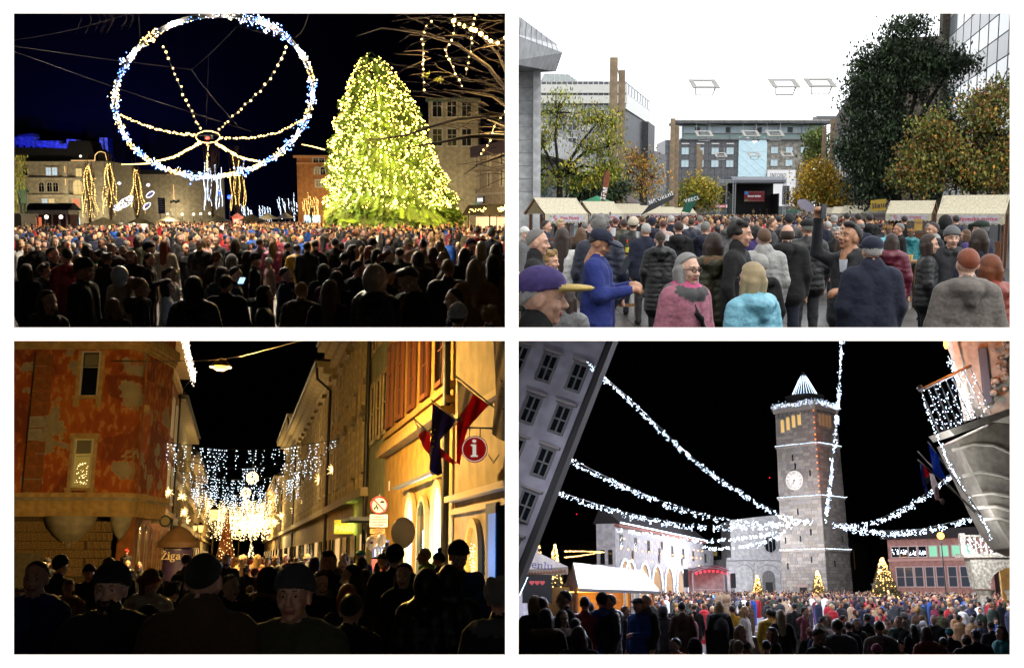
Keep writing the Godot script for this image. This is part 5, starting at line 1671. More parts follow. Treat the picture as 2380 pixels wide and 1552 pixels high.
	for u in [947.0,1021.0,1258.0,1330.0]:
		var x:=mt(u-1140.0,Z)
		var tw:=mb()
		for dx in [-.3,.3]:
			for dz in [-.3,.3]:tw.tube([V3(x+dx,0,5.6+dz),V3(x+dx,high(798,Z),5.6+dz)],.06,-1,4)
		for k in 14:
			var y:=k*high(798,Z)/14.0;var yy:=y+high(798,Z)/14.0
			for q in [[-.3,.3,.3],[.3,-.3,-.3]]:tw.tube([V3(x+q[0],y,5.6+q[2]),V3(x+q[1],yy,5.6+q[2])],.035,-1,3)
		part(tw,"lattice_tower",alu,st)
	for q in [[947.0,1021.0],[1258.0,1330.0]]:
		for dy in [.0,.5]:rod(st,"truss",alu,[V3(mt(q[0]-1140,Z),high(820,Z)+dy,5.6),V3(mt(q[1]-1140,Z),high(820,Z)+dy,5.6)],.06)
	for u in [986.0,1295.0]:
		var sp:=thing("speaker","black line array of speakers hung %s of the concert stage" % ("left" if u<1140 else "right"),"speaker",base(u,Z-5,880))
		for k in 8:bx(sp,"speaker_box",blk,V3(0,high(842+k*11,Z),0),V3(mt(29,Z),mt(10,Z),1.0),Basis(Vector3.RIGHT,.03*k))
	var sc:=thing("screen","crimson video screen with white lettering on the stage","screen",base(1142,Z+3.5,885))
	bx(sc,"display",glow("screen glow",Color(.36,.03,.08),.9),V3(0,high(885,Z+3.5),0),V3(mt(98,Z),mt(50,Z),.2))
	words("Discover Maribor",mt(9,Z),sc,glow("screen text",Color(.85,.85,.85),.9),V3(0,high(884,Z+3.5),.12),Basis(),true,"Droid Sans","lettering",mt(64,Z))
	bx(sc,"emblem",glow("screen cyan",Color(.05,.45,.7),.8),V3(-mt(38,Z),high(869,Z+3.5),.11),V3(mt(18,Z),mt(14,Z),.02))
	bx(sc,"emblem",glow("screen green",Color(.05,.5,.25),.8),V3(-mt(38,Z),high(904,Z+3.5),.11),V3(mt(14,Z),mt(7,Z),.02))
	for i in 26:bx(sc,"border_mark",glow(["screen cyan","screen gold","screen green"][i % 3],[Color(.05,.45,.7),Color(.8,.5,.05),Color(.05,.5,.25)][i % 3],.8),V3(mt(-46+(i % 13)*7.6,Z),high(862 if i<13 else 908,Z+3.5),.11),V3(mt(4,Z),mt(2,Z),.02))
	# ---- white-banded block to the left
	Z=170.0
	a=base(84,Z,500);b=base(512,Z,500)
	var top:=high(328,Z)
	var wb:=facade("hotel_block","tall pale block with white bands and glazed strips behind the yellow-green tree",a,b,top,45,mat("pale tile",C("b4b6bb"),.6,"plaster",.3))
	W=b.x-a.x
	var strip:=mat("strip glass",C("4c5058"),.12);var wht:=mat("white enamel",C("cfcfcb"),.5)
	for q in [[345.0,386.0],[398.0,436.0]]:bx(wb,"band",wht,V3(W/2+.1,(high(q[0],Z)+high(q[1],Z))/2,-20),V3(W+.6,high(q[0],Z)-high(q[1],Z),41))
	for v in [344.0,397.0,447.0]:
		for i in 17:window(wb,V3(W*(i+.5)/17.0,high(v,Z),.04),W/17.0-.12,mt(13,Z),wht,strip,{"frame":.05})
	for r in 6:
		for i in 6:window(wb,V3(W*(i+.6)/6.3,high(497+r*68,Z),.03),1.25,1.0,M("white sheet"),[strip,wht,strip][(i*2+r) % 3],{"frame":.08,"mull":1})
	for i in 13:bx(wb,"tile_joint",M("tile joint"),V3(W*i/13.0+.2,high(700,Z),.005),V3(.05,high(455,Z)*.98,.02))
	for i in 15:bx(wb,"tile_joint",M("tile joint"),V3(W/2,high(470+i*34,Z),.009),V3(W,.05,.02))
	var tent:=mb();tent.prism(PackedVector2Array([V2(0,0),V2(6.2,0),V2(4.6,1.1),V2(.6,1.3)]),-5,-1)
	part(tent,"terrace_roof",mat("brown tent",C("4a4340"),.9),wb,T3(V3(.8,top+.2,-1)))
	for i in 12:window(wb,V3(W*.06+i*W*.72/12.0,top,-.3),W*.72/12.0-.1,1.15,M("white sheet"),pane("rail glass",Color(.8,.85,.85),.35),{"frame":.04})
	var c2:=base(632,200.0,500)
	var side:=facade("hotel_wing","grey side wing of the white-banded block",b+V3(.05,0,-.3),c2,top,8,mat("slate panel",C("5f6168"),.6,"concrete",.3))
	var WS:float=side.get_meta("w")
	bx(side,"band",wht,V3(WS/2,top*.87,.1),V3(WS+.1,2.6,.3));bx(side,"band",mat("strip metal",C("9da2a6"),.4),V3(WS/2,top-.9,.06),V3(WS,1.9,.2))
	for i in 9:window(side,V3(WS*(i+.5)/9.0,top-1.8,.17),WS/9.0-.4,1.6,steel,strip,{})
	for r in 4:window(side,V3(WS*.72,top*(.72-r*.13),.05),3.2,1.4,steel,strip,{})
	bx(side,"stair_tower",mat("slate dark",C("4b4d53"),.6,"concrete",.3),V3(WS*.84,top*.40,.6),V3(WS*.32,top*.8,1.2))
	var far:=facade("grey_block","low grey block with narrow windows between the hotel wing and the office block",base(632,260),base(712,290),high(655,260),10,mat("grey render",C("7d7f84"),.8,"concrete",.3))
	for r in 3:
		for i in 4:window(far,V3(far.get_meta("w")*(i+.6)/4.4,4.0+r*4.2,.03),2.0,2.4,M("white sheet"),strip,{})
	# ---- the concrete building with the overhang, at the picture's edge
	Z=66.0
	var oh:=thing("concrete_building","concrete building with a faceted overhanging upper floor","building",base(-40,Z,300))
	var P:=on(-60,240,58)-oh.transform.origin
	var pA:=frame[1].affine_inverse()*oh.transform
	var org:=pA.origin
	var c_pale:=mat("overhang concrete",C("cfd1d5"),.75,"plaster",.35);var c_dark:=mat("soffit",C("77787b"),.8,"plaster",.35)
	var A0:=on(-70,236,60)-org;var B0:=on(182,282,71)-org
	var A1:=on(-60,85,59)-org;var B1:=on(214,190,70)-org;var B2:=on(196,156,70.5)-org;var A2:=on(-40,-20,59.3)-org
	var back:=V3(-9,0,-3)
	var m1:=mb();m1.quad(A0,B0,B1,A1);m1.quad(A1,B1,B2,A2);m1.quad(B0,B0+back,B2+back,B2);m1.tri(B0,B2,B1)
	m1.quad(A2,B2,B2+back,A2+back)
	part(m1,"overhang",c_pale,oh)
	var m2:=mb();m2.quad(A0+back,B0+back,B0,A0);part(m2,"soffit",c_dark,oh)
	for i in 9:
		var f:=(i+1)/10.0
		rod(oh,"panel_joint",M("joint pale"),[A0.lerp(B0,f),A1.lerp(B1,f),A2.lerp(B2,f)],.02,-1,4)
	rod(oh,"panel_joint",M("joint pale"),[A0.lerp(A1,.5),B0.lerp(B1,.5)],.02,-1,4)
	var cl:=on(60,400,70)-org
	bx(oh,"column",M("column tile"),V3(cl.x-2.6,cl.y/2-1.0,cl.z-2),V3(5.6,cl.y*1.6,4));bx(oh,"column",M("column tile"),V3(cl.x+.4,cl.y/2-1.0,cl.z-1.6),V3(.5,cl.y*1.6,4.4))
	for i in 9:bx(oh,"tile_joint",M("tile joint"),V3(cl.x-2.6,3.5+i*.85,cl.z+.02),V3(5.6,.03,.03))
	var low:=facade("glazed_pavilion","low pavilion with sloping roof and dark glazing behind the left stalls",base(-30,74),base(270,96),high(660,74),6,mat("pavilion wall",C("74777b"),.7,"concrete",.4))
	for r in 2:
		for i in 6:window(low,V3(low.get_meta("w")*(i+.5)/6.0,1.2+r*2.2,.03),low.get_meta("w")/6.0-.3,1.9,steel,M("dim glass"),{})
	var lr:=mb();lr.prism(PackedVector2Array([V2(0,0),V2(3.5,0),V2(.3,1.6),V2(0,1.6)]),0,low.get_meta("w"),Transform3D(Basis(Vector3.UP,PI/2),V3(0,high(660,74),.9)))
	part(lr,"roof",c_pale,low)
	# ---- the panelled building to the right
	a=base(2082,92,300);b=base(2560,60,300)
	var rh:=24.0
	var rb:=facade("panel_building","office building with a grid of grey glass and white panels above the autumn tree",a,b,rh,10,mat("panel wall",C("6e7175"),.6))
	W=rb.get_meta("w")
	var gl:=mat("grey glass",C("8d979c"),.12);var wp:=mat("white panel",C("c9c9cd"),.35)
	var nx:=10
	for i in nx:
		for r in 12:
			var ww:=W/nx
			bx(rb,"panel",wp if r % 2==1 else gl,V3(ww*(i+.5),rh-2.0-r*1.6-.8,.03),V3(ww-.14,1.5,.06))
	for i in nx+1:bx(rb,"mullion",mat("mullion",C("4f4b50"),.6),V3(W*i/nx,rh/2,.04),V3(.13,rh,.09))
	bx(rb,"parapet",M("brown concrete"),V3(W/2,rh-.9,.12),V3(W,2.0,.25))
	bx(rb,"end_pier",M("brown concrete"),V3(-.9,rh/2+.8,-.6),V3(1.8,rh+1.6,2.5))
	var rb2:=facade("concrete_wing","dark concrete wing with slanted bays seen through the trees",base(1525,215,700),base(1760,118,700),high(505,215),8,M("brown concrete"))
	for i in 14:window(rb2,V3(rb2.get_meta("w")*(i+.5)/14.0,7.5,.05),rb2.get_meta("w")/14.0-2.0,8.5,steel,[gl,wp][i % 2],{"bars":1})
	# ---- steel pylons with their cables and hanging lamps
	var rust:=mat("brown steel",C("a08b70"),.7,"plaster",.3)
	for q in [[454,90,213,40,"tallest pair of brown steel pylons beside the yellow-green tree"],[740,150,508,24,"second pair of brown steel pylons before the dark stone wing"],[865,212,637,16,"third, smallest pair of brown steel pylons left of the stage"],[1508,150,510,24,"pair of brown steel pylons beside the big dark tree"],[1410,212,640,16,"small pair of brown pylons before the concrete wing"]]:
		var py:=thing("pylon",q[4],"pylon",base(q[0],q[1]),.0,"brown steel pylons")
		var w:float=.66;var h:=high(q[2],q[1])
		bx(py,"blade",rust,V3(0,h/2,0),V3(w,h,.35));bx(py,"blade",rust,V3(.82 if q[0]<1300 else -.82,h/2-.45,-1.2),V3(w*.85,h-.9,.3))
		for k in 4:rod(py,"tie",mat("dark tie",C("3a3530"),.6),[V3(.3,h*(.95-k*.2),0),V3(.6 if q[0]<1300 else -.6,h*(.9-k*.2),-1.2)],.03)
	var n_l:=0
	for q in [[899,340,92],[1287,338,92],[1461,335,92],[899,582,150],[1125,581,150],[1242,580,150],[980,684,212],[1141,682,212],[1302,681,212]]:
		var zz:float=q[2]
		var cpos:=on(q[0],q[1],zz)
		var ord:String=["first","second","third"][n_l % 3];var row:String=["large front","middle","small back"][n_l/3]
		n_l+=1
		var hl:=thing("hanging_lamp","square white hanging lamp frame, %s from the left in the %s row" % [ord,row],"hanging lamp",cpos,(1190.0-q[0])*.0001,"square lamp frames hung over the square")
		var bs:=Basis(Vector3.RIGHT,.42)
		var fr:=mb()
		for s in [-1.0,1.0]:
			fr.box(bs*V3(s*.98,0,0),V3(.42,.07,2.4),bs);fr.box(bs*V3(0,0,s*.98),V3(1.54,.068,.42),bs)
		part(fr,"frame",mat("lamp frame",C("86847e"),.6),hl)  # white frame coloured grey, its backlit shade put into the paint
		var wr:=mb()
		var L:=[V3(-.75,-1.0,.2),V3(.75,-1.0,.2),V3(.85,-.35,.6),V3(-.85,-.35,.6)]
		for i in 4:wr.tube([L[i],L[(i+1) % 4]],.06,-1,4);wr.tube([L[i],bs*V3(-.9 if i in [0,3] else .9,0,.9)],.022,-1,4)
		part(wr,"wire_frame",M("white sheet"),hl)
		for s in [-1.0,1.0]:rod(hl,"hanger",M("white sheet"),[V3(s*.95,.3,-.7),V3(s*.95,1.45,-.7)],.025,-1,4)
		bx(hl,"lamp_tube",M("white sheet"),bs*V3(0,.12,.55),V3(1.2,.06,.06))
	for q in [[[470,225,90],[840,262,91],[1240,268,92],[1510,252,92],[1640,240,92]],[[515,270,91],[840,298,92],[1100,310,92],[1320,310,92],[1510,290,92],[1640,280,92]],[[765,512,150],[1000,545,150],[1240,545,150],[1490,520,150]],[[880,640,212],[1140,670,212],[1400,645,212]]]:
		var c:=curve(q,12);var o:Vector3=c[0]
		var loc:=mb();var pl:=[]
		for p in c:pl.append(p-o)
		solo(loc.tube(pl,.018,-1,4),"cable",mat("thin cable",C("77777a"),.6),"thin steel cable %s over the square" % ["topmost, strung above the large lamp frames","just under the topmost, through the large lamp frames","between the second pylons","between the smallest pylons"][[225,270,512,640].find(int(q[0][1]))],"cable",o)
	# ---- trees
	var yg:=[C("8f9a2c"),C("a8a02e"),C("748726"),C("b9a83a"),C("63761f")]
	var orange:=[C("a8772a"),C("b88a32"),C("7f5a24"),C("968c38")]
	var dk:=[C("2c3d2a"),C("24341f"),C("384a30"),C("1d2a1a"),C("455a3a")]
	var aut:=[C("6d7230"),C("585e24"),C("80742c"),C("5f6628"),C("a0742a"),C("4a5222"),C("8a5a22"),C("666a28")]
	leafy_tree("ash_tree","yellow-green leaved tree with open crown behind the left stalls",75,185,900,[[190,480,120,95],[390,520,110,80],[120,640,110,90],[300,640,140,90],[440,640,70,70],[90,780,100,80],[280,780,150,80],[420,760,80,60]],420,26,.27,yg,.42,C("2f2620"),{"vf":760,"uf":200,"twigs":.55,"wide":.36,"droop":true,"r":.26})
	leafy_tree("orange_tree","half bare tree with orange leaves below the hotel wing",112,590,930,[[590,700,80,60],[540,770,60,60],[640,790,70,70],[580,850,90,50]],120,16,.3,orange,.5,C("3a3129"),{"vf":800,"twigs":1.0,"wide":.5,"r":.2})
	leafy_tree("dark_bush","dark green bushy tree behind the brown feather flag",88,380,950,[[320,850,90,50],[440,850,80,60]],170,24,.34,[C("33442a"),C("2a3a22"),C("3f5230")],.4,C("2b241e"),{"vf":880,"gap":-.35})
	leafy_tree("linden_tree","yellow-green tree before the dark stone wing, left of the stage",165,850,960,[[810,820,60,50],[880,860,70,50],[920,880,45,55],[770,900,50,35]],230,24,.48,[C("8d9132"),C("a38a2a"),C("6d7d2a"),C("b09a3a")],.8,C("3a3129"),{"vf":900,"gap":-.35})
	leafy_tree("poplar_tree","slim green and golden tree right of the concert stage",155,1450,960,[[1450,610,40,55],[1450,690,50,50]],120,20,.5,[C("5f7434"),C("74813a"),C("54662e")],.7,C("3a3129"),{"vf":760,"gap":-.35})
	leafy_tree("golden_tree","golden yellow tree beside the white feather flag",150,1450,960,[[1440,780,70,70],[1490,820,80,60],[1390,890,50,50],[1520,890,70,50]],300,26,.45,[C("b08f34"),C("d0a63a"),C("8f8a32"),C("a9841f")],.75,C("3a3129"),{"vf":880,"gap":-.35})
	leafy_tree("magnolia_tree","huge dark green broadleaf tree towering over the right stalls",72,1830,960,[[1890,60,110,60],[1820,190,170,90],[1960,230,170,110],[1700,300,120,90],[1880,380,240,110],[1660,440,110,70],[2100,250,110,60],[1760,560,200,110],[1950,560,200,120],[1650,690,130,80],[1800,740,180,100],[1720,850,150,90],[1900,860,160,80],[1600,640,80,50]],1500,24,.30,dk,.36,C("241e19"),{"vf":700,"wide":.46,"rough":.35,"droop":true,"r":.4,"twigs":.25,"gap":-.2})
	leafy_tree("autumn_tree","olive and orange autumn tree hanging over the right stalls",60,2200,960,[[2250,470,150,90],[2080,560,170,100],[2330,620,150,120],[2000,690,160,90],[2180,720,200,110],[1930,790,120,70],[2120,820,180,60],[2340,790,140,80],[2340,340,60,110]],1000,24,.21,aut,.36,C("2b221b"),{"vf":640,"wide":.62,"r":.22,"twigs":.6,"gap":-.22})
	# ---- stalls
	for q in [[178,46,"Vina Plateis","nearest"],[385,60,"Vina Jare","second"],[527,75,"Vina Ruisser","third"],[640,92,"Vina Brinj","fourth"],[715,112,"Vina","fifth"],[768,132,"Vina","sixth"],[815,148,"Vina","seventh"],[867,166,"Vina","farthest"]]:
		stall(q[1],q[0],.6,q[2],"cream canvas stall with red lettered banner, %s of the left row" % q[3])
	for q in [[2212,39,"Radgonske gorice","nearest"],[1908,56,"Vina Finšter","second"],[1760,74,"Vina Vesna","third"],[1640,92,"Vina Steyer","fourth"],[1580,110,"Vina","fifth"],[1525,130,"Vina","sixth"],[1490,148,"Vina","seventh"],[1460,165,"Vina","farthest"]]:
		stall(q[1],q[0],-.6,q[2],"cream canvas stall with red lettered banner, %s of the right row" % q[3])
	feather_flag("feather_flag","brown feather flag with a white ring rising above the stalls",62,[[402,925],[418,915],[437,830],[444,780],[436,757],[424,765],[412,800],[404,860]],[[404,930],[410,800],[424,760]],C("8a4a26"),"IFM",415,870,.3,1.35)
	feather_flag("feather_flag","dark grey feather flag leaning over the left stalls",66,[[594,975],[625,962],[690,930],[745,900],[757,880],[748,868],[720,866],[680,890],[630,930]],[[596,972],[680,890],[735,865]],C("3c3d40"),"NA OREHI",690,893,.26,.4)
	feather_flag("feather_flag","green feather flag with three white triangles over the left stalls",82,[[790,958],[830,966],[858,915],[876,880],[850,876],[826,886]],[[790,962],[828,884],[876,879]],C("1a6a58"),"VRECL",840,900,.3,.25)
	var fl:=thing("feather_flag","white teardrop flag right of the stage","flag",base(1460,80))
	var fo:=fl.transform.origin;var lo:=frame[1].affine_inverse()*fo
	part(plate([[1352,905],[1362,900],[1392,898],[1420,920],[1462,968],[1400,958],[1365,940],[1350,920]],80,.02,V3(lo.x,lo.y,-80)),"banner",mat("flag white",C("c4bdd2"),.7),fl)
	rod(fl,"pole",M("flag pole"),[O3,on(1462,968,80.02)-lo,on(1420,918,80.02)-lo,on(1385,897,80.02)-lo],.02)
	# green parasol, brown tent, yellow poster
	var gpz:=thing("parasol","green parasol top behind the second left stall","parasol",base(380,80))
	part(mb().lathe([V2(1.4,0),V2(.03,.55)],V3(0,high(917,80),0),8),"canopy",mat("green cloth",C("1d7a55"),.8),gpz);rod(gpz,"pole",steel,[O3,V3(0,high(905,80),0)],.03)
	var bt:=thing("parasol","dark brown parasol top behind the third left stall","parasol",base(525,100))
	part(mb().lathe([V2(1.5,0),V2(.03,.7)],V3(0,high(918,100),0),8),"canopy",mat("brown cloth",C("4a3c38"),.8),bt);rod(bt,"pole",steel,[O3,V3(0,high(900,100),0)],.03)
	var ys:=thing("poster","yellow poster board hung on the third right stall","poster",base(1742,66))
	part(plate([[1706,905],[1782,897],[1780,952],[1706,958]],66,.03,on(1742,horizon[1],66)*V3(1,0,1)+V3(0,-eye[1],0)),"board",mat("yellow print",C("b89a3a"),.7),ys)
	words("Haus",.3,ys,M("dark print"),on(1750,928,65.96)-(frame[1].affine_inverse()*ys.transform.origin),Basis(Vector3.BACK,.1),false,"Droid Serif")
	var pf:=thing("poster","ochre paper notice with dark script on a post of the second right stall","poster",base(1940,52))
	bx(pf,"sheet",mat("ochre paper",C("9a7a3a"),.8),V3(0,high(1022,52),0),V3(mt(38,52),mt(56,52),.01));words("Finšter",.12,pf,M("dark print"),V3(0,high(1012,52),.008),Basis(),false,"Droid Serif")
	# ---- standing tables
	for q in [[500,20.8,1166,"light wooden bar table with a wine bottle among the crowd"],[1918,22.0,1195,"light wooden bar table with paper cups at the right"]]:
		var tb:=thing("bar_table",q[3],"table",base(q[0],q[1]),.25,"wooden bar tables")
		var h:=high(q[2],q[1]);var wd:=mat("pale wood",C("a8794a"),.7,"stone",2.0)
		bx(tb,"table_top",wd,V3(0,h-.02,0),V3(.62,.04,.6))
		for s in [[-1,1],[1,1],[-1,-1],[1,-1]]:rod(tb,"leg",wd,[V3(s[0]*.24,0,s[1]*.24),V3(s[0]*.22,h-.04,s[1]*.22)],.03)
		bx(tb,"stretcher",wd,V3(0,.22,.24),V3(.46,.06,.03));bx(tb,"stretcher",wd,V3(0,.22,-.24),V3(.46,.06,.03))
	var bo:=thing("wine_bottle","green wine bottle with yellow label and orange cap on the bar table","bottle",base(529,20.6)+V3(0,high(1166,20.8),0))
	part(mb().lathe([V2(.001,0),V2(.037,.004),V2(.038,.17),V2(.015,.24),V2(.014,.3),V2(.001,.301)],O3,12),"bottle_glass",mat("green glass",C("1c2a14"),.1),bo)
	part(mb().lathe([V2(.0385,.05),V2(.0388,.15)],O3,12),"paper_label",mat("yellow label",C("c2b23a"),.7),bo);part(mb().lathe([V2(.0155,.23),V2(.0155,.305),V2(.001,.306)],O3,10),"foil_cap",mat("orange foil",C("c4471c"),.4),bo)
	for q in [[1896,21.8,"nearer yellow paper cup on the right bar table"],[1912,21.9,"farther yellow paper cup on the right bar table"]]:
		solo(mb().lathe([V2(.001,0),V2(.03,0),V2(.042,.13),V2(.038,.13),V2(.028,.01)],O3,10),"paper_cup",mat("paper cup",C("c9a96a"),.8),q[2],"cup",base(q[0],q[1])+V3(0,high(1195,22.0),0))
	# ---- people
	var HERE:="at the day market"
	people("""
95 1372 265 82 stout_collar black cap whitehair purple | !older person in purple cap with cream peak, profile, nearest at the market | visor=straw skin=0 trousers=black
85 1105 118 80 collar black short greyhair - | !older person with wavy grey hair and black jacket behind the capped profile | skin=0
150 1205 105 60 collar charcoal curly blond - | !person with tousled blond hair peering over the purple cap | skin=0
385 1108 118 75 phone_stout royal cap darkhair navy | !person in blue fleece and navy cap looking down at a phone | nod=22 skin=3 trousers=blue
395 1030 95 165 puffer navy curly greyhair - | with thick grey hair
815 1240 150 35 stout_fur_scarf_strap_woman dustypink bob silver - | !smiling older person in dusty pink coat with grey fur collar and glasses | glasses=yes fur=grey scarf=pink bag=black skin=2
1135 1290 160 -150 puffer_woman_stout_hood sky bob paleblond - | !person with straight blond hair and light blue quilted jacket, bag straps behind | glasses=yes bag=cream
1172 1225 118 -165 fur_woman black short whitehair - | !white-haired person in black fur-collared coat behind the light blue jacket | fur=black
945 1120 110 180 puffer_hood_fur_woman olive bob brownhair - | !person in olive parka with brown fur-edged hood seen from behind | fur=tan
1190 1090 95 178 puffer_stout_collar lightgrey short lightbrown - | !person in black and pale grey down jacket seen from behind | hood=black
1302 1065 88 165 stout_hood black balding brownhair - | with leather jacket
1402 1036 82 180 puffer_stout black flatcap greyhair black | tall
1068 1062 112 60 collar black curly darkhair - | !person with tousled black hair and open mouth, turned right in black coat | turn=10 skin=0
1612 1080 118 -55 raisel_cup_hood charcoal quiff darkhair - | !bearded person in grey jacket holding a phone up high | turn=-15 nod=-18 skin=3 trousers=navy
1715 1150 128 178 stout_collar navy cap whitehair navy | !person in navy cap and navy coat, white hair below the cap | skin=0
2178 1215 150 172 hood_stout_woman greybrown short redhair - | !person with short copper hair and hooded grey wool coat at the front |
2285 1240 138 -170 puffer_hood_woman rust bob ginger - | !person with orange-red bob and rust jacket at the front right corner |
2098 1085 92 -8 hood charcoal beanie brownhair grey | !young person in grey knit beanie and dark jacket with blue collar | skin=2 scarf=royal
1985 1118 92 78 puffer_woman black bob brownhair - | with fringe
1808 1108 82 150 puffer_woman_hood maroon long brownhair - | beside the maroon row
2232 1098 100 175 woman navy bob brownhair - | in the market's right corner
2245 1040 78 -140 stout navy flatcap greyhair darkgreen | bending to a stall
2012 1045 64 -80 scarf charcoal short darkhair - | at the stall counter | scarf=lightgrey
618 1050 66 180 stout navy short whitehair - | at the bar table
686 1095 76 180 puffer_hood_long_woman black tied brownhair - | behind the bar table
556 1022 60 170 puffer black beanie darkhair cream | near the bar table
512 1022 50 180 puffer olive short brownhair - | beyond the bar table
776 1040 64 180 hood black short brownhair - | arm's length from the pink coat
906 1040 64 150 hood navy short greyhair - | mid crowd
962 1050 46 185 woman red pony darkhair - | small, in bright red
1150 1058 60 180 woman purple bob darkhair - | in patterned coat
1222 1200 60 170 woman yellow bob brownhair - | mostly hidden
212 1088 92 170 puffer_woman white long brownhair - | by the left stalls
302 1072 66 172 fur_woman black long lightbrown - | by the left stalls | fur=brown
132 1030 54 85 hood navy short darkhair - | at the first left stall | scarf=grey
200 1022 46 70 woman charcoal curly paleblond - | at the first left stall
28 1068 58 40 woman grey beanie greyhair white | at the first left stall
648 1014 50 180 hood navy cap darkhair navy | mid crowd
702 1025 48 160 puffer_woman blush short auburn - | mid crowd
1546 1068 58 -20 scarf_woman black curly whitehair - | !white-haired person in sunglasses and black scarf under the raised arm | glasses=yes frame=0a0a0a scarf=charcoal
1592 1042 68 -70 hood brown short lightbrown - | behind the raised arm
1312 1000 52 175 puffer black beanie darkhair charcoal | mid crowd
1364 1038 50 5 hood charcoal short lightbrown - | mid crowd
1226 1018 54 85 puffer black short lightbrown - | mid crowd
1656 1025 54 170 navy navy balding greyhair - | right of the raised arm
1500 1030 46 160 coat charcoal short whitehair - | mid crowd
1530 1000 42 180 coat grey cap whitehair lightgrey | mid crowd
1720 1044 46 -160 coat charcoal flatcap greyhair grey | near the right stalls
1762 1040 46 -150 coat charcoal flatcap greyhair charcoal | near the right stalls
1790 1052 52 -170 woman sky crown lightbrown camel | !blond person in paper crown and light blue jacket |
1846 1044 56 -90 coat black short greyhair - | near the right stalls
1902 1066 46 160 puffer_hood_woman teal crown lightbrown camel | !person in paper crown and teal jacket with purple hood | hood=purple
1700 992 46 175 hood black short darkhair - | near the right stalls
1646 988 42 180 coat black short darkhair - | near the right stalls
1592 985 40 160 coat charcoal short darkhair - | mid crowd
2168 1075 56 -120 woman purple bob lightbrown - | at the right stalls
2068 1012 60 150 hoodless_hood black hoodup darkhair - | at the right stalls
322 1032 46 175 coat black short greyhair - | by the left stalls
350 1005 40 165 puffer_woman blush short greyhair - | by the left stalls
160 1140 60 175 woman black long darkhair - | by the left stalls
235 1395 140 150 puffer_woman grey bob brownhair - | !person in grey quilted jacket half hidden behind the purple cap | least=1.3
1108 1010 46 0 hood navy short darkhair - | mid crowd
1015 1020 46 178 hood grey short lightbrown - | mid crowd
838 1015 44 170 puffer navy short brownhair - | mid crowd
880 1000 40 175 coat lightgrey short greyhair - | mid crowd
1050 1000 38 180 coat brown short greyhair - | mid crowd
740 1000 42 185 coat navy short whitehair - | mid crowd
805 998 40 60 coat white short brownhair - | mid crowd
1410 1000 40 175 coat black short darkhair - | mid crowd
1455 1010 46 165 coat navy long darkhair - | mid crowd
1260 1000 40 180 puffer navy short darkhair - | mid crowd
430 1045 50 120 hood red short darkhair - | holding up a phone
470 1010 42 180 coat brown short auburn - | by the left stalls
600 1000 40 170 coat black short lightbrown - | mid crowd
1990 1040 46 -160 coat black short greyhair - | at the right stalls
2120 1000 44 170 coat navy short darkhair - | at the right stalls
1870 1000 40 170 coat black short darkhair - | at the right stalls
""","people in the day market crowd",HERE)
	# things held up
	var ph:=C("16161a")
	for q in [[520,1216,10.2,"black phone in the hand of the blue fleece",.5],[1478,958,10.6,"phone held high by the bearded person",.1],[444,968,47,"phone held up before the second stall",.0]]:
		var pt:=on(q[0],q[1],q[2])
		var pn:=thing("phone",q[3],"phone",pt,.6)
		bx(pn,"case",mat("phone case",ph,.4),O3,V3(.075,.15,.009),Basis(Vector3.BACK,-q[4]));bx(pn,"display",mat("phone glass",C("30343c"),.1),Basis(Vector3.BACK,-q[4])*V3(0,0,.006),V3(.068,.14,.002),Basis(Vector3.BACK,-q[4]))
	solo(mb().lathe([V2(.001,0),V2(.03,0),V2(.042,.12),V2(.038,.12),V2(.028,.01)],O3,12),"plastic_cup",pane("clear cup",Color(.8,.82,.85),.4),"clear plastic cup in the bearded person's hand","cup",on(1572,1250,10.2))
	for q in [[578,1085,19,"white paper cup near the bar table"],[720,1100,18,"white paper cup before the black hooded jacket"],[458,1078,14,"clear cup beside the thick grey hair"]]:
		solo(mb().lathe([V2(.001,0),V2(.03,0),V2(.04,.11),V2(.001,.112)],O3,10),"paper_cup",M("white cup"),q[3],"cup",on(q[0],q[1],q[2]))
	# three on the stage
	for q in [[1138,957,"person in a pale coat standing on the concert stage","beige"],[1170,958,"person in black at the middle of the concert stage","black"],[1203,958,"person in black at the far right of the concert stage","charcoal"]]:
		person(q[0],q[1]-9,4.6,0,"coat",q[3],"short","lightbrown","",q[2],"people on the concert stage",{"floor":1.3,"least":.5,"most":9.0})
	far_crowd(far_spots(40,255,1.15,560,1560,[],1500)+far_spots(30,70,1.3,330,1750),"crowd","dense far crowd of heads filling the market square before the stage")

# ---------------------------------------------------------------- the night street with the light curtains
func st(w:float,s:float) -> Vector3:            # w metres right of the eye, s metres along the street
	return V3(-.2544*s+.9671*w,-eye[cq],-.9671*s-.2544*w)

func wall_at(u:float,w:float) -> float:         # how far along the street a side wall is met at u
	var r:=ray(u,horizon[cq])
	var k:=V2(r.x,r.z)
	var along:=k.dot(V2(-.2544,-.9671));var side:=k.dot(V2(.9671,-.2544))
	return w/side*along

func street_facade(called:String,label:String,w:float,s0:float,s1:float,h:float,m:Material,group:="",deep:=6.0) -> Node3D:
	# right-hand walls run from far to near, left-hand walls from near to far, so that z looks into the street
	var f:=facade(called,label,st(w,s1) if w>0 else st(w,s0),st(w,s0) if w>0 else st(w,s1),h,deep,m,group)
	return f

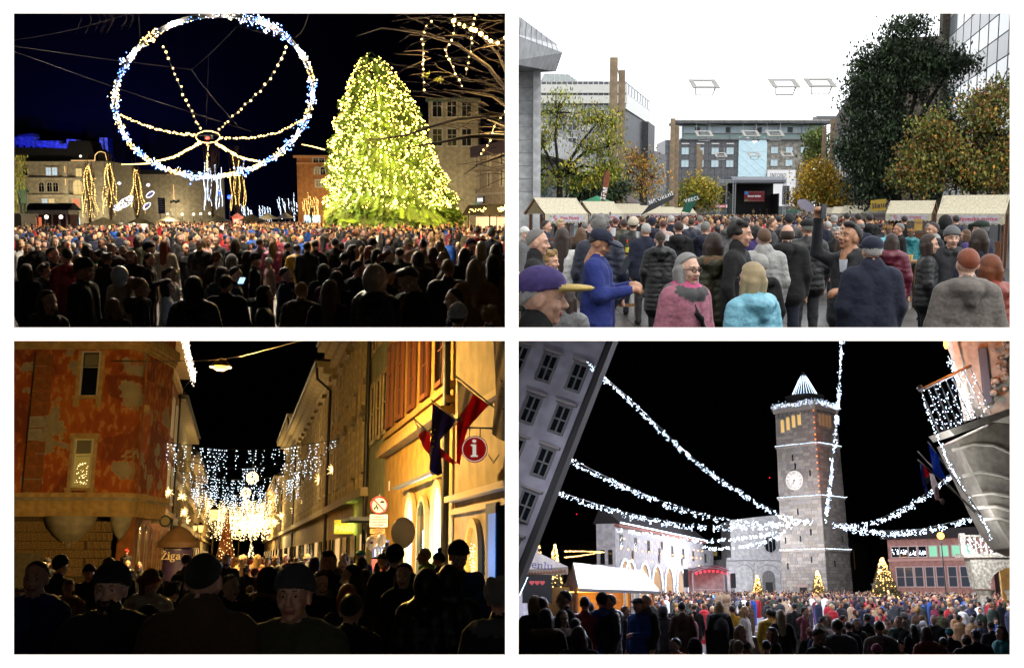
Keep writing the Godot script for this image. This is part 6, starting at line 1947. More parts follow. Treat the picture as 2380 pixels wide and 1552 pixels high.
func eaves(f:Node3D,h:float,m:Material,out:=.7):
	var W:float=f.get_meta("w")
	var p:=mb();p.prism(PackedVector2Array([V2(0,-.9),V2(.12,-.9),V2(.2,-.55),V2(out*.6,-.3),V2(out,-.1),V2(out,.05),V2(0,.05)]),0,W,Transform3D(Basis(Vector3.UP,-PI/2).scaled(V3(1,1,1)),V3(W,h,0)))
	part(p,"cornice",m,f,Transform3D(Basis(V3(1,0,0),V3(0,1,0),V3(0,0,1)),O3))

func burst(u:float,v:float,z:float,r:float,label:String):
	var p:=on(u,v,z)
	var t:=thing("light_star",label,"light star",p,.0,"star lights hung over the street")
	var b:=mb()
	for i in 22:
		var d:=V3(RNG.randfn(),RNG.randfn(),RNG.randfn()).normalized()*mt(r,z)*rnd(.75,1.15)
		b.tube([d*.1,d],mt(2.2,z),mt(.6,z),4)
	part(b,"light_spikes",glow("star glow",Color(1,.84,.55),4.0),t)
	part(mb().ball(O3,Vector3.ONE*mt(r*.3,z),8),"core_light",glow("star core",Color(1,.93,.75),5.0),t)
	rod(t,"wire",M("cable"),[O3,V3(0,mt(75,z),0)],.012,-1,4)

func drape(parent:Node3D,called:String,m:Material,w:float,l:float,fold:float,at:Transform3D):
	var b:=mb()
	for i in 10:
		for j in 6:
			var P:=[]
			for q in [[i,j],[i+1,j],[i+1,j+1],[i,j+1]]:
				var a:float=q[0]/10.0;var d:float=q[1]/6.0
				P.append(V3((a-.5)*w*(1.0-.25*d),-d*l-a*(1-d)*.0,sin(a*9.0+d*2.0)*fold*(.4+d)))
			b.quad(P[3],P[2],P[1],P[0]); 
	part(b,called,m,parent,at)

func night_street():
	var warm:=glow("street bulb",Color(1,.88,.62),5.0)
	var cool:=glow("curtain bulb",Color(.85,.93,1),5.0)
	var zs:=2.5
	var g:=mb();g.quad(V3(-190,-eye[2],-395),V3(-190,-eye[2],-zs),V3(-.02,-eye[2],-zs),V3(-.02,-eye[2],-395))
	var g2:=mb();g2.quad(V3(-190,-eye[2],-zs),V3(-.02,-eye[2],-zs),V3(-.02,-eye[2],-395),V3(-190,-eye[2],-395))
	struct(g2,"street",mat("street paving",C("4a443a"),.6,"stone",1.2,{"bump":2.0}))
	# ---- the corner house with its peeling plaster
	var Z:=57.0
	var a:=base(-90,Z,700);var b:=base(560,Z,700)
	var peel:=mat("peeling orange plaster",C("9c4a1e"),.9)
	peel.albedo_texture=peel_tex();peel.albedo_color=Color.WHITE;peel.uv1_triplanar=true;peel.uv1_scale=Vector3.ONE*.075;peel.uv1_offset=V3(.31,.12,.2)
	peel.heightmap_enabled=true;peel.heightmap_texture=tex["bump"];peel.heightmap_scale=1.5
	var ochre:=mat("ochre plaster",C("c9a562"),.9,"plaster",.5);var stone:=mat("rusticated stone",C("b8965c"),.95,"stone",1.2,{"bump":5.0});var grey:=mat("grey plaster",C("aba184"),.9,"plaster",.6)
	var h_lo:=high(850,Z);var h_b:=high(735,Z);var hh:=16.0
	var ch:=thing("corner_house","old corner house with peeling orange plaster and a rounded oriel","building",a)
	var W:=b.x-a.x
	var X:=func(u:float) -> float:return base(u,Z,700).x-a.x
	bx(ch,"lower_wall",mat("joint mortar",C("6f5a38"),.95,"stone",1.0),V3(W/2-.9,h_lo/2,-3),V3(W-1.8,h_lo,6))
	# upper wall: a rounded corner towards the street
	var up:=PackedVector2Array([V2(0,0),V2(W-.75,0)])
	for i in 7:up.append(V2(W-.75+sin(PI/2*i/6.0)*.75,.75-cos(PI/2*i/6.0)*.75))
	up.append(V2(W,6));up.append(V2(0,6))
	var flip:=Transform3D(Basis(V3(1,0,0),V3(0,0,-1),V3(0,1,0)),V3(0,0,.0))
	part(mb().prism(up,h_b,hh,flip),"upper_wall",peel,ch)
	var grow:=func(k:float) -> PackedVector2Array:
		var p:=PackedVector2Array([V2(0,-k),V2(W-.75,-k)])
		for i in 7:p.append(V2(W-.75+sin(PI/2*i/6.0)*(.75+k),.75-cos(PI/2*i/6.0)*(.75+k)))
		p.append(V2(W+k,6));p.append(V2(0,6))
		return p
	var bands:=[[850,835,.22,ochre],[835,772,.08,ochre],[772,757,.2,grey],[757,740,.34,ochre],[740,735,.26,ochre],[42,28,.12,ochre],[28,8,.2,ochre],[8,-40,.32,ochre]]
	for q in bands:part(mb().prism(grow.call(q[2]),high(q[0],Z),high(q[1],Z),flip),"moulding",q[3],ch)
	# rusticated blocks, each its own
	var vs:=[872,925,968,1010,1052,1094,1140]
	var us:=[-60,15,200,388,450,500]
	var bl:=[]
	for r in vs.size()-1:
		for i in us.size()-1:
			for h in 2:
				var u0:=lerpf(us[i],us[i+1],h*.5+(.0 if r % 2 else -.12 if i>0 else .0));var u1:=lerpf(us[i],us[i+1],h*.5+.5+(.0 if r % 2 else -.12))
				if u1-u0<8:continue
				var y0:=high(vs[r+1],Z);var y1:=high(vs[r],Z)
				bx(ch,"stone_block",stone,V3((X.call(u0)+X.call(u1))/2,(y0+y1)/2,.03+.008*((i+r+h) % 3)),V3(X.call(u1)-X.call(u0)-.035,y1-y0-.04,.12))
	# corbels under the oriel
	var cor:=[V2(.02,.0),V2(.14,.06),V2(.2,.2),V2(.34,.24),V2(.46,.3),V2(.95,.72),V2(1.28,1.2),V2(1.42,1.66)]
	part(mb().lathe(cor,O3,18,V3(1,1,.65)),"corbel",grey,ch,T3(V3(X.call(290.0),h_lo-1.66,.05)))
	part(mb().lathe(cor.map(func(q):return q*V2(.42,.8)),O3,14,V3(1,1,.8)),"corbel",grey,ch,T3(V3(X.call(528.0),h_lo-1.33,-.1)))
	for i in 7:part(mb().ball(O3,Vector3.ONE*.06,6),"bead",ochre,ch,T3(V3(X.call(290.0)+sin((i-3)*.45)*.42,h_lo-1.40,.05+cos((i-3)*.45)*.28)))
	# pilaster of blocks
	for i in 11:
		var y:=lerpf(h_b+.05,high(62,Z),i/11.0)
		bx(ch,"pilaster_block",[M("pilaster orange"),grey,M("pilaster orange")][[0,0,0,0,1,1,0,0,0,0,0][i]],V3(X.call(92.0),y+.33,.05),V3(mt(84,Z),.63,.16))
	var wf:=mat("white sash",C("b9b09a"),.7);var dg:=M("night glass")
	var warmw:=glow("curtained room",Color(.9,.72,.28),.28)
	for q in [[325,265,76,212,dg,.18],[325,708,80,232,warmw,.16]]:
		window(ch,V3(X.call(q[0]),high(q[1],Z),.05),mt(q[2],Z),mt(q[3],Z),wf,q[4],{"bars":1,"bar_up":q[5]-.02,"frame":.1,"proud":.09})
		for s in [-1.0,1.0]:bx(ch,"architrave",ochre,V3(X.call(q[0])+s*mt(54,Z),high(q[1],Z)+mt(q[3]*.5,Z),.06),V3(mt(22,Z),mt(q[3]+20,Z),.12))
		bx(ch,"sill",ochre,V3(X.call(q[0]),high(q[1],Z)-.12,.14),V3(mt(140,Z),.16,.3))
		for s in [-1.0,1.0]:bx(ch,"bracket",ochre,V3(X.call(q[0])+s*mt(55,Z),high(q[1]+35,Z),.12),V3(mt(26,Z),mt(40,Z),.2))
		bx(ch,"blind",mat("window blind",C("6f6a50"),.8),V3(X.call(q[0]),high(q[1],Z)+mt(q[3]*.83,Z),.062),V3(mt(q[2]-10,Z),mt(q[3]*.28,Z),.02))
	bx(ch,"architrave",ochre,V3(X.call(325.0),high(462,Z),.1),V3(mt(140,Z),.3,.2))
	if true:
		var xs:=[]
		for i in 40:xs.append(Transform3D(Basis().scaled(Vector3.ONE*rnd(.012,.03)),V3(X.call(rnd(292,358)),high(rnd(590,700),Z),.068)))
		copies(ch,"added_reflection",bulb_mesh(),warm,xs)  # glowing dots put on the pane in place of mirrored street lights
	rod(ch,"conduit",M("dark iron"),[V3(X.call(46.0),h_b,.12),V3(X.call(46.0),high(60,Z),.12)],.03)
	bx(ch,"meter_box",mat("grey sheet box",C("6f6854"),.6,"plaster",1.0),V3(X.call(100.0),high(1110,Z),.2),V3(mt(150,Z),mt(160,Z),.3))
	# its side along the street and the houses behind
	var s0:=wall_at(566,-5.4)
	var sd:=street_facade("street_house","side of the orange corner house with its lit icicle eaves",-5.4,61.5,92,17.2,mat("orange side",C("a0612c"),.9,"plaster",.4),"",.9)
	var SW:float=sd.get_meta("w")
	for i in 6:
		for r in 2:window(sd,V3(3.5+i*5.0,[6.1,11.2][r],.05),1.3,2.6,wf,dg,{"bars":1,"frame":.22,"proud":.14})
	for q in [[5.0,.4],[10.0,.25],[15.6,.35],[16.9,.9]]:bx(sd,"cornice",ochre,V3(SW/2,q[0],q[1]/2),V3(SW,.4,q[1]))
	for i in 7:window(sd,V3(2.5+i*4.6,.6,.04),1.4,3.0,ochre,dg,{"arch":true})
	rod(sd,"downpipe",M("dark iron"),[V3(SW-.2,0,.2),V3(SW-.2,15.6,.2),V3(SW-.2,16.6,.9)],.09)
	light_string("icicle_light_string","dense icicle lights along the eaves of the orange house",[sd.transform.origin*1.0].map(func(_q):return st(-4.2,60)+V3(0,17.2,0))+[st(-4.2,76)+V3(0,17.2,0),st(-4.2,92)+V3(0,17.2,0)],.028,.04,.09,glow("icicle bulb",Color(1,.92,.82),5.0),"",.9)
	var cream:=mat("cream facade",C("b59a62"),.9,"plaster",.3);var pale:=mat("pale facade",C("b3a67e"),.9,"plaster",.3);var trimc:=mat("cream trim",C("c2ad7a"),.9,"plaster",.5);var roofm:=mat("street roof",C("3a2c20"),.85,"stone",.5)
	var L:=[["street_house","pale house with rounded eaves beyond the orange house",93,128,15.5,pale],["street_house","cream house farther along the left side",129,175,14.0,cream],["street_house","farthest house on the left side",176,240,12.5,pale]]
	for q in L:
		var f:=street_facade(q[0],q[1],-5.6,q[2],q[3],q[4],q[5])
		var fw:float=f.get_meta("w")
		var n:=int(fw/4.2)
		for i in n:
			for r in 2:window(f,V3(fw*(i+.5)/n,[5.6,9.8][r],.05),1.2,2.2,trimc,dg,{"bars":1,"frame":.2,"proud":.14})
			bx(f,"shop_window",M("shop warm") if i % 2 else dg,V3(fw*(i+.5)/n,1.7,.05),V3(2.4,2.4,.06))
		for y in [4.6,9.0,q[4]-.5]:bx(f,"cornice",trimc,V3(fw/2,y,.2),V3(fw,.35,.5+(.7 if y>12 else .0)))
		var rr:=mb();rr.prism(PackedVector2Array([V2(-4,0),V2(1.0,0),V2(-3,3.6)]),-fw,0,Transform3D(Basis(Vector3.UP,-PI/2),V3(0,q[4],0)));part(rr,"roof",roofm,f)
	# ---- right side
	var orange:=mat("orange facade",C("b48a38"),.9,"plaster",.3);var beige:=mat("beige facade",C("94825e"),.9,"plaster",.3)
	var R0:=street_facade("info_house","beige house with the round information sign and arched window",6.0,20,29.3,14,beige)
	var R1:=street_facade("orange_shop_house","orange house with two bright white shop windows",6.0,29.5,44,14,orange)
	var R2:=street_facade("narrow_house","narrow pale green house behind the no-vehicles sign",6.15,44.2,51,16,mat("green facade",C("9a9a6a"),.9,"plaster",.3))
	var R3:=street_facade("ornate_house","long cream house with pilasters and deep eaves",6.3,51.2,74,16.5,cream)
	var R4:=street_facade("ornate_house_wing","cream house with rows of pilasters and a steep dark roof",6.3,74.3,118,15.5,mat("cream facade two",C("ae935c"),.9,"plaster",.3))
	var R5:=street_facade("tall_house","tall narrow house with dark roof above the light curtains",6.3,118.3,150,17.5,pale)
	var R6:=street_facade("far_house","farthest house on the right side",6.3,151,240,13,cream)
	for f in [R3,R4,R5,R6]:
		var fw:float=f.get_meta("w");var n:=int(fw/4.0)
		var fh:float={R3:16.5,R4:15.5,R5:17.5,R6:13.0}[f]
		for i in n:
			for r in 2:window(f,V3(fw*(i+.5)/n,[6.2,10.9][r],.05),1.15,2.5,trimc,dg,{"bars":1,"frame":.2,"proud":.16})
			for x in [-1.45,1.45]:bx(f,"pilaster",trimc,V3(fw*(i+.5)/n+x,9.4,.1),V3(.45,8.6,.24))
			for r in 2:part(mb().prism(PackedVector2Array([V2(-.95,0),V2(.95,0),V2(0,.5)]),0,.35),"pediment",trimc,f,T3(V3(fw*(i+.5)/n,[9.0,13.7][r],.04)))
			bx(f,"shop_window",M("shop warm") if i % 3==1 else dg,V3(fw*(i+.5)/n,1.7,.05),V3(2.3,2.4,.06))
		for q in [[4.9,.5],[fh-1.2,.4],[fh-.6,.8],[fh-.15,1.3]]:bx(f,"cornice",trimc,V3(fw/2,q[0],q[1]/2),V3(fw,.42,q[1]))
		rod(f,"gutter",M("dark iron"),[V3(0,fh+.15,1.35),V3(fw,fh+.15,1.35)],.12)
		rod(f,"downpipe",M("dark iron"),[V3(fw-.25,0,.25),V3(fw-.25,fh-2.0,.25),V3(fw-.25,fh-1.2,1.2),V3(fw-.25,fh,1.3)],.11)
		var rr:=mb();rr.prism(PackedVector2Array([V2(-6,0),V2(1.2,0),V2(-4.5,5.0)]),-fw,0,Transform3D(Basis(Vector3.UP,-PI/2),V3(0,fh+.1,0)));part(rr,"roof",roofm,f)
	var fr:=mat("brown sash",C("6a3a18"),.7)
	var w1:float=R1.get_meta("w")
	for i in 5:window(R1,V3(w1*(i+.55)/5.2,7.1,.05),1.15,3.2,fr,dg,{"bars":2,"mull":1,"frame":.16,"proud":.1})
	for q in [[6.3,.24],[5.98,.4],[6.75,.12]]:bx(R1,"ledge",mat("orange ledge",C("bb9650"),.9,"plaster",.5),V3(w1/2,q[0],q[1]/2),V3(w1,.22,q[1]))
	var sh:=glow("bright shop",Color(.85,.97,1),1.6)
	for q in [[wall_at(1930,6.0),3.75],[wall_at(2066,6.0),3.85]]:
		var x:float=44.0-q[0]
		window(R1,V3(x,.35,.06),1.55,q[1]-.3,M("stone surround"),sh,{"arch":true,"frame":.2,"proud":.12})
		lamp("shop_light",R1_point(R1,V3(x,2.2,.7)),Color(.85,.96,1),12.0,.5)
	window(R1,V3(44.0-wall_at(1992,6.0),.35,.06),1.3,3.2,M("stone surround"),dg,{"arch":true,"frame":.2,"proud":.12})
	rod(R1,"awning_roller",mat("grey metal",C("8a8578"),.4,"",1.0,{"metal":.6}),[V3(44.0-wall_at(1885,6.0),4.25,.35),V3(44.0-wall_at(2080,6.0),4.25,.35)],.09)
	rod(R1,"drain",M("dark iron"),[V3(w1-.15,0,.2),V3(w1-.15,13.8,.2)],.12)
	bx(R1,"number_plate",mat("enamel plate",C("c9c2b0"),.5),V3(44.0-wall_at(1812,6.0),4.6,.03),V3(.3,.4,.02))
	var w0:float=R0.get_meta("w")
	window(R0,V3(29.3-wall_at(2240,6.0),.2,.05),1.1,2.3,M("stone surround"),glow("warm arch",Color(.9,.75,.4),.45),{"arch":true,"frame":.25,"proud":.1})
	var xs0:=[]
	for i in 160:xs0.append(Transform3D(Basis().scaled(Vector3.ONE*.012),V3(29.3-wall_at(2240,6.0)+rnd(-.42,.42),rnd(.5,2.1),.09)))
	copies(R0,"curtain_bulb",bulb_mesh(),warm,xs0)
	for q in [[3.35,.3],[3.0,.12],[5.6,.2]]:bx(R0,"ledge",M("beige ledge"),V3(w0/2,q[0],q[1]/2),V3(w0,.16,q[1]))
	window(R0,V3(w0*.62,5.7,.05),.9,2.2,M("beige ledge"),dg,{"mull":1,"bars":2})
	var scr:=bx(R0,"advert_case",M("stage black"),V3(29.3-wall_at(2352,6.0),1.7,.12),V3(1.0,2.6,.2));bx(R0,"advert_screen",glow("advert blue",Color(.1,.45,.75),.8),V3(29.3-wall_at(2362,6.0),1.7,.23),V3(.7,2.1,.02))
	lamp("arch_light",R1_point(R0,V3(29.3-wall_at(2240,6.0),1.5,.6)),Color(1,.8,.45),4.0,.3);lamp("advert_light",R1_point(R0,V3(29.3-wall_at(2362,6.0),1.7,.7)),Color(.3,.6,1),2.0,.4)
	for i in 3:window(R2,V3(1.2+i*2.2,7.2,.05),1.0,2.6,trimc,dg,{"bars":1,"frame":.2}); 
	for i in 3:window(R2,V3(1.2+i*2.2,11.6,.05),1.0,2.6,trimc,dg,{"bars":1,"frame":.2})
	bx(R2,"door_canopy",M("dark sheet"),V3(3.2,3.4,.7),V3(3.6,.16,1.4))
	# face at the upper window
	person(1994,185,22,-20,"woman","charcoal","bob","darkhair","","face of a person looking down from the orange house's upper window","",{"floor":6.5,"least":.5,"most":9.0})
	# ---- hanging sodium lamp
	var lz:=31.0
	var lp:=on(1002,128,lz)
	var hl:=thing("hanging_street_lamp","yellow sodium lamp with domed shade hung over the street","street lamp",lp)
	part(mb().lathe([V2(.33,.0),V2(.31,.06),V2(.2,.17),V2(.07,.24),V2(.02,.32)],O3,16),"shade",mat("lamp shade",C("4a3c22"),.5),hl)
	part(mb().ball(V3(0,-.01,0),V3(.21,.10,.21),12),"bulb_light",glow("sodium",Color(1,.68,.2),9.0),hl)
	lamp("sodium_light",lp+V3(0,-.05,0),Color(1,.80,.46),400.0,.2)
	var cbl:=curve([[470,98,56],[700,100,50],[1000,90,32],[1150,60,31],[1420,-10,30]],12)
	var cl:=[]
	for p in cbl:cl.append(p-cbl[0])
	solo(mb().tube(cl,.02,-1,5),"cable",mat("street cable",C("3a2c18"),.7),"twisted cable carrying the yellow sodium lamp","cable",cbl[0])
	# ---- curtains of light across the street
	var ci:=0
	for q in [[66,530,120,620,.9],[74,600,85,520,.9],[84,660,110,520,1.0],[98,700,110,520,1.1],[114,740,110,620,1.2],[132,775,120,760,1.3],[152,800,140,900,1.4],[172,820,150,1000,1.5]]:
		var s:float=q[0]
		var wl:=-5.3+ci*.15;var wr:=6.0-ci*.2
		var A:=st(wl,s);var B:=st(wr,s)
		var y0:float=(horizon[2]-q[1])/(LENS/STEP)*s*1.02
		var t:=thing("light_curtain","curtain of small white bulbs across the street, %s from the front" % ["first","second","third","fourth","fifth","sixth","seventh","eighth"][ci],"light curtain",A,.0,"light curtains across the street")
		var pts:=[]
		for i in 13:
			var f:=i/12.0
			pts.append((B-A)*f+V3(0,y0+eye[2]-.9*sin(PI*f)*(1.0 if ci else .7)+.35*f,0))
		part(mb().tube(pts,.018,-1,4),"cable",M("cable"),t)
		var xs:=[]
		var drop:=mt(q[2],s)
		var n:int=int(q[3]*.40)
		var strands:=int(n/5)
		for i in strands:
			var f:=RNG.randf();var p:Vector3=pts[int(f*12)].lerp(pts[min(12,int(f*12)+1)],f*12-int(f*12))
			var len:=drop*rnd(.25,1.0)
			var y:=.1
			while y<len:
				xs.append(Transform3D(Basis().scaled(Vector3.ONE*.03*q[4]*rnd(.6,1.2)),p+V3(RNG.randfn()*.06,-y,RNG.randfn()*.06)))
				y+=.22*rnd(.6,1.5)
		copies(t,"bulb",bulb_mesh(),cool if ci<5 else warm,xs)
		ci+=1
	# the brightest cluster at the street's end
	var en:=thing("light_canopy","dense glowing canopy of warm lights at the street's far end","light canopy",st(0,195))
	var xe:=[]
	for i in 1150:
		var u:=1150+RNG.randfn()*75+(RNG.randf()-.5)*120;var v:=890+RNG.randfn()*32+(u-1150)*(u-1150)*.0008
		if v>965:continue
		xe.append(Transform3D(Basis().scaled(Vector3.ONE*.085*rnd(.6,1.8)),on(u,v,rnd(185,205))-st(0,195)))
	copies(en,"bulb",bulb_mesh(),glow("far bulb",Color(1,.86,.6),5.0),xe)
	lamp("canopy_light",on(1150,880,180),Color(1,.82,.55),220.0,1.5)
	for q in [[1120,760,110,60],[1120,640,78,35],[1150,880,140,120]]:lamp("curtain_light",on(q[0],q[1],q[2]),Color(1,.88,.66),q[3],.8)
	# stars and balls
	var si:=0
	for q in [[705,645,66,26],[750,730,78,21],[817,755,90,18],[823,828,105,17],[828,868,118,20],[1550,625,70,26],[1482,670,82,22],[1415,777,102,19],[1357,815,118,17],[1295,845,135,15],[1265,875,150,17]]:
		burst(q[0],q[1],q[2],q[3]*1.35,"spiky star light %s" % ["nearest on the left wall side","second on the left side","third on the left side","fourth on the left side","lowest on the left side","nearest on the right side","second on the right side","third on the right side","fourth on the right side","fifth on the right side","farthest on the right side"][si]);si+=1
	si=0
	for q in [[1155,663,78,28],[1124,735,92,23],[1128,790,106,21]]:
		var p:=on(q[0],q[1],q[2]);var r:=mt(q[3],q[2])
		var t:=thing("light_ball","glowing wire ball %s of the three over the street" % ["topmost","middle","lowest"][si],"light ball",p,.0,"light balls over the street");si+=1
		var wb:=mb()
		for i in 6:
			var ring:=[]
			for k in 17:ring.append(V3(cos(TAU*k/16)*r,sin(TAU*k/16)*r,0).rotated(Vector3.UP,PI*i/6))
			wb.tube(ring,.02,-1,4)
		part(wb,"wire_light",glow("ball wire",Color(1,.86,.6),2.2),t)
		var xs:=[]
		for i in 110:xs.append(Transform3D(Basis().scaled(Vector3.ONE*.03*rnd(.7,1.3)),V3(RNG.randfn(),RNG.randfn(),RNG.randfn()).normalized()*r))
		copies(t,"bulb",bulb_mesh(),warm,xs);rod(t,"wire",M("cable"),[V3(0,r,0),V3(0,r+1.4,0)],.015,-1,4)
	# ---- street furniture: lanterns, twig tree, poster column
	si=0
	for q in [[970,838,62,.3],[905,908,88,.28],[878,905,120,.26],[1092,930,130,.26]]:
		var p:=on(q[0],q[1],q[2])
		var t:=thing("street_lantern","old style street lantern %s" % ["tallest, beside the twig tree","behind the poster column","small, far on the left","small, right of the twig tree"][si],"street lamp",V3(p.x,-eye[2],p.z),.0,"street lanterns");si+=1
		var y:=p.y+eye[2]
		rod(t,"post",mat("brass post",C("6a5526"),.5),[O3,V3(0,y-.35,0)],.07,.05)
		part(mb().lathe([V2(.14,-.3),V2(.24,.25)],V3(0,y,0),6),"lantern_glass",glow("lantern glow",Color(1,.8,.45),2.2),t);part(mb().lathe([V2(.3,.25),V2(.16,.42),V2(.03,.55)],V3(0,y,0),6),"lantern_roof",M("dark iron"),t)
		lamp("lantern_light",p,Color(1,.76,.4),34.0,.2)
	var tt:=thing("twig_tree","cone of bundled brown twigs wound with warm bulbs","light tree",base(1025,74))
	var tb:=mb();var xt:=[]
	for i in 60:
		var an:=TAU*RNG.randf();var rr:=mt(72,74)*rnd(.75,1.0);var top:=high(822,74)
		tb.tube([V3(sin(an)*rr,0,cos(an)*rr),V3(sin(an+.2)*rr*.45,top*.55,cos(an+.2)*rr*.45),V3(RNG.randfn()*.05,top*rnd(.9,1.02),0)],.045,.02,4)
		for k in 4:
			var f:=RNG.randf();xt.append(Transform3D(Basis().scaled(Vector3.ONE*.033),V3(sin(an)*rr*(1-f)*1.02,top*f,cos(an)*rr*(1-f)*1.02)))
	part(tb,"twigs",mat("brown twigs",C("7a4a20"),.9),tt);copies(tt,"bulb",bulb_mesh(),warm,xt)
	lamp("twig_tree_light",on(1025,940,71.5),Color(1,.72,.36),8.0,.3)
	var ft:=base(1148,150);spruce("small_tree","small conical tree of white bulbs far down the street",ft,high(960,150),mt(22,150),C("2a3018"),160,.05,warm,200,.5,{"power":1.0})
	var pc:=thing("poster_column","round advertising column with brown domed roof and purple poster","advertising column",base(793,46))
	var rp:=mt(70,46)
	part(mb().lathe([V2(rp*.94,0),V2(rp*.94,high(985,46))],O3,24),"drum",mat("purple poster",C("3a2750"),.6,"plaster",.6),pc)
	var hr:=high(975,46)
	part(mb().lathe([V2(.01,hr-.25),V2(rp*1.42,hr-.22),V2(rp*1.45,hr),V2(rp*1.0,hr+.28),V2(rp*.72,hr+.48),V2(rp*.4,hr+.62),V2(.05,hr+.72),V2(.05,hr+.78)],O3,8),"roof",M("brown column roof"),pc);part(mb().ball(V3(0,hr+.86,0),Vector3.ONE*.11,8),"finial",M("brown column roof"),pc)
	var cream_p:=mat("poster cream",C("c4b089"),.7)
	for q in [["Domen",-.28,993,16],["Valič",.3,993,16],["monokomedija",.0,1008,7],["Žiga",-.12,1042,34]]:
		words(q[0],mt(q[3],46),pc,cream_p,V3(sin(q[1]*1.3)*rp*.97,high(q[2],46),cos(q[1]*1.3)*rp*.97),Basis(Vector3.UP,q[1]*1.3),true,"Droid Serif")
	for i in 9:part(mb().ball(O3,V3(.05,.05,.02),6),"poster_flower",mat("poster %d" % (i % 3),[C("a8433a"),C("3d6a9a"),C("b3955a")][i % 3],.7),pc,T3(V3(rp*(.3+.4*fmod(i*.37,1.0)),high(1035+fmod(i*17.0,45.0),46),rp*.85)))
	# ---- signs, flags, balloons on the right
	var iron:=M("dark iron")
	var ip:=on(2232,524,23.5)
	var inf:=thing("information_sign","round red information sign with a white letter on an iron bracket","sign",ip,-.05)
	part(mb().prism(disc(.30,28),-.03,.03),"disc",glow("sign red lit",Color(.62,.02,.04),.55),inf); 
	var rim:=[]
	for i in 29:rim.append(V3(cos(TAU*i/28)*.275,sin(TAU*i/28)*.275,.034))
	part(mb().tube(rim,.008,-1,4),"rim",M("sign white lit"),inf);words("i",.38,inf,M("sign white lit"),V3(0,.0,.036),Basis(),true,"Droid Serif")
	rod(inf,"bracket",iron,[V3(-.35,.5,0),V3(.55,.5,-.25)],.02);rod(inf,"hanger",iron,[V3(-.12,.5,0),V3(-.12,.28,0)],.012);rod(inf,"hanger",iron,[V3(.12,.5,-.05),V3(.12,.28,0)],.012)
	for q in [[-.3,-.4],[.3,-.25]]:rod(inf,"scroll",iron,[V3(.3,-.1,-.1),V3(.42,-.2+q[1]*.3,-.15),V3(.55,-.1,-.2)],.01)
	var fz:=24.5
	flag_piece("flag","dark blue flag with yellow stars, hanging folded",fz,[[2020,285],[2145,385]],[[2028,300],[2140,385],[2120,420],[2065,480],[2075,640],[2055,655],[2012,625],[2020,480]],C("2e2a5c"),[[2030,455],[2033,485],[2028,512],[2038,430]],C("b89a2a"))
	flag_piece("flag","white and red flag with a round crest",fz-1.0,[[2138,168],[2318,315]],[[2148,190],[2226,255],[2205,300],[2150,370]],C("b3aa9c"),[],Color.WHITE,[[2226,255],[2300,310],[2200,420],[2185,470],[2160,600],[2146,590],[2146,375],[2205,300]],C("a32634"))
	flag_piece("flag","white, blue and red flag, lowest on the orange house",fz+1.2,[[1932,372],[2030,460]],[[1940,380],[1968,420],[1975,400],[1990,430],[1960,455]],C("b3aa9c"),[],Color.WHITE,[[1958,455],[1990,430],[2020,455],[2015,480],[2060,510],[2145,590],[2130,600],[2060,560],[2010,548],[1985,520]],C("a02a20"))
	flag_piece("flag","white flag with dark red lettering cut off at the edge",fz-2.0,[[2330,-20],[2330,20]],[[2322,-10],[2385,-10],[2385,490],[2340,470],[2315,450],[2335,250]],C("b3aa9c"),[[2362,195],[2366,230],[2358,270],[2370,330]],C("5a1a1c"))
	var np:=on(1770,795,34)
	var ns:=thing("traffic_sign","round no-vehicles sign above white and orange plates on a post","sign",V3(np.x,-eye[2],np.z))
	var ny:=np.y+eye[2]
	rod(ns,"post",M("grey pole"),[O3,V3(0,ny+.35,0)],.035)
	part(mb().prism(disc(.29,28),.04,.06,T3(V3(0,ny,0))),"disc",M("sign white"),ns)
	var rr2:=[]
	for i in 29:rr2.append(V3(cos(TAU*i/28)*.265,ny+sin(TAU*i/28)*.265,.065))
	part(mb().tube(rr2,.028,-1,5),"red_rim",M("sign red"),ns);bx(ns,"red_bar",M("sign red"),V3(0,ny,.075),V3(.5,.045,.014),Basis(Vector3.BACK,-.8))
	var blackp:=mat("sign black",C("16130f"),.6)
	bx(ns,"car_mark",blackp,V3(.1,ny+.09,.066),V3(.14,.045,.01));bx(ns,"car_mark",blackp,V3(.1,ny+.125,.066),V3(.09,.03,.01))
	for x in [-.14,-.04]:part(mb().prism(disc(.032,12),.06,.07,T3(V3(x,ny-.11,0))),"motorbike_mark",blackp,ns)
	bx(ns,"motorbike_mark",blackp,V3(-.09,ny-.06,.066),V3(.11,.035,.01));bx(ns,"motorbike_mark",blackp,V3(-.08,ny-.01,.066),V3(.035,.07,.01))
	var pl:=bx(ns,"plate",M("sign white"),V3(.0,ny-.5,.05),V3(.58,.4,.02))
	if pl:for i in 4:words(["Dovoljeno za","intervencijska vozila","in vozila z dovolilnico","in dovoljenjem"][i],.055,pl,blackp,V3(0,.13-i*.085,.012),Basis(),true,"Droid Sans","lettering",[.3,.48,.52,.34][i])
	var op:=bx(ns,"plate",M("sign orange"),V3(-.03,ny-.83,.05),V3(.48,.17,.02))
	if op:words("JENKOVA",.06,op,blackp,V3(.03,.035,.012),Basis(),true);words("SOBA",.06,op,blackp,V3(.03,-.045,.012),Basis(),true)
	var op2:=bx(ns,"plate",M("sign orange"),V3(.0,ny-1.06,.05),V3(.5,.24,.02))
	if op2:for i in 3:words(["KABINET","IZUMOV","ZUNI"][i],.05,op2,blackp,V3(-.08,.07-i*.075,.012),Basis(),true)
	var ib:=thing("information_board","dark blue board with white figures and a red foot behind the balloons","sign",base(1775,38))
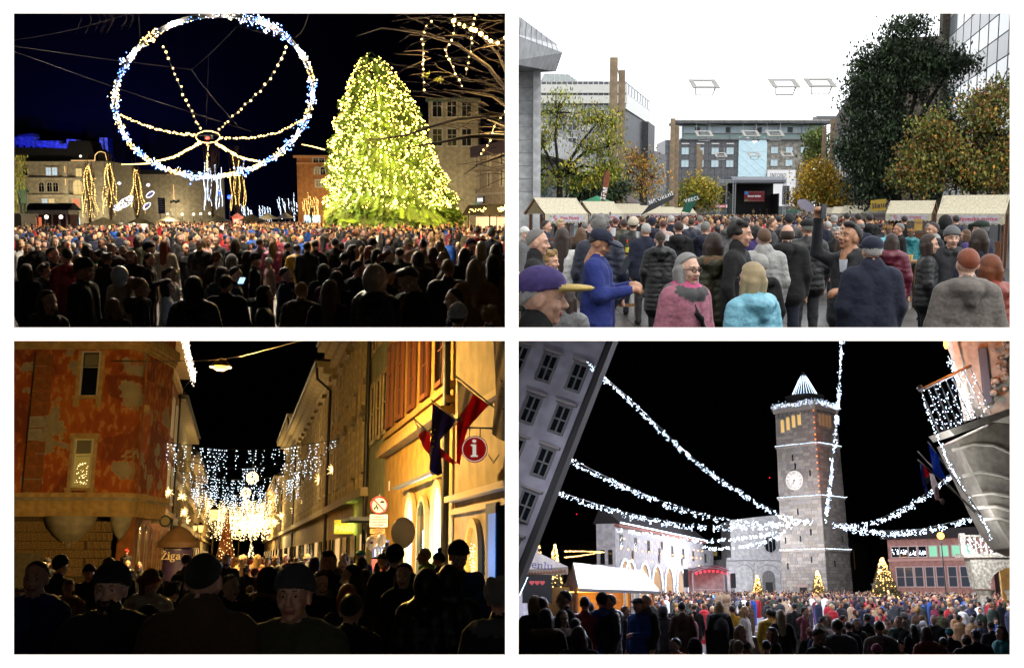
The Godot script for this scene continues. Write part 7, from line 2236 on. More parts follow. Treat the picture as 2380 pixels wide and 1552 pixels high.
	bx(ib,"panel",mat("board navy",C("1c1c46"),.6),V3(0,high(1010,38),0),V3(mt(78,38),mt(90,38),.06));bx(ib,"foot_panel",mat("board red",C("8f2a1a"),.6),V3(0,high(1085,38),.002),V3(mt(78,38),mt(62,38),.06))
	for i in 4: 
		part(mb().ball(O3,V3(.03,.035,.008),6),"figure_mark",M("sign white"),ib,T3(V3((i-1.5)*.12,high(1012,38),.034)));bx(ib,"figure_mark",M("sign white"),V3((i-1.5)*.12,high(1030,38),.034),V3(.05,.17,.01))
	words("NAJVEŠČI",mt(14,38),ib,M("sign white"),V3(0,high(988,38),.034),Basis(),true,"Droid Sans","lettering",mt(66,38))
	var pz:=58.0
	var pp:=on(1602,900,pz)
	var pn:=thing("neon_sign","green neon shop sign on a yellow lit panel","sign",pp,.2)
	bx(pn,"panel",mat("mustard panel",C("c99a3c"),.7),V3(0,0,0),V3(mt(100,pz),mt(66,pz),.12))
	words("PAMI",mt(32,pz),pn,M("neon green"),V3(0,-mt(8,pz),.08),Basis(),true,"Droid Sans","lettering",mt(92,pz))
	var horn:=[]
	for i in 9:horn.append(V3(mt(28,pz)+cos(PI+PI*i/8.0)*mt(15,pz),mt(28,pz)+sin(PI+PI*i/8.0)*mt(16,pz),.1))
	rod(pn,"neon_tube",M("neon green"),horn+[horn[0]],.035)
	lamp("neon_light",on(1602,900,pz-.7),Color(.85,1,.5),1.6,.3)
	var bsx:=thing("shop_sign","round beer sign hung on the pale house at the left","sign",on(733,872,62),.4)
	part(mb().prism(disc(mt(28,62),20),-.05,.05),"disc",mat("sign green",C("1f3a24"),.6),bsx);part(mb().prism(disc(mt(20,62),20),.05,.06),"disc_face",M("sign cream"),bsx)
	bx(bsx,"sign_board",M("sign cream"),V3(-mt(42,62),mt(8,62),0),V3(mt(44,62),mt(40,62),.08))
	var bz:=[[1885,925,13.0,58,70,"large white balloon floating over the crowd"],[1730,977,27.0,26,31,"small white balloon with a red print"],[1780,963,27.5,24,29,"small plain white balloon behind the printed one"]]
	for q in bz:
		var p:=on(q[0],q[1],q[2]);var t:=thing("balloon",q[5],"balloon",p)
		var rx:=mt(q[3],q[2]);var ry:=mt(q[4],q[2])
		var pf:=[V2(.0,-ry*1.25),V2(rx*.1,-ry*1.2),V2(rx*.08,-ry*1.13)]
		for i in 13:
			var th:=-PI/2+.12+(PI-.12)*i/12.0
			pf.append(V2(maxf(.0,cos(th)*rx*(1.0 if th>0 else (.86+.14*cos(th)))),sin(th)*ry*(1.0 if th>0 else 1.1)))
		part(mb().lathe(pf,O3,20),"skin",mat("balloon white",C("c9c4bd"),.3,"",1.0,{"back":Color(.9,.88,.85)}),t)
		rod(t,"string",mat("white string",C("a8a498"),.8),[V3(0,-ry*1.25,0),V3(.02,-ry*1.25-.5,0)],.003,-1,3)
		if q[0]==1730:part(mb().ball(O3,V3(rx*.3,ry*.22,.01),8),"print",mat("balloon red",C("8f2a2a"),.5),t,T3(V3(rx*.25,0,rx*.97)))
	# ---- people
	people("""
110 1155 165 8 hood_pack royal short darkhair - | !person in blue jacket with grey backpack straps facing the camera, lower left | bag=charcoal skin=0
475 1210 220 4 hood_stout black beanie_beard darkhair black | !bearded person in black beanie facing the camera | skin=2
352 1440 190 178 fur_hood brown curly lightbrown - | !brown fluffy head of a child seen from behind at the bottom | least=0.9 fur=brown
642 1398 185 15 hood black beanie darkhair navy | !child in navy beanie looking up at the bottom edge | least=0.9
915 1165 250 180 stout_collar brown short darkhair - | !broad person in dark brown jacket seen from behind, nearest in the street | trousers=black
660 1170 128 168 puffer_hood_woman cream band ginger red | !person with red headband, ponytail and cream down jacket |
1042 1198 125 60 coat black short brownhair - | ear and cheek beside the broad back |
1362 1240 245 -4 hood_stout olive beanie darkhair charcoal | !person in dark grey beanie and tan-lined hood facing the camera | hood=tan skin=1
1122 1300 120 170 hood blue beanie darkhair charcoal | child | least=0.9
1482 1178 118 30 coat black tied darkhair - | in the middle | nod=15
1525 1082 110 0 hood_fur_shirt black quiff_beard darkhair - | !young person with short beard, black jacket and grey shirt facing the camera | fur=charcoal scarf=grey
1642 1150 120 -75 woman tan long darkhair - | tan coat in the middle |
1615 1250 128 175 woman charcoal bob redhair - | orange-red head |
1630 1322 155 178 hood black short darkhair - | low in front |
1230 1170 120 178 fur_hood black furhood darkhair - | fur hood | fur=tan
1892 1140 118 -8 woman_hood black long darkhair - | solemn, at the right |
2000 1190 140 178 puffer_hood black hoodup darkhair - | at the right |
2110 1172 138 178 puffer black hoodup darkhair - | beside the other hood |
2150 1042 118 20 puffer blue beanie greyhair black | !person in black beanie and blue down jacket lit by the shop | skin=2 nod=15
2242 1180 98 8 coat black beanie brownhair black | !child in black beanie facing the camera at the right edge | least=1.2 skin=2
2352 1262 190 170 fur black curly greyhair - | !grey fur-trimmed head at the right edge | fur=grey
1845 1052 104 178 stout black beanie darkhair black | tall, behind the big balloon |
1992 1042 70 -85 hood neon short paleblond - | !person in neon green jacket before the bright shop |
2062 1066 64 -80 hood white pompom darkhair black | before the bright shop |
1792 1062 60 -80 coat red cap darkhair black | by the sign post |
1806 1028 50 170 coat charcoal pompom darkhair grey | by the sign post |
362 1130 78 30 coat black beanie darkhair darkgreen | by the corner house |
222 1092 88 160 coat charcoal beanie darkhair darkgreen | by the corner house |
458 1092 86 170 coat black short darkhair - | half hidden behind the bearded person |
262 1205 92 20 fur_hood tan short lightbrown - | !blond child looking down beside the bearded person | nod=25 fur=tan least=1.1
572 1142 58 70 woman black band darkhair white | by the corner house |
792 1182 70 5 woman black beanielong darkhair black | wearing glasses | glasses=yes
836 1070 58 150 woman black beanie darkhair purple | flowered hat |
1032 1062 56 0 coat black short_beard brownhair - | mid street |
1126 1112 54 175 woman black band darkhair white | mid street |
1166 1132 54 175 coat brown beanie darkhair rust | mid street |
1142 1222 64 178 coat grey beanie brownhair tan | child | least=1.0
1226 1072 46 5 woman pink pony darkhair - | mid street |
1322 1102 50 5 woman black hoodup brownhair - | pink-edged hood | hood=maroon
1316 1052 44 5 coat grey balding greyhair - | mid street |
1396 1092 50 175 coat charcoal short greyhair - | mid street |
1456 1082 64 -170 woman black bob darkhair - | mid street |
1602 1052 50 -30 woman black long darkhair - | mid street |
1682 1042 54 -30 puffer navy flatcap greyhair green | right side |
1686 1082 64 170 woman black bob darkhair - | right side |
545 1032 40 20 coat black pompom darkhair red | !child in red knit hat carried on shoulders by the corner house | floor=0.9 least=0.4 most=9
550 1080 40 15 coat charcoal short darkhair - | under the carried child |
606 1092 42 20 woman black long greyhair - | by the corner house |
160 1078 44 15 coat black beanie darkhair black | under the meter box |
1592 1092 58 175 woman cream pompom blond white | mid street |
1246 1116 46 175 woman black beanie brownhair cream | mid street |
1110 1060 40 170 coat beige hoodup brownhair - | mid street |
1180 1055 40 170 woman tan long blond - | mid street |
1270 1060 40 175 woman olive bob lightbrown - | mid street |
1370 1065 42 170 hood olive short brownhair - | mid street |
1420 1055 38 175 coat grey beanie darkhair beige | mid street |
1500 1060 40 170 coat black hoodup darkhair - | mid street |
960 1065 42 170 coat camel short brownhair - | mid street |
980 1075 46 10 woman beige long lightbrown - | mid street |
900 1060 40 0 woman tan curly ginger - | mid street |
700 1150 80 175 coat black short darkhair - | before the poster column |
760 1230 90 170 coat black curly darkhair - | left of the broad back |
540 1120 60 175 coat black short darkhair - | by the corner house |
30 1260 90 10 coat charcoal short brownhair - | left edge |
1760 1180 90 170 coat black beanie darkhair black | right middle |
1560 1140 70 175 fur_hood tan furhood brownhair - | mid street | fur=tan
1700 1150 80 165 woman olive bob darkhair - | right middle |
2060 1130 80 175 woman charcoal bob darkhair - | right |
""","people in the night street crowd","in the night street")
	var sp:=[]
	for z in range(60,200,2):
		for k in 6:sp.append([st(rnd(-4.4,5.2),z+RNG.randf()),rnd(1.6,1.85),RNG.randf()*TAU,COATS[RNG.randi() % COATS.size()],HAIRS[RNG.randi() % HAIRS.size()]])
	far_crowd(sp,"crowd","far crowd filling the night street under the light curtains")

func R1_point(o:Node3D,p:Vector3) -> Vector3:
	return frame[cq].affine_inverse()*(o.transform*p)

func flag_piece(called:String,label:String,z:float,pole:Array,outline:Array,col:Color,marks:=[],mcol:=Color.WHITE,second:=[],scol:=Color.WHITE):
	var p0:=on(pole[0][0],pole[0][1],z);var p1:=on(pole[1][0],pole[1][1],z-.05)
	var t:=thing(called,label,"flag",p0,.0,"flags on the right-hand houses")
	rod(t,"pole",mat("white flag pole",C("a39a86"),.5),[O3,p1-p0+(p1-p0).normalized()*.25],.018)
	wavy(t,outline,z,p0,mat("cloth flag " + col.to_html(),col,.85,"fabric",3.0,{"back":col}))
	if second:wavy(t,second,z+.01,p0,mat("cloth flag " + scol.to_html(),scol,.85,"fabric",3.0,{"back":scol}))
	for q in marks:part(mb().prism(disc(mt(5,z),5),0,.012),"mark",mat("flag mark " + mcol.to_html(),mcol,.8),t,T3(on(q[0],q[1],z-.09)-p0))
	if second and not marks:part(mb().prism(disc(mt(11,z),14,mt(16,z)),0,.012),"crest",mat("flag crest",C("a8958a"),.8),t,T3(on(second[-2][0]+12,second[-2][1]+5,z-.09)-p0))

func wavy(t:Node3D,outline:Array,z:float,o:Vector3,m:Material):       # a cloth with folds: the outline filled with a fine grid bent to and fro
	var poly:=PackedVector2Array()
	for q in outline:poly.append(V2(q[0],q[1]))
	var lo:=poly[0];var hi:=poly[0]
	for p in poly:lo=lo.min(p);hi=hi.max(p)
	var b:=mb();var n:=14
	for i in n:
		for j in n:
			var c0:=lo+(hi-lo)*V2(float(i)/n,float(j)/n);var c1:=lo+(hi-lo)*V2((i+1.0)/n,(j+1.0)/n)
			for piece in Geometry2D.intersect_polygons(poly,PackedVector2Array([c0,V2(c1.x,c0.y),c1,V2(c0.x,c1.y)])):
				var tr:=Geometry2D.triangulate_polygon(piece)
				for k in range(0,tr.size(),3):
					var T:=[]
					for w in 3:
						var q:Vector2=piece[tr[k+w]]
						var f:=(q.x-lo.x)/maxf(1.0,hi.x-lo.x)
						T.append(on(q.x,q.y,z+sin(q.x*.11+q.y*.025)*.05)-o)
					if (T[1]-T[0]).cross(T[2]-T[0]).z>0:b.tri(T[0],T[1],T[2])
					else:b.tri(T[0],T[2],T[1])
	part(b,"cloth",m,t)

func peel_tex() -> Texture2D:        # orange limewash worn through to grey and ochre plaster in patches
	var n:=FastNoiseLite.new();n.seed=5;n.frequency=.011;n.fractal_octaves=5
	var n2:=FastNoiseLite.new();n2.seed=9;n2.frequency=.05;n2.fractal_octaves=4
	var n3:=FastNoiseLite.new();n3.seed=21;n3.frequency=.006;n3.fractal_octaves=3
	var im:=Image.create(512,512,false,Image.FORMAT_RGB8)
	for y in 512:
		for x in 512:
			var a:=n.get_noise_2d(x,y);var d:=n2.get_noise_2d(x,y*.6);var e:=n3.get_noise_2d(x,y)
			var c:=C("93421a").lerp(C("b3601f"),clampf(.5+d*.9+e,0,1))
			if d>.24:c=c.lerp(C("c08a4a"),.7)
			if e<-.25:c=c.lerp(C("6b3014"),.5)
			if a>.27:c=C("a1916a").lerp(C("8a8064"),clampf(.5+d,0,1))
			elif a>.245:c=C("b99a5c")
			im.set_pixel(x,y,c)
	return ImageTexture.create_from_image(im)

# ---------------------------------------------------------------- the square with the clock tower
func garland(label:String,uvz:Array,n:int,hang:float,m:Material):
	var c:=Curve2D.new();var at:=[]
	for i in uvz.size():
		var d:Vector2=(V2(uvz[min(i+1,uvz.size()-1)][0],uvz[min(i+1,uvz.size()-1)][1])-V2(uvz[max(i-1,0)][0],uvz[max(i-1,0)][1]))/6.0
		c.add_point(V2(uvz[i][0],uvz[i][1]),-d,d)
	for i in uvz.size():at.append(c.get_closest_offset(V2(uvz[i][0],uvz[i][1])))
	var L:=c.get_baked_length()
	var place:=func(d:float) -> Vector3:
		var k:=0
		while k<at.size()-2 and at[k+1]<d:k+=1
		var p:=c.sample_baked(d)
		return on(p.x,p.y,1.0/lerpf(1.0/uvz[k][2],1.0/uvz[k+1][2],clampf((d-at[k])/maxf(1.0,at[k+1]-at[k]),.0,1.0)))
	var o:Vector3=place.call(.0)
	var t:=thing("garland",label,"garland",o,.0,"garlands of white lights over the square")
	var pts:=[]
	for i in 41:pts.append(place.call(L*i/40.0)-o)
	part(mb().tube(pts,.012,-1,4),"cable",M("cable"),t)
	var xs:=[]
	while xs.size()<n:                # twigs of a few bulbs each, with gaps between
		var d:=RNG.randf()*L
		if sin(d*.21)+sin(d*.083+2.0)<-1.1:continue
		var p:Vector3=place.call(d)-o
		var k:=-(p+o).z/5000.0
		var q:=p+V3(RNG.randfn()*3.0,-RNG.randf()*hang,RNG.randfn()*3.0)*k
		for i in 3:xs.append(Transform3D(Basis().scaled(Vector3.ONE*k*rnd(.9,1.9)),q+V3(RNG.randfn(),RNG.randfn(),RNG.randfn())*k*3.5))
	copies(t,"bulb",bulb_mesh(),m,xs)

func lit_fir(called:String,label:String,u:float,vt:float,vb:float,half:float,z:float,n:int,br:float,m:Material,fr:int):
	var foot:=base(u,z)
	var hb:=maxf(.0,high(vb,z))
	return spruce(called,label,foot,high(vt,z),mt(half,z),C("3d3a1c"),n,br,m,fr,.85,{"power":.85,"even":true,"strings":17,"bulb_low":.02,"lift":.04})

func tower_square():
	var warm:=glow("amber bulb",Color(1,.78,.46),7.0)
	var cool:=glow("ice bulb",Color(.82,.90,1),9.0)
	var amber:=glow("orange bulb",Color(1,.45,.08),6.0)
	var g:=mb();g.quad(V3(.02,-eye[3],-2.5),V3(190,-eye[3],-2.5),V3(190,-eye[3],-395),V3(.02,-eye[3],-395))
	struct(g,"ground",mat("square paving",C("6b6764"),.5,"stone",1.0,{"bump":1.5}))
	var white:=mat("white stucco",C("b9b6b4"),.9,"plaster",.3);var marble:=mat("white stone",C("c0bcb4"),.85,"plaster",.3);var trimw:=mat("white trim",C("c0bcb6"),.85,"plaster",.5);var dg:=M("night glass");var dark:=mat("dark stone",C("3a3733"),.9,"stone",.3);var roofm:=M("night tiles")
	# ---- the tower
	var Z:=150.0
	var L:=7.05
	var yaw:=deg_to_rad(-45.8)
	var corner:=base(1494,Z-4,1150)
	var ctr:=corner-Basis(Vector3.UP,yaw)*V3(L/2,0,L/2)
	var tw:=thing("clock_tower","tall square stone bell tower with white clock and lit spire","tower",ctr,yaw)
	var H:=high(318,Z)
	var kk:=func(y:float) -> float:return 1.0-.13*y/35.0
	var fp:=func(face:int,s:float,y:float,out:float) -> Vector3:
		var k:float=kk.call(y)
		return V3(s*L/2*k,y,L/2*k+out) if face==0 else V3(L/2*k+out,y,-s*L/2*k)
	var core:=mb()
	var k1:float=kk.call(H)
	var c0:=[V3(-L/2,0,L/2),V3(L/2,0,L/2),V3(L/2,0,-L/2),V3(-L/2,0,-L/2)]
	for i in 4:
		var p:Vector3=c0[i];var q:Vector3=c0[(i+1) % 4]
		core.quad(p,q,q*k1+V3(0,H,0),p*k1+V3(0,H,0))
	var mortar:=mat("tower mortar",C("6e675e"),.95,"stone",.6)
	part(core,"shaft",mortar,tw)
	var sm:=[]
	for i in 4:sm.append(mat("tower stone %d" % i,[C("8d857a"),C("7c7469"),C("9a8f7f"),C("857a6a")][i],.95,"stone",.8,{"bump":2.5}))
	var rest:=mb();rest.tinted=true
	var made:=0
	var y:=.0
	while y<H-1.4:
		var rh:=rnd(.38,.52)
		for face in 2:
			var s:=-1.0
			while s<.99:
				var w:=rnd(.16,.34);var e:=minf(1.0,s+w)
				if 1.0-e<.08:e=1.0
				var m:Vector3=fp.call(face,(s+e)/2,y+rh/2,.0)
				var k:float=kk.call(y)
				var size:=V3((e-s)*L/2*k-.03,rh-.035,.06+RNG.randf()*.035)
				var bs:=Basis() if face==0 else Basis(Vector3.UP,PI/2)
				if made<290:bx(tw,"stone_block",sm[RNG.randi() % 4],m,V3(snappedf(size.x,.08),snappedf(size.y,.04),snappedf(size.z,.012)),bs)
				else:
					rest.tint=([C("8d857a"),C("7c7469"),C("9a8f7f"),C("857a6a")][RNG.randi() % 4] as Color).srgb_to_linear()
					rest.box(m,size,bs)
				made+=1
				s=e
		y+=rh
	var ro:=part(rest,"stone_courses",mat("tower courses",Color.WHITE,.95,"stone",.8,{"vc":true,"bump":2.5}),tw)
	ro.set_meta("kind","stuff")
	for q in [[1005,.22,.3],[745,.16,.25],[490,.16,.25]]:
		var yy:=high(q[0],Z-4);var k:float=kk.call(yy)
		bx(tw,"string_course",sm[2],V3(0,yy-.2,0),V3(L*k+q[1]*2,q[2],L*k+q[1]*2))
	var kt:=k1*L
	bx(tw,"cornice",sm[2],V3(0,H-.7,0),V3(kt+.5,.5,kt+.5));bx(tw,"parapet",sm[0],V3(0,H-.1,0),V3(kt+.8,.8,kt+.8))
	for i in 9:
		for face in 2:part(mb().prism(arch(.5,.5,5),-.1,.12),"corbel_arch",sm[1],tw,Transform3D(Basis() if face==0 else Basis(Vector3.UP,PI/2),fp.call(face,-.9+i*.225,H-1.5,.1)))
	var dy:=high(274,Z)-H
	part(mb().lathe([V2(kt*.44,0),V2(kt*.44,dy*.86),V2(kt*.47,dy*.86),V2(kt*.47,dy)],V3(0,H+.3,0),8),"drum",dark,tw)
	var sy:=high(143,Z)-H-dy-.3
	part(mb().lathe([V2(kt*.29,0),V2(kt*.02,sy)],V3(0,H+dy+.3,0),8),"spire",mat("spire lead",C("3d3f45"),.6),tw)
	var xs:=[]
	for s in 26:
		for i in 46:
			var f:=i/46.0;var an:=TAU*s/26.0
			xs.append(Transform3D(Basis().scaled(Vector3.ONE*.028),V3(sin(an)*(kt*.30*(1-f)+.05),H+dy+.3+sy*f,cos(an)*(kt*.30*(1-f)+.05))))
	copies(tw,"spire_bulb",bulb_mesh(),cool,xs)
	# openings
	for i in 4:
		window(tw,fp.call(0,-.62+i*.29,high(443-i*9,Z),.12),.6,1.9,sm[2],glow("bell room",Color(1,.8,.35),.75),{"arch":true,"frame":.12,"proud":.1})
	for i in 4:
		var o:=(Transform3D(Basis(Vector3.UP,PI/2),fp.call(1,-.62+i*.3,high(443-20,Z),.1)))
		part(mb().prism(arch(.6,1.9,8),0,.06),"opening",M("bell room dim"),tw,o)
	for q in [[0,-.1,610],[0,-.1,830],[0,-.05,960],[0,.45,930],[0,-.75,965],[1,.5,960],[1,-.3,1080],[0,-.7,1090],[0,.4,1060],[1,.2,620],[0,-.2,570],[1,-.5,780],[0,.6,650]]:
		bx(tw,"slit_window",dg,fp.call(q[0],q[1],high(q[2],Z),.06),V3(.16,.85,.12),Basis() if q[0]==0 else Basis(Vector3.UP,PI/2))
	# clock
	var cy:=high(678,Z);var cp:Vector3=fp.call(0,-.16,cy,.14)
	var face_m:=mat("clock stone",C("c9c0ae"),.8,"plaster",1.0)
	var R:=mt(46,Z)
	var cf:=part(mb().prism(disc(R,32),0,.1),"clock_face",face_m,tw,T3(cp))
	if cf:
		var ring:=[]
		for i in 33:ring.append(V3(cos(TAU*i/32)*R*.62,sin(TAU*i/32)*R*.62,.105))
		part(mb().tube(ring,.015,-1,4),"dial_ring",M("clock black"),cf)
		var num:=["XII","I","II","III","IIII","V","VI","VII","VIII","IX","X","XI"]
		for i in 12:
			var an:=-TAU*i/12.0
			words(num[i],.26,cf,M("clock black"),V3(-sin(an)*R*.8,cos(an)*R*.8,.105),Basis(Vector3.BACK,an),true,"Droid Serif","numeral")
		for q in [[3.75,.72,.05],[3.35,.5,.07]]:bx(cf,"clock_hand",M("clock black"),V3(sin(q[0])*R*q[1]*.4,cos(q[0])*R*q[1]*.4,.13),V3(q[2],R*q[1],.02),Basis(Vector3.BACK,-q[0]))
		part(mb().prism(disc(.12,10),.1,.15),"clock_hub",M("clock black"),cf)
	bx(tw,"door",dg,fp.call(0,-.05,1.1,.1),V3(1.0,2.2,.1));bx(tw,"door_surround",mat("pink stone",C("9a7f70"),.9,"stone",1.0),fp.call(0,-.05,2.35,.12),V3(1.8,.4,.3))
	# lines of bulbs on the tower
	var tx:=tw.transform
	var loc:=frame[3].affine_inverse()*tx
	var bn:=0
	for v in [1005,745,490,300]:
		var yy:=high(v,Z-4) if v!=300 else H+.3
		var o2:=.42 if v!=300 else .55
		var pts:=[]
		for i in 9:pts.append(loc*fp.call(0,-1.0+i/4.0,yy,o2))
		for i in 9:pts.append(loc*fp.call(1,-1.0+i/4.0,yy,o2))
		light_string("tower_light_string","line of white bulbs round the clock tower, %s" % ["lowest","second, under the clock","third, above the clock","topmost, on the parapet"][bn],pts,.14 if v!=300 else .05,.034,.02 if v!=300 else .16,cool,"lines of bulbs round the tower",.0 if v!=300 else .5);bn+=1
	var op:=[]
	for i in 11:op.append(loc*(fp.call(0,1.0,lerpf(high(740,Z),H-1.0,i/10.0),.2)))
	light_string("tower_light_string","vertical line of orange bulbs up the tower's corner",op,.85,.075,.01,amber,"lines of bulbs round the tower")
	for v in [700,600,500,400]:lamp("tower_corner_light",on(1480,v,144.5),Color(1,.5,.14),3.0,.2)
	# ---- church
	Z=168.0
	var chf:=facade("church","pale stone church front with pointed arches and a dark round window",base(1008,Z,1100),base(1310,Z,1100),high(1055,Z),12,marble)
	var W:float=chf.get_meta("w")
	var gp:=PackedVector2Array([V2(mt(26,Z),high(1055,Z)),V2(W,high(1055,Z)),V2(W,high(838,Z)),V2(mt(170,Z),high(850,Z)),V2(mt(30,Z),high(868,Z))])
	part(mb().prism(gp,-8,-.3),"upper_wall",marble,chf)
	bx(chf,"cornice",trimw,V3(W/2,high(1055,Z),.25),V3(W,.35,.7))
	for i in 40:bx(chf,"dentil",trimw,V3(W*(i+.5)/40.0,high(1062,Z),.2),V3(.14,.2,.4))
	var rw:=[]
	for i in 29:rw.append(V3(mt(215,Z)+cos(TAU*i/28)*mt(34,Z),high(985,Z)+sin(TAU*i/28)*mt(41,Z),-.25))
	part(mb().tube(rw,.16,-1,6),"round_window_rim",trimw,chf);part(mb().prism(disc(mt(33,Z),24,mt(40,Z)),-.28,-.2,T3(V3(mt(215,Z),high(985,Z),0))),"round_window",dg,chf)
	for i in 4:bx(chf,"tracery",trimw,V3(mt(190+i*17,Z),high(985,Z),-.16),V3(.05,mt(72,Z),.05))
	for q in [[82,104,168],[196,136,172],[292,70,168]]:
		var x:=mt(q[0],Z);var w:=mt(q[1],Z)*.9;var h:=high(1070,Z)-.3
		var a1:=arch(w,h,12,.5)
		var pts:=[]
		for i in range(2,a1.size()):pts.append(V3(x+a1[i].x,a1[i].y,.12))
		part(mb().tube([V3(x+w/2,0,.12)]+pts+[V3(x-w/2,0,.12)],.18,-1,6),"blind_arch",trimw,chf)
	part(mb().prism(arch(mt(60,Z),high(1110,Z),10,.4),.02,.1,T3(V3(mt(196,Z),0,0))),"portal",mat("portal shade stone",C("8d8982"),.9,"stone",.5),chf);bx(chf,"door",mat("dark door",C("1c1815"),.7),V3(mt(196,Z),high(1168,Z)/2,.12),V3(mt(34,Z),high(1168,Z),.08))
	for q in [[132,40],[262,40]]:
		part(mb().lathe([V2(.3,0),V2(.25,1.6),V2(.12,1.9),V2(.16,2.1),V2(.0,2.3)],O3,8),"statue",marble,chf,T3(V3(mt(q[0],Z),high(1140,Z),.4)));bx(chf,"statue_bracket",trimw,V3(mt(q[0],Z),high(1145,Z),.4),V3(.8,.3,.8));rod(chf,"column",trimw,[V3(mt(q[0],Z),0,.35),V3(mt(q[0],Z),high(1150,Z),.35)],.22,.2,8)
	var nave:=facade("church_nave","dark stone side of the church right of the tower",base(1600,166,1100),base(1700,200,1100),high(955,166),10,dark)
	for i in 2:window(nave,V3(2.0+i*7.0,5.0,.05),.9,3.0,dark,M("bell room dim"),{"mull":1,"bars":3})
	# ---- the loggia
	var A:=base(470,118,1000);var B:=base(896,168,1000)
	var hl:=high(884,118)
	var lg:=facade("loggia","white loggia palace dotted with warm bulbs above pointed arches",A,B,hl,2.2,white)
	W=lg.get_meta("w")
	var at_u:=func(u:float) -> float:        # where along the facade it is seen at u
		var r:=ray(u,1000);var d:=(B-A).normalized();var nrm:=V3(-d.z,0,d.x)
		var t:=A.dot(nrm)/r.dot(nrm)
		return (r*t-A).dot(d)
	var ya:=func(u:float,v:float) -> float:
		var x:float=at_u.call(u)
		var p:=A+(B-A).normalized()*x
		return high(v,-p.z)
	for q in [[497,972],[565,984],[628,996],[743,1017],[795,1028],[843,1037]]:
		var x:float=at_u.call(q[0]);var yy:float=ya.call(q[0],q[1]+26.0)
		window(lg,V3(x,yy,.05),1.15,1.35,M("grey sash"),dg,{"mull":1,"bars":1,"frame":.1})
	for q in [[693,990],[550,1036],[677,1055],[787,1070],[680,1022]]:part(mb().prism(PackedVector2Array([V2(0,-.55),V2(.4,0),V2(.32,.5),V2(-.32,.5),V2(-.4,0)]),.0,.12),"coat_of_arms",mat("brown relief",C("7d6a58"),.9,"stone",2.0),lg,T3(V3(at_u.call(q[0]),ya.call(q[0],q[1]),.03)))
	var au:=[460.0,532.0,600.0,660.0,718.0,773.0,825.0];var av:=[1062.0,1072.0,1082.0,1092.0,1100.0,1108.0,1112.0]
	var inside:=glow("arcade room",Color(1,.72,.26),.55)
	for i in 7:
		var x:float=at_u.call(au[i]); 
		var top:float=ya.call(au[i],av[i]);var w:float=W/8.6
		if x<w/2:x=w/2+.1
		window(lg,V3(x,.1,.05),w*.82,top,trimw,inside,{"arch":true,"pointed":.25,"frame":.14,"proud":.16,"mull":1,"bars":1})
		var a2:=arch(w*.95,top+.2,10,.25);var pts:=[]
		for k in range(2,a2.size()):pts.append(loc_of(lg)*V3(x+a2[k].x,a2[k].y,.3))
		light_string("arch_light_string","white bulbs outlining a pointed arch of the loggia, %s from the left" % ["first","second","third","fourth","fifth","sixth","seventh"][i],pts,.10,.045,.02,cool,"lit arches of the loggia")
		rod(lg,"column",trimw,[V3(x+w*.48,0,.35),V3(x+w*.48,top*.55,.35)],.16,.14,8)
	bx(lg,"eaves",mat("brick eaves",C("8f5a4a"),.9),V3(W/2,hl-.2,.25),V3(W+.4,.3,.6))
	var hip:=mb();hip.prism(PackedVector2Array([V2(-.7,0),V2(2.6,0),V2(1.8,1.7),V2(1.2,1.7)]),0,W,Transform3D(Basis(Vector3.UP,PI/2),V3(0,hl,0)));part(hip,"roof",roofm,lg)
	var bulbs:=[]
	for i in 15:
		for r in 5:
			var f:=(i+(.5 if r % 2 else .0))/14.6
			var p:=V3(W*(.03+.94*f),4.2+r*1.15,.18)
			if RNG.randf()<.12 or p.y>hl-.8:continue
			bulbs.append(p)
	for i in bulbs.size():
		part(mb().ball(O3,Vector3.ONE*.09,6),"wall_bulb",glow("wall bulb",Color(1,.72,.36),6.0),lg,T3(bulbs[i]))
		if i % 4==0:lamp("wall_bulb_light",loc_of(lg)*(bulbs[i]+V3(0,0,.25)),Color(1,.72,.4),.22,.1)
	var ep:=[loc_of(lg)*V3(0,hl+.1,.7),loc_of(lg)*V3(W/2,hl+.1,.7),loc_of(lg)*V3(W,hl+.1,.7)]
	light_string("eaves_light_string","white bulbs along the eaves of the loggia",[on(390,918,128)]+ep,.07,.042,.02,cool)
	for i in 2:bx(lg,"side_window",dg,V3(-.03,hl*.6,-.6-i*.9),V3(.06,1.6,.5))
	var ex:=facade("loggia_wing","small white wing at the end of the loggia",base(884,170,1000),base(942,176,1000),high(1010,172),6,white)
	window(ex,V3(ex.get_meta("w")*.3,high(1072,172),.05),.8,1.3,M("grey sash"),dg,{"mull":1})
	var bh:=facade("dark_house","dark house between the loggia and the church",base(930,190,1000),base(1030,190,1000),high(960,190),6,dark)
	for i in 3:window(bh,V3(bh.get_meta("w")*(i+.5)/3.0,high(1040,190),.05),1.0,1.6,dark,M("lit room dim") if i==0 else dg,{"mull":1})
	var fh:=facade("ochre_house","dim ochre house behind the lit firs",base(200,190,1000),base(400,165,1000),high(985,180),6,M("dim ochre"))
	for i in 4:window(fh,V3(fh.get_meta("w")*(i+.5)/4.0,4.0,.05),1.0,1.7,M("dim ochre"),dg,{"mull":1})
	# ---- stage with the arched roof
	Z=138.0
	var sg:=thing("stage","open stage with arched truss roof and red lamps beside the loggia","stage",base(938,Z))
	var alu:=M("aluminium");var ws:=mt(180,Z)
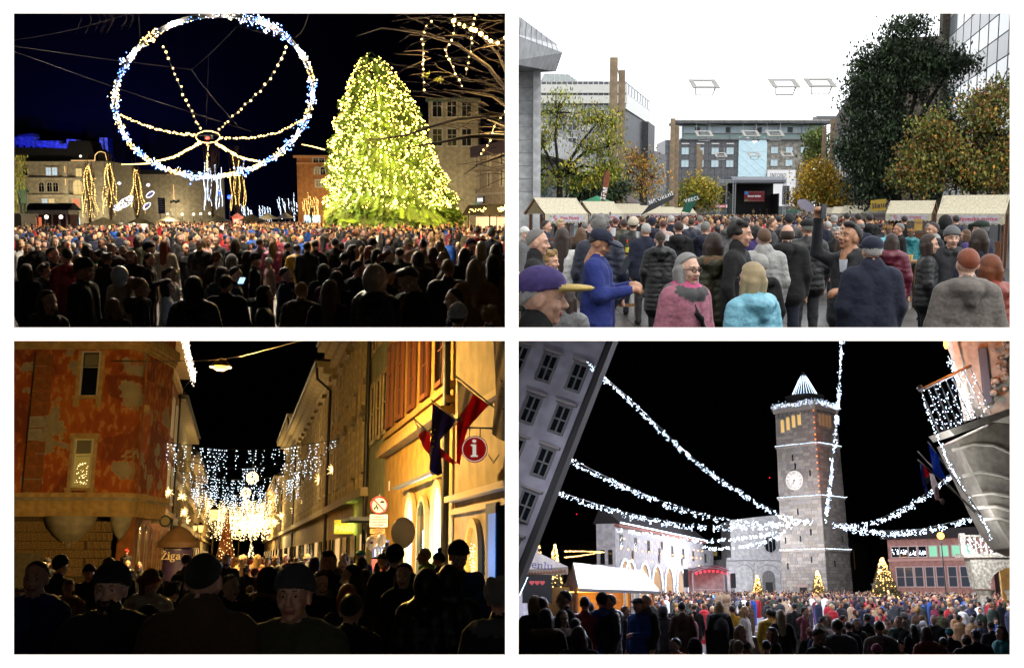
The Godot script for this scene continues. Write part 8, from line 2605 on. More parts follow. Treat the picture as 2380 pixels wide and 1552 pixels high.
	for dz in [.0,-4.5]:
		var arc:=[];var arc2:=[]
		for i in 13:
			var f:=i/12.0
			arc.append(V3((f-.5)*ws,high(1125,Z)+sin(PI*f)*mt(26,Z),dz));arc2.append(V3((f-.5)*ws,high(1125,Z)+sin(PI*f)*mt(26,Z)+.3,dz))
		rod(sg,"roof_truss",alu,arc,.05);rod(sg,"roof_truss",alu,arc2,.05)
		for s in [-1.0,1.0]:rod(sg,"tower",alu,[V3(s*ws/2,0,dz),V3(s*ws/2,high(1125,Z),dz)],.1)
	var sk:=mb()
	for i in 12:
		var f0:=i/12.0;var f1:=(i+1)/12.0
		sk.quad(V3((f0-.5)*ws,high(1125,Z)+sin(PI*f0)*mt(26,Z)+.36,.2),V3((f1-.5)*ws,high(1125,Z)+sin(PI*f1)*mt(26,Z)+.36,.2),V3((f1-.5)*ws,high(1125,Z)+sin(PI*f1)*mt(26,Z)+.36,-4.6),V3((f0-.5)*ws,high(1125,Z)+sin(PI*f0)*mt(26,Z)+.36,-4.6))
	part(sk,"roof_skin",M("grey canvas"),sg)
	bx(sg,"back_cloth",mat("gauze",C("8d8078"),.8,"plaster",.4),V3(0,high(1160,Z),-4.4),V3(ws-.3,high(1115,Z)-.8,.06));bx(sg,"deck",M("stage black"),V3(0,.5,-2.2),V3(ws,1.0,4.8))
	for i in 8:
		var p:=V3((i-3.5)/8.0*ws*.9,high(1128,Z)+mt(14,Z)*cos((i-3.5)*.4),-.2)
		part(mb().ball(O3,Vector3.ONE*.13,6),"red_lamp_light",M("red lamp"),sg,T3(p))
	for x in [-1.4,1.4]:lamp("stage_red_light",loc_of(sg)*V3(x,high(1135,Z),-1.5),Color(1,.2,.3),4.0,.2)
	bx(sg,"rail",alu,V3(0,1.9,.1),V3(ws,.05,.05))
	for q in [[812,1105,1192],[1041,1125,1195]]:
		var sp:=thing("speaker","tall black speaker stack %s of the arched stage" % ("left" if q[0]<900 else "right"),"speaker",base(q[0],Z-2))
		for i in 6:bx(sp,"speaker_box",M("stage black"),V3(0,lerpf(high(q[2],Z),high(q[1],Z),(i+.5)/6.0),0),V3(.55,mt((q[2]-q[1])/6.2,Z),.6)); 
		rod(sp,"mast",alu,[V3(0,0,-.4),V3(0,high(q[1],Z),-.4)],.06)
	# ---- the wooden stall with its grey roof
	Z=45.0
	var stl:=thing("wooden_stall","wooden market stall with grey tarpaulin roof and warm lit counter","market stall",base(290,Z))
	var o:=loc_of(stl).origin
	var wood:=mat("stall larch",C("8a5428"),.75,"stone",2.0)
	var ra:=on(265,1072,47.0)-o;var rb:=on(605,1112,51.5)-o;var rc:=on(690,1212,48.0)-o;var rd:=on(292,1198,43.0)-o
	var rfm:=mb()
	for i in 8:
		for j in 4:
			var P:=[]
			for q in [[i,j],[i+1,j],[i+1,j+1],[i,j+1]]:
				var f:float=q[0]/8.0;var d:float=q[1]/4.0
				P.append(rd.lerp(rc,f).lerp(ra.lerp(rb,f),d)+V3(0,-.05*sin(PI*d)+.012*sin(f*21.0),0))
			rfm.quad(P[0],P[1],P[2],P[3])
	rfm.quad(ra,rb,rb+V3(-.2,-1.05,-2.2),ra+V3(-.2,-1.05,-2.2))
	rfm.quad(rd+V3(0,-.13,0),rc+V3(0,-.13,0),rc,rd)
	part(rfm,"tarpaulin_roof",mat("grey tarpaulin",C("625f5e"),.45,"fabric",1.2,{"bump":1.2}),stl)
	var gl:=mb();var g0:=rd+V3(-.05,-.1,-.3);var g1:=ra+V3(-.05,-.1,.1);var g2:=ra+V3(-.35,-1.1,-2.0)
	gl.tri(g2,g0,g1);gl.quad(V3(g2.x,0,g2.z),V3(g0.x,0,g0.z),g0,g2);part(gl,"gable",wood,stl)
	for i in 6:rod(stl,"gable_board",M("stall larch dark"),[V3(lerpf(g2.x,g0.x,(i+.5)/6.0)-.04,.05,lerpf(g2.z,g0.z,(i+.5)/6.0)),V3(lerpf(g2.x,g0.x,(i+.5)/6.0)-.04,lerpf(g2.y,g0.y,(i+.5)/6.0)+.2,lerpf(g2.z,g0.z,(i+.5)/6.0))],.02,-1,4)
	var wl:=rd.distance_to(rc);var dirx:=V3(rc.x-rd.x,0,rc.z-rd.z).normalized();var bsx:=Basis(dirx,Vector3.UP,dirx.cross(Vector3.UP))
	var m0:=V3((rd.x+rc.x)/2,0,(rd.z+rc.z)/2)
	bx(stl,"counter",wood,m0+V3(0,.5,0)-bsx.z*.45,V3(wl-.4,1.0,.35),bsx);bx(stl,"back_wall",mat("stall yellow wall",C("b98a3c"),.8,"stone",2.0),m0+V3(0,1.2,0)-bsx.z*2.0,V3(wl-.2,2.4,.08),bsx)
	for f in [-.46,.16,.46]:bx(stl,"post",wood,m0+bsx.x*wl*f+V3(0,1.1,0)-bsx.z*.3,V3(.1,2.2,.1),bsx)
	bx(stl,"ceiling_light",glow("stall tube",Color(1,.75,.35),3.0),m0+V3(0,rd.y-.15,0)-bsx.z*1.0,V3(wl*.8,.05,.12),bsx)
	for f in [-.3,.05,.35]:lamp("stall_light",o+m0+bsx.x*wl*f+V3(0,rd.y-.3,0)-bsx.z*.9,Color(1,.72,.36),3.2,.2)
	for i in 8:bx(stl,"goods",mat("goods %d" % (i % 3),[C("8d3a2a"),C("3f6b3a"),C("a08c4a")][i % 3],.7),m0+bsx.x*wl*(-.42+i*.12)+V3(0,1.13,0)-bsx.z*.5,V3(.16,.24,.16),bsx)
	# white umbrella with its patterned valance, dark board with hearts
	var wu:=thing("parasol","white square parasol with patterned valance at the left edge","parasol",base(60,42))
	var cn:=[on(-150,1120,41)-loc_of(wu).origin,on(240,1092,42)-loc_of(wu).origin,on(200,1085,46)-loc_of(wu).origin,on(-150,1095,46)-loc_of(wu).origin];var pk:=on(60,1008,43)-loc_of(wu).origin
	var um:=mb();var va:=mb()
	for i in 4:
		um.tri(cn[i],cn[(i+1) % 4],pk);va.quad(cn[i]+V3(0,-.3,0),cn[(i+1) % 4]+V3(0,-.3,0),cn[(i+1) % 4],cn[i])
	part(um,"canopy",mat("white parasol",C("8f8680"),.85,"plaster",.8,{"back":Color(.4,.38,.36)}),wu);part(va,"valance",mat("valance pattern",C("8d7f70"),.85,"stone",4.0),wu)
	rod(wu,"pole",M("grey pole"),[O3,pk],.04);words("Bledcenlu",.3,wu,M("dark print"),on(50,1080,41.2)-loc_of(wu).origin,Basis(Vector3.BACK,-.12)*Basis(Vector3.RIGHT,-.5),false,"Droid Serif")
	for i in 16:part(mb().prism(PackedVector2Array([V2(-.06,-.06),V2(.06,-.06),V2(0,.07)]),0,.01),"valance_print",M("stall larch dark"),wu,T3(cn[0].lerp(cn[1],.4+i*.037)+V3(0,-.15,.02)))
	var hb:=thing("menu_board","black board with three red hearts under the white parasol","board",base(90,41),.1)
	bx(hb,"board",M("board black"),V3(0,high(1200,41),0),V3(mt(140,41),mt(130,41),.05))
	for i in 3:
		var hp:=PackedVector2Array()
		for k in 20:
			var t:=TAU*k/20.0
			hp.append(V2(16*sin(t) ** 3,13*cos(t)-5*cos(2*t)-2*cos(3*t)-cos(4*t))*.0062)
		hp.reverse()
		part(mb().prism(hp,.026,.04),"heart",glow("heart red",Color(.9,.08,.06),.6),hb,T3(V3((i-1)*mt(25,41),high(1170,41),0)))
	light_string("tube_light","slanting white light tube at the left edge below the parasol",curve([[5,1230,40],[25,1190,40],[45,1142,40]],6),.03,.012,.0,cool)
	# ---- lit firs
	lit_fir("fir_tree","lit fir before the church portal",1158,1135,1235,36,120,330,.05,warm,1000)
	lit_fir("fir_tree","lit fir at the foot of the clock tower",1452,1112,1290,42,100,480,.045,warm,1500)
	lit_fir("fir_tree","tall lit fir before the pink building",1772,1050,1330,82,86,620,.045,warm,3200)
	lit_fir("fir_tree","lit fir at the far left, taller of two",92,945,1060,56,105,260,.07,warm,900)
	lit_fir("fir_tree","lit fir at the far left, shorter of two",178,985,1080,50,108,230,.07,warm,900)
	for q in [[1158,1190,117],[1452,1200,97],[1740,1200,82],[100,1010,101]]:lamp("fir_light",on(q[0],q[1],q[2]),Color(1,.75,.42),14.0,.4)
	for q in [[[225,1018,100],[310,1018,110],[415,1022,118]],[[225,1048,100],[310,1038,110],[415,1020,118]]]:light_string("light_string","string of warm bulbs from the left firs, %s" % ("upper" if q[0][1]<1040 else "lower"),curve(q,8),.3,.05,.02,warm)
	# ---- pink building
	Z=116.0
	var pkb:=facade("pink_building","pink building with two rows of windows above arched shops",base(1797,Z,1100),base(2300,Z-8,1100),high(962,Z),10,mat("pink render",C("a8786a"),.9,"plaster",.4))
	W=pkb.get_meta("w")
	var px:=func(u:float) -> float:return (u-1797.0)/503.0*W
	var ufr:=mat("window band",C("b09a90"),.85)
	for i in 8:
		var u:float=[1837,1880,1925,1974,2027,2081,2138,2195][i]
		window(pkb,V3(px.call(u),high(1047,Z),.05),mt(36,Z),mt(46,Z),ufr,dg if i<4 else glow("mint room",Color(.62,1,.8),.75),{"frame":.1})
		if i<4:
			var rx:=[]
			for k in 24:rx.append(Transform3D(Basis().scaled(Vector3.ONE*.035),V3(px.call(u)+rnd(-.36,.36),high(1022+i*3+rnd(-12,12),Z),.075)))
			copies(pkb,"added_reflection",bulb_mesh(),cool,rx)  # beads of glow set on the glass as its painted reflection of bulbs
		var u2:float=[1853,1897,1947,2000,2053,2110,2168,2225][i]
		window(pkb,V3(px.call(u2),high(1188,Z),.05),mt(36,Z),mt(86,Z),ufr,mat("pale night glass",C("3c4248"),.1),{"bars":1,"frame":.1})
	bx(pkb,"roof",roofm,V3(W/2,high(962,Z)+.5,-3),V3(W+.6,1.0,8));bx(pkb,"sill_band",mat("pink trim",C("b58a7c"),.9),V3(W/2,high(1062,Z),.1),V3(W,.25,.25))
	for i in 4:
		var u:float=[1895,2000,2112,2215][i]
		window(pkb,V3(px.call(u),.1,.05),mt(84,Z),high(1222,Z)-.1,trimw,[glow("arcade dim",Color(1,.7,.35),.3),mat("dark shutter",C("26272b"),.6),M("shop yellow"),M("shop yellow")][i],{"arch":true,"frame":.2,"proud":.12})
	words("Mercator",mt(14,Z),pkb,M("white letter"),V3(px.call(2000.0),high(1252,Z),.12),Basis(),true,"Droid Sans","lettering",mt(60,Z))
	bx(pkb,"shop_light_band",M("shop yellow"),V3(px.call(2000.0),high(1285,Z),.1),V3(mt(70,Z),mt(28,Z),.06))
	for u in [1995,2112,2215]:lamp("shop_light",on(u,1265,Z-3),Color(1,.82,.5),14.0,.4)
	var slp:=on(2045,943,104)
	var sl:=thing("street_lamp","orange street lamp glowing above the pink building","street lamp",V3(slp.x,-eye[3],slp.z))
	rod(sl,"post",M("dark iron"),[O3,V3(0,slp.y+eye[3],0)],.07,.05);part(mb().ball(V3(0,slp.y+eye[3],0),Vector3.ONE*.34,10),"globe_light",M("orange globe"),sl)
	lamp("street_light",slp,Color(1,.62,.25),120.0,.3)
	# ---- arcade with balustrade at the right
	Z=64.0
	var ar:=thing("arcade","cream arcade with balustrade, columns and pointed arch at the right edge","building",base(2290,Z))
	var ao:=loc_of(ar).origin
	var cream:=mat("arcade stone",C("b3a88f"),.85,"stone",.5,{"bump":1.0})
	var hx:=func(u:float) -> float:return mt(u-2290.0,Z)
	bx(ar,"cornice",cream,V3(hx.call(2330.0),high(1040,Z),.1),V3(mt(360,Z),.22,1.2));bx(ar,"balustrade_rail",cream,V3(hx.call(2330.0),high(945,Z),.4),V3(mt(360,Z),.12,.25))
	for i in 11:part(mb().lathe([V2(.06,0),V2(.1,.25),V2(.05,.6),V2(.08,1.0),V2(.05,1.12)],O3,8),"baluster",cream,ar,T3(V3(hx.call(2172.0+i*25),high(1033,Z),.4)))
	bx(ar,"pier",cream,V3(hx.call(2160.0),high(985,Z),.4),V3(.28,1.3,.3));part(mb().ball(O3,V3(.14,.2,.14),8),"finial",cream,ar,T3(V3(hx.call(2255.0),high(930,Z),.4)))
	var bb:=[]
	for i in 110:bb.append(Transform3D(Basis().scaled(Vector3.ONE*.026),V3(hx.call(rnd(2155,2380)),high(rnd(955,1033),Z),.55)))
	copies(ar,"balustrade_bulb",bulb_mesh(),cool,bb)
	var ap:=PackedVector2Array([V2(hx.call(2190.0),high(1052,Z)),V2(hx.call(2210.0),high(1200,Z)),V2(hx.call(2275.0),high(1200,Z))])
	for i in 9:
		var t:=i/8.0
		ap.append(V2(hx.call(2275.0+130*(1-cos(PI/2*t))),lerpf(high(1200,Z),high(1095,Z),sin(PI/2*t) ** .8)))
	ap.append(V2(hx.call(2480.0),high(1095,Z)));ap.append(V2(hx.call(2480.0),high(1052,Z)))
	if not Geometry2D.is_polygon_clockwise(ap):pass
	else:ap.reverse()
	part(mb().prism(ap,-.5,.3),"arch_wall",cream,ar)
	for q in [[2262,.0,.42],[2325,-2.4,.34],[2395,-.2,.42]]:
		part(mb().lathe([V2(q[2]*1.25,0),V2(q[2]*1.25,.18),V2(q[2]*.95,.25),V2(q[2]*.82,high(1225,Z)-.1),V2(q[2]*1.2,high(1208,Z)),V2(q[2]*1.35,high(1205,Z))],O3,14),"column",cream,ar,T3(V3(hx.call(q[0]),0,q[1])))
	bx(ar,"inner_wall",mat("arcade inner",C("b08d4e"),.9,"plaster",.4),V3(hx.call(2400.0)+3.4,1.8,-4.2),V3(4.6,4.2,.2));lamp("arcade_light",ao+V3(hx.call(2350.0),high(1170,Z),-2.0),Color(1,.78,.46),4.0,.2)
	bx(ar,"arcade_lamp",glow("arcade lamp",Color(1,.8,.5),3.0),V3(hx.call(2350.0),high(1160,Z),-2.0),V3(.2,.2,.2))
	# ---- balcony house, top right
	Z=28.0
	var bh2:=thing("balcony_house","old stone house with a carved balcony reaching in at the upper right","building",base(2420,Z))
	var bo:=loc_of(bh2).origin
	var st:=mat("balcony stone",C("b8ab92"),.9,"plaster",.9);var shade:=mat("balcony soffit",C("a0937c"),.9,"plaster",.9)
	var pl:=func(uvs:Array,z:float,thick:float,called:String,m:Material):part(plate(uvs,z,thick,V3(bo.x,bo.y,-z)),called,m,bh2,T3(V3(0,0,-z-bo.z)))
	pl.call([[2075,-30],[2420,-30],[2420,380],[2290,380],[2205,330],[2130,100]],30.2,.6,"wall",st)
	pl.call([[2035,447],[2305,352],[2420,335],[2420,400],[2310,385],[2060,475]],28.0,1.4,"balcony_slab",st)
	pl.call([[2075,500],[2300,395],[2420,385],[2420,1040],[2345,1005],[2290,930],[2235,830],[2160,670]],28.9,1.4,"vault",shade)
	for q in [[[2100,530],[2200,500],[2300,505],[2420,560]],[[2150,655],[2240,635],[2330,650],[2420,680]],[[2195,745],[2290,735],[2420,760]],[[2225,805],[2310,800],[2420,830]],[[2255,865],[2330,860],[2420,890]]]:
		var P:=[]
		for k in q:P.append(on(k[0],k[1],28.15)-bo)
		rod(bh2,"vault_rib",st,P,.05,-1,5)
	pl.call([[2228,35],[2262,30],[2292,300],[2258,312]],29.8,.08,"shutter",mat("grey shutter",C("55575c"),.7))
	pl.call([[2085,-20],[2110,-20],[2200,380],[2170,385]],29.7,.3,"pilaster",st)
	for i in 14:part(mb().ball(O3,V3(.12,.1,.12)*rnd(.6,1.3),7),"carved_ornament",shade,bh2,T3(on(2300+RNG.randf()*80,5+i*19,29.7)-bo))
	var iron:=mat("balcony iron",C("4a4038"),.5)
	rod(bh2,"handrail",mat("wooden rail",C("5a4634"),.7),[on(1945,240,27.2)-bo,on(2190,122,28.6)-bo],.05)
	for i in 9:rod(bh2,"baluster",iron,[on(lerpf(1950,2185,i/8.0),lerpf(240,125,i/8.0),lerpf(27.2,28.6,i/8.0))-bo,on(lerpf(2035,2290,i/8.0),lerpf(440,352,i/8.0),lerpf(27.6,28.8,i/8.0))-bo],.018)
	part(mb().ball(O3,Vector3.ONE*.09,8),"rail_knob",iron,bh2,T3(on(1945,228,27.2)-bo))
	var bi:=[]
	for i in 150:
		var f:=RNG.randf();var d:=RNG.randf()
		var p:Vector3=on(lerpf(1950,2190,f),lerpf(245,125,f),lerpf(27.2,28.6,f)).lerp(on(lerpf(2035,2290,f),lerpf(440,352,f),27.6),d)
		bi.append(Transform3D(Basis().scaled(Vector3.ONE*.012),p-bo+V3(0,0,.05)))
	copies(bh2,"balcony_bulb",bulb_mesh(),cool,bi)
	light_string("window_light_string","thick glowing strand of bulbs behind the balcony rail",curve([[2090,95,29],[2130,190,29],[2165,290,29],[2190,375,29]],12),.009,.011,.05,cool)
	light_string("window_light_string","string of bulbs trailing down the balcony's outer edge",curve([[1955,260,27],[2010,420,27],[2060,540,27.4],[2110,640,28],[2180,760,28.4],[2250,870,28.6],[2290,960,28.8]],14),.035,.012,.02,cool)
	part(mb().ball(O3,V3(.06,.13,.06),8),"house_lamp_light",M("orange globe"),bh2,T3(on(2070,18,28)-bo));lamp("house_lamp",on(2070,18,28),Color(1,.55,.2),8.0,.1)
	lamp("balcony_light",on(2150,250,28.2),Color(.85,.9,1),9.0,.3)
	flag_piece("flag","white, blue and red flag drooping below the balcony",26.0,[[1935,575],[2200,810]],[[1942,590],[1958,600],[1968,650],[1985,735],[1972,745],[1955,680]],C("2e3a6a"),[],Color.WHITE,[[1958,600],[1992,640],[1985,660],[1968,668],[1962,625]],C("9c2a34"))
	flag_piece("flag","large plain blue flag on the highest pole by the balcony",26.2,[[1982,487],[2210,800]],[[1985,495],[2040,555],[2040,600],[2075,672],[2030,662],[2010,640],[1998,570]],C("33508a"))
	flag_piece("flag","green, white and red flag drooping below the balcony",26.4,[[1932,533],[2180,800]],[[1990,640],[2012,645],[2030,690],[2040,770],[2020,768],[2002,710]],C("b3aaa4"),[],Color.WHITE,[[2016,705],[2034,705],[2041,772],[2022,770]],C("9c2230"))
	# ---- leaning white building at the left, seen steeply from below
	Z=32.0
	var cB:=base(-185,Z,1180);var cA:=cB+V3(-6,0,2)
	var lb:=thing("white_building","tall white building with shuttered windows leaning in at the left edge","building",cB)
	W=(cB-cA).length()
	lb.transform=frame[3]*Transform3D(Basis(Vector3.BACK,-.385),cB)*Transform3D(Basis(Vector3.UP,-atan2(2,6)),O3).translated_local(V3(-W,0,0))
	bx(lb,"wall",M("lilac stucco"),V3(W/2,6.5,-.2),V3(W,13,.4))
	for r in 6:
		for i in 4:
			window(lb,V3(W-.55-i*1.05,1.7+r*1.45,.05),.4,.82,M("grey sash"),dg,{"mull":1,"bars":1,"frame":.07,"proud":.06})
			bx(lb,"hood_mould",mat("lilac trim",C("8d857f"),.9),V3(W-.55-i*1.05,1.7+r*1.45+.97,.06),V3(.7,.08,.16))
	rod(lb,"downpipe",M("dark iron"),[V3(W-.04,0,.1),V3(W-.04,13,.1)],.035)
	bx(lb,"corner_strip",M("dark eaves"),V3(W+.08,6.5,-.1),V3(.16,13,.5))
	var lf:=facade("flag_house","low house with flags at the left edge below the white building",base(-120,75,1000),base(95,82,1000),high(790,78),5,M("lilac stucco"))
	bx(lf,"eaves",M("dark eaves"),V3(lf.get_meta("w")/2,high(785,78),.3),V3(lf.get_meta("w")+.8,.25,1.0))
	flag_piece("flag","blue flag on the low house at the left edge",70.0,[[20,860],[120,800]],[[35,840],[110,800],[95,850],[70,895],[40,880]],C("2a3a7a"))
	flag_piece("flag","white, blue and red flag on the low house at the left edge",69.0,[[60,880],[135,805]],[[100,830],[135,808],[130,840],[110,870],[90,865]],C("a8a4a8"),[],Color.WHITE,[[92,868],[112,862],[100,900],[86,900]],C("9c2230"))
	# ---- garlands
	garland("garland of white lights, topmost from the white building to the tower",[[325,92,30],[560,300,44],[840,560,70],[1100,745,104],[1300,845,134],[1425,862,145]],780,26.0,cool)
	garland("garland of white lights, second from the top at the left",[[175,525,33],[400,645,48],[700,775,74],[1000,858,106],[1340,880,144]],640,26.0,cool)
	garland("garland of white lights, third from the top at the left",[[85,690,37],[300,765,52],[600,848,78],[900,892,108],[1290,882,146]],640,24.0,cool)
	garland("garland of white lights, upper one before the loggia",[[485,908,108],[650,935,118],[890,962,132],[1090,948,142],[1295,915,150]],420,13.0,cool)
	garland("garland of white lights, lower one before the church",[[885,996,140],[1000,998,146],[1130,985,150],[1295,938,155]],220,12.0,cool)
	garland("garland of white lights falling straight down before the tower",[[1566,-10,28],[1552,240,46],[1533,450,76],[1515,650,108],[1487,868,140]],560,14.0,cool)
	garland("garland of white lights, upper one to the right of the tower",[[1530,882,142],[1680,880,110],[1850,815,74],[2000,720,48],[2110,630,34]],420,26.0,cool)
	garland("garland of white lights, lower one to the right of the tower",[[1530,882,142],[1750,918,100],[1950,910,70],[2235,842,38]],500,26.0,cool)
	for q in [[400,165,35,60],[600,340,48,100],[800,530,66,160],[1000,670,92,220],[1380,850,138,200],[1560,100,35,70],[1542,350,60,150],[1525,550,92,220],[1495,830,134,220],[1850,805,76,180],[2050,680,42,80],[1800,905,94,150],[2050,890,58,90],[260,570,38,40],[500,690,56,90],[850,815,92,110],[200,735,44,14],[450,810,64,50],[900,955,134,8],[1150,965,146,170],[650,935,110,12],[1000,880,126,130],[1240,955,152,170],[1010,997,146,140]]:
		lamp("garland_light",on(q[0],q[1],q[2]),Color(.9,.92,1),q[3],.4)
	lamp("garland_light",on(310,80,26),Color(.9,.92,1),7.0,.4);lamp("garland_light",on(120,620,29),Color(.9,.92,1),6.0,.4)  # two lamps added ahead of the garlands to light the white building
	for q in [[2085,590,27.4,2.5],[2235,850,27.9,2.5],[2010,420,26.8,1.5],[2260,1000,61.5,16]]:lamp("bulb_string_light",on(q[0],q[1],q[2]),Color(.88,.92,1),q[3],.3)
	for q in [[412,872],[282,838],[1217,662]]:
		solo(mb().ball(O3,Vector3.ONE*.08,6),"beacon_light",M("red lamp"),"tiny red beacon in the dark sky %s" % {412: "above the loggia's corner",282: "left of the loggia",1217: "between the topmost garland and the tower"}[q[0]],"beacon",on(q[0],q[1],210))
	# ---- small covered stand with bright lights, figures on top, mascots, blackboard, tables
	Z=72.0
	var cs:=thing("covered_stand","small stand with dark awning filled with white lights","market stall",base(1680,Z),.15)
	var wc:=mt(150,Z)
	var aw:=mb();aw.prism(PackedVector2Array([V2(-.9,0),V2(.9,0),V2(.5,.5),V2(-.5,.62)]),-wc/2,wc/2,Transform3D(Basis(Vector3.UP,PI/2),V3(0,high(1283,Z),0)));part(aw,"awning",mat("dark awning",C("33363c"),.4,"fabric",1.0,{"bump":2.0}),cs)
	for s in [-1.0,1.0]:
		for zz in [-.8,.8]:rod(cs,"post",M("dark iron"),[V3(s*wc/2.1,0,zz),V3(s*wc/2.1,high(1283,Z),zz)],.03)
	bx(cs,"counter",M("counter panel"),V3(0,.45,.5),V3(wc,.9,.4))
	var cb:=[]
	for i in 380:cb.append(Transform3D(Basis().scaled(Vector3.ONE*.02),V3(rnd(-.5,.5)*wc,rnd(.75,high(1285,Z)),rnd(-.6,.7))))
	copies(cs,"bulb",bulb_mesh(),cool,cb)
	lamp("stand_light",loc_of(cs)*V3(0,1.4,.4),Color(.85,.93,1),9.0,.4)
	var slg:=thing("gilded_sleigh","low golden sleigh-shaped stand with scrolls beside the covered stand","sleigh",base(1800,62))
	var gold_m:=mat("gilded wood",C("8a7434"),.5,"plaster",1.0)
	var sp2:=PackedVector2Array([V2(-.9,.15),V2(.8,.15),V2(.95,.8),V2(.7,.72),V2(.5,.6),V2(-.75,.7)])
	part(mb().prism(sp2,-.35,.35),"sleigh_body",gold_m,slg);rod(slg,"runner",gold_m,[V3(-.95,.05,.3),V3(.9,.05,.3),V3(1.15,.3,.3),V3(1.0,.55,.3),V3(.85,.42,.3)],.03);rod(slg,"runner",gold_m,[V3(-.95,.05,-.3),V3(.9,.05,-.3),V3(1.15,.3,-.3),V3(1.0,.55,-.3)],.03)
	lamp("sleigh_light",on(1815,1305,61),Color(1,.78,.4),1.2,.2)
	person(1758,1262,22,10,"woman","pink","long","brownhair","","child in a pink coat standing up on the sleigh","",{"floor":.75,"least":.5,"most":9.0})
	var bd:=thing("blackboard","black standing menu board with faint chalk lines in the crowd's gap","board",base(946,24),.12)
	bx(bd,"panel",M("board black"),V3(0,high(1462,24),0),V3(mt(100,24),mt(118,24),.03),Basis(Vector3.RIGHT,-.12));bx(bd,"frame",M("board frame"),V3(0,high(1402,24),-.08),V3(mt(104,24),.02,.04))
	for s in [-1.0,1.0]:rod(bd,"leg",M("board frame"),[V3(s*.22,0,.05),V3(s*.22,high(1405,24),-.07)],.012)
	for i in 6:bx(bd,"chalk_line",mat("chalk",C("3d3836"),.9),V3(.02*(i % 2),high(1425+i*14,24),.03-i*.004),V3(.26-.03*(i % 3),.012,.01))
	for q in [[1135,1360,30,"dark round bar table with paper cups by the white sweater"],[1315,1330,36,"dark bar table with cups before the tower"]]:
		var tb:=thing("bar_table",q[3],"table",base(q[0],q[2]),.0,"dark bar tables")
		var ht:=1.1
		part(mb().lathe([V2(.001,ht-.04),V2(.36,ht-.04),V2(.36,ht),V2(.001,ht+.001)],O3,16),"table_top",mat("table dark",C("2c2824"),.4),tb);part(mb().lathe([V2(.3,0),V2(.3,ht-.05)],O3,12),"barrel",mat("table wood",C("4a3a28"),.7,"stone",1.0),tb)
		for i in 3:solo(mb().lathe([V2(.001,0),V2(.03,0),V2(.04,.13),V2(.001,.13)],O3,8),"paper_cup",M("white cup"),"white paper cup on the %s, %s" % ["table by the white sweater" if q[0]<1200 else "table before the tower",["left one","middle one","right one"][i]],"cup",loc_of(tb).origin+V3((i-1)*.13,ht,.1*(i % 2)),.0,"paper cups on the dark tables")
	var mon:=thing("monitor","small bright blue monitor in the crowd before the stage","screen",base(936,92))
	rod(mon,"stand",M("dark iron"),[O3,V3(0,high(1240,92),0)],.03);bx(mon,"display_screen",glow("monitor blue",Color(.5,.75,1),2.0),V3(0,high(1236,92),.03),V3(mt(17,92),mt(11,92),.04))
	for q in [[972,1252,"left"],[1008,1248,"right"]]:
		var mz:=46.0
		var p:=on(q[0],q[1],mz)
		var ms:=thing("plush_figure","person in a furry beige animal costume with round head, %s of two" % q[2],"costume",V3(p.x,-eye[3],p.z),.0,"furry animal costumes")
		var fu:=cloth("beige","fur");var hy:=p.y+eye[3]
		var pr:=[ell("fur",V3(0,hy,0),V3(.2,.19,.19)),ell("fur",V3(0,hy-.62,0),V3(.27,.48,.23)),cap("fur",V3(-.1,hy-.95,0),V3(-.12,.05,0),.12,.1),cap("fur",V3(.1,hy-.95,0),V3(.12,.05,0),.12,.1),cap("fur",V3(-.22,hy-.35,0),V3(-.34,hy-.8,.05),.09,.08),cap("fur",V3(.22,hy-.35,0),V3(.34,hy-.8,.05),.09,.08),cap("fur",V3(-.12,hy+.15,0),V3(-.17,hy+.26,0),.05,.03),cap("fur",V3(.12,hy+.15,0),V3(.17,hy+.26,0),.05,.03)]
		var nf:=net(pr,V3(-.5,-.05,-.35),V3(.5,hy+.4,.35),.035,.06)
		put(smooth_mesh([[nf["fur"],Transform3D()]]),"body",fu,ms)
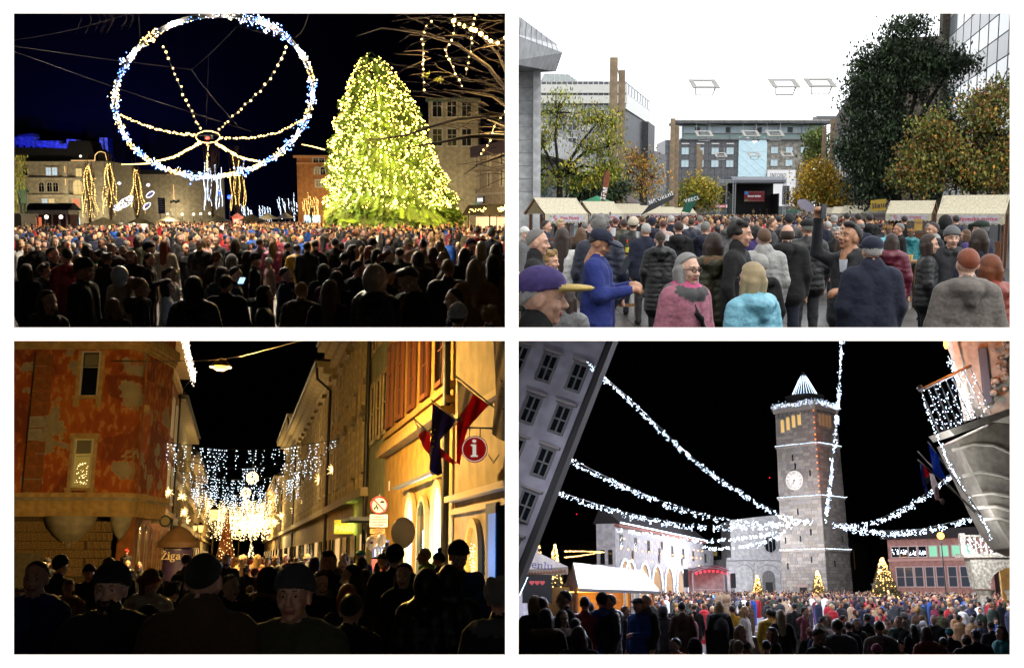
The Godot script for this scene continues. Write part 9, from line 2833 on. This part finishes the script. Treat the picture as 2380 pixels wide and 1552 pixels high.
	# ---- people
	people("""
1075 1412 66 35 woman_hood_fur tan long blond - | !laughing blond person in tan coat with brown fur hood, bottom centre | skin=2 fur=brown
1066 1490 76 175 coat brown short blond - | bottom edge, below the laughing person |
762 1478 72 -70 hood orange short darkhair - | bottom edge |
856 1488 76 175 hood blue hoodup darkhair - | bottom edge | hood=navy
292 1432 100 175 woman_stout black bob auburn - | nearest at the square's left corner |
132 1338 94 178 woman_fur_stout black bob brownhair - | lower left | fur=tan
212 1340 80 30 woman white bob brownhair - | wearing glasses, lower left | glasses=yes
275 1378 84 170 coat black short darkhair - | lower left |
80 1268 60 170 woman charcoal bob blond - | below the parasol |
116 1272 60 175 coat black short darkhair - | below the parasol |
226 1242 60 -80 stout black short darkhair - | beside the wooden stall |
322 1268 56 170 puffer red short darkhair - | at the wooden stall |
346 1292 66 178 hood_stout black short brownhair - | at the wooden stall |
406 1256 56 178 hood_pack blue beanie darkhair black | at the wooden stall | bag=navy
446 1258 56 -80 puffer_hood black short brownhair - | at the wooden stall |
516 1308 60 85 coat black short lightbrown - | at the stall's right end |
582 1272 52 -50 cup_coat blue flatcap greyhair charcoal | holding a cup |
620 1258 52 -60 scarf charcoal short greyhair - | wearing glasses | glasses=yes
600 1302 60 178 hood_fur black short darkhair - | brown fur hood | fur=brown
648 1308 62 -85 woman black long darkhair - | holding a cup |
672 1288 54 10 coat charcoal short darkhair - | left of centre |
792 1288 60 175 long_woman brown short darkhair - | long brown coat |
972 1282 46 178 pack_fur_woman black long blond - | patterned backpack | bag=charcoal fur=grey
1036 1302 42 175 woman yellow short brownhair - | bright yellow coat |
1076 1290 44 175 coat brown short darkhair - | beside the bar table |
1096 1308 46 60 woman white long blond - | white sweater at the bar table |
1216 1320 46 175 puffer_hood yellow short darkhair - | yellow jacket by the tower |
1242 1326 46 175 puffer charcoal short darkhair - | beside the yellow jacket |
1270 1328 50 178 woman black long paleblond - | beside the yellow jacket |
1336 1288 42 178 coat black short darkhair - | standing alone |
1386 1310 48 70 hood maroon short darkhair - | right of centre |
1412 1416 56 170 woman black pony ginger - | lower centre |
1452 1432 76 40 stout charcoal short darkhair - | looking down, lower centre | nod=20
1462 1400 60 175 woman royal bob blond - | lower centre |
1546 1382 76 178 hood_stout grey short brownhair - | broad grey back |
1230 1420 62 -80 woman black bob lightbrown - | lower centre |
1636 1372 50 5 woman black long darkhair - | right of centre |
1600 1388 52 175 coat black short darkhair - | right of centre |
1748 1390 66 178 hood_stout greybrown short darkhair - | before the sleigh |
1790 1372 46 10 woman_fur beige bun darkhair - | before the sleigh | fur=tan
1842 1360 50 -40 stout darkgreen short lightbrown - | before the sleigh |
1976 1420 66 178 hood_woman rust bob lightbrown - | rust coat, right |
2090 1422 50 170 coat black beanie darkhair teal | right side |
2340 1412 62 -70 cup_woman_hood teal bob brownhair - | teal coat at the edge |
2172 1452 66 178 stout charcoal balding darkhair - | lower right |
2216 1432 66 175 stout black short darkhair - | lower right |
1962 1382 44 175 coat brown beanie darkhair white | right side |
1846 1482 62 20 woman_scarf beige bun darkhair - | bending at the bottom edge | nod=35 scarf=tan
1738 1510 60 175 coat charcoal beanie darkhair pink | pink knit hat at the bottom edge |
1202 1486 70 175 coat black short darkhair - | bottom edge |
1690 1345 48 175 long_strap black short darkhair - | before the bright stand | bag=tan
1476 1358 48 80 coat olive short darkhair - | right of centre |
1496 1350 46 175 woman_pack lightgrey bob blond - | pale jacket with backpack | bag=lightgrey
1572 1352 46 85 coat black short darkhair - | right of centre |
2012 1352 46 -30 hood black short greyhair - | right side |
1915 1400 52 175 woman black long darkhair - | right side |
2060 1470 66 175 coat maroon short darkhair - | lower right |
2290 1385 50 175 coat charcoal short brownhair - | by the arcade |
1870 1340 44 170 coat olive beanie darkhair grey | right side |
700 1310 50 175 coat charcoal hoodup darkhair - | left of centre |
850 1290 44 178 coat black short lightbrown - | left of centre |
""","people in the tower square crowd","in the tower square")
	var fs:=[]
	for s in far_spots(30,130,1.25,640,2400): 
		if RNG.randf()<.9:fs.append(s)
	var clear:=[]
	for s in fs:
		var p:Vector3=s[0]
		var u:=((p.x/-p.z)*LENS+1190.0-off[3].x)/STEP
		if -p.z<52 and u>880 and u<1480 and RNG.randf()<.8:continue
		clear.append(s)
	far_crowd(clear,"crowd","far crowd filling the tower square before the loggia, church and pink building")

func loc_of(o:Node3D) -> Transform3D:
	return frame[cq].affine_inverse()*o.transform

# stock of materials that several things share
func stock():
	glow("lit room pink",Color(1,.5,.32),.8)
	mat("night glass",C("14181c"),.08)
	glow("lit room dim",Color(.9,.75,.4),.25)
	mat("grey pole",C("5b5b58"),.5)
	mat("poplar bark",C("5a4327"),.9)
	glow("shop white",Color(.8,.95,1),1.3)
	mat("night tiles",C("2c2420"),.8,"stone",1.0,{"bump":4.0})
	mat("dark iron",C("1c1c1c"),.5)
	mat("plinth stone",C("6f6a60"),.8,"stone",.8)
	glow("shop warm",Color(1,.8,.5),.9)
	mat("orange trim",C("c08a52"),.9)
	glow("white letter",Color(1,1,1),1.5)
	mat("hut wood",C("4a3322"),.8,"stone",2.0)
	mat("counter panel",C("8f8f8a"),.7)
	mat("stage black",C("101012"),.8)
	mat("cable",C("1b1b1b"),.7)
	mat("flag pole",C("26262a"),.5)
	mat("joint",C("2b2c2f"),.8)
	mat("white sheet",C("d8d8d6"),.6)
	mat("dim glass",C("4c585c"),.1)
	mat("dark sheet",C("5c5f61"),.6)
	mat("dark print",C("26275a"),.7)
	mat("aluminium",C("9fa2a4"),.35,"",1.0,{"metal":.6})
	mat("grey canvas",C("5d6068"),.8)
	mat("tile joint",C("85878c"),.8)
	mat("joint pale",C("75777b"),.8)
	mat("column tile",C("c3c5c8"),.7,"plaster",.4)
	mat("brown concrete",C("675d52"),.9,"concrete",.4)
	mat("white cup",C("c9c9cc"),.6)
	mat("pilaster orange",C("a0612c"),.9,"plaster",.8,{"bump":2.0})
	mat("stone surround",C("9a8350"),.9)
	mat("beige ledge",C("9c8a64"),.9)
	mat("brown column roof",C("5f4426"),.7,"plaster",.8)
	glow("sign white lit",Color(1,.95,.88),.6)
	mat("sign white",C("c9bfa6"),.6)
	mat("sign red",C("9c2420"),.6)
	mat("sign orange",C("b8843c"),.6)
	glow("neon green",Color(.65,1,.35),2.5)
	mat("sign cream",C("9a8a5a"),.6)
	glow("bell room dim",Color(1,.7,.3),.2)
	mat("clock black",C("1a1816"),.6)
	mat("grey sash",C("6a6764"),.8)
	mat("dim ochre",C("8a7350"),.9,"plaster",.4)
	glow("red lamp",Color(1,.12,.22),6.0)
	mat("stall larch dark",C("6b3f1c"),.8)
	mat("board black",C("0f0f10"),.5)
	glow("shop yellow",Color(1,.85,.45),1.0)
	glow("orange globe",Color(1,.66,.22),9.0)
	mat("lilac stucco",C("b0aab0"),.9,"plaster",.3)
	mat("dark eaves",C("33302e"),.9)
	mat("board frame",C("4a4a4c"),.6)
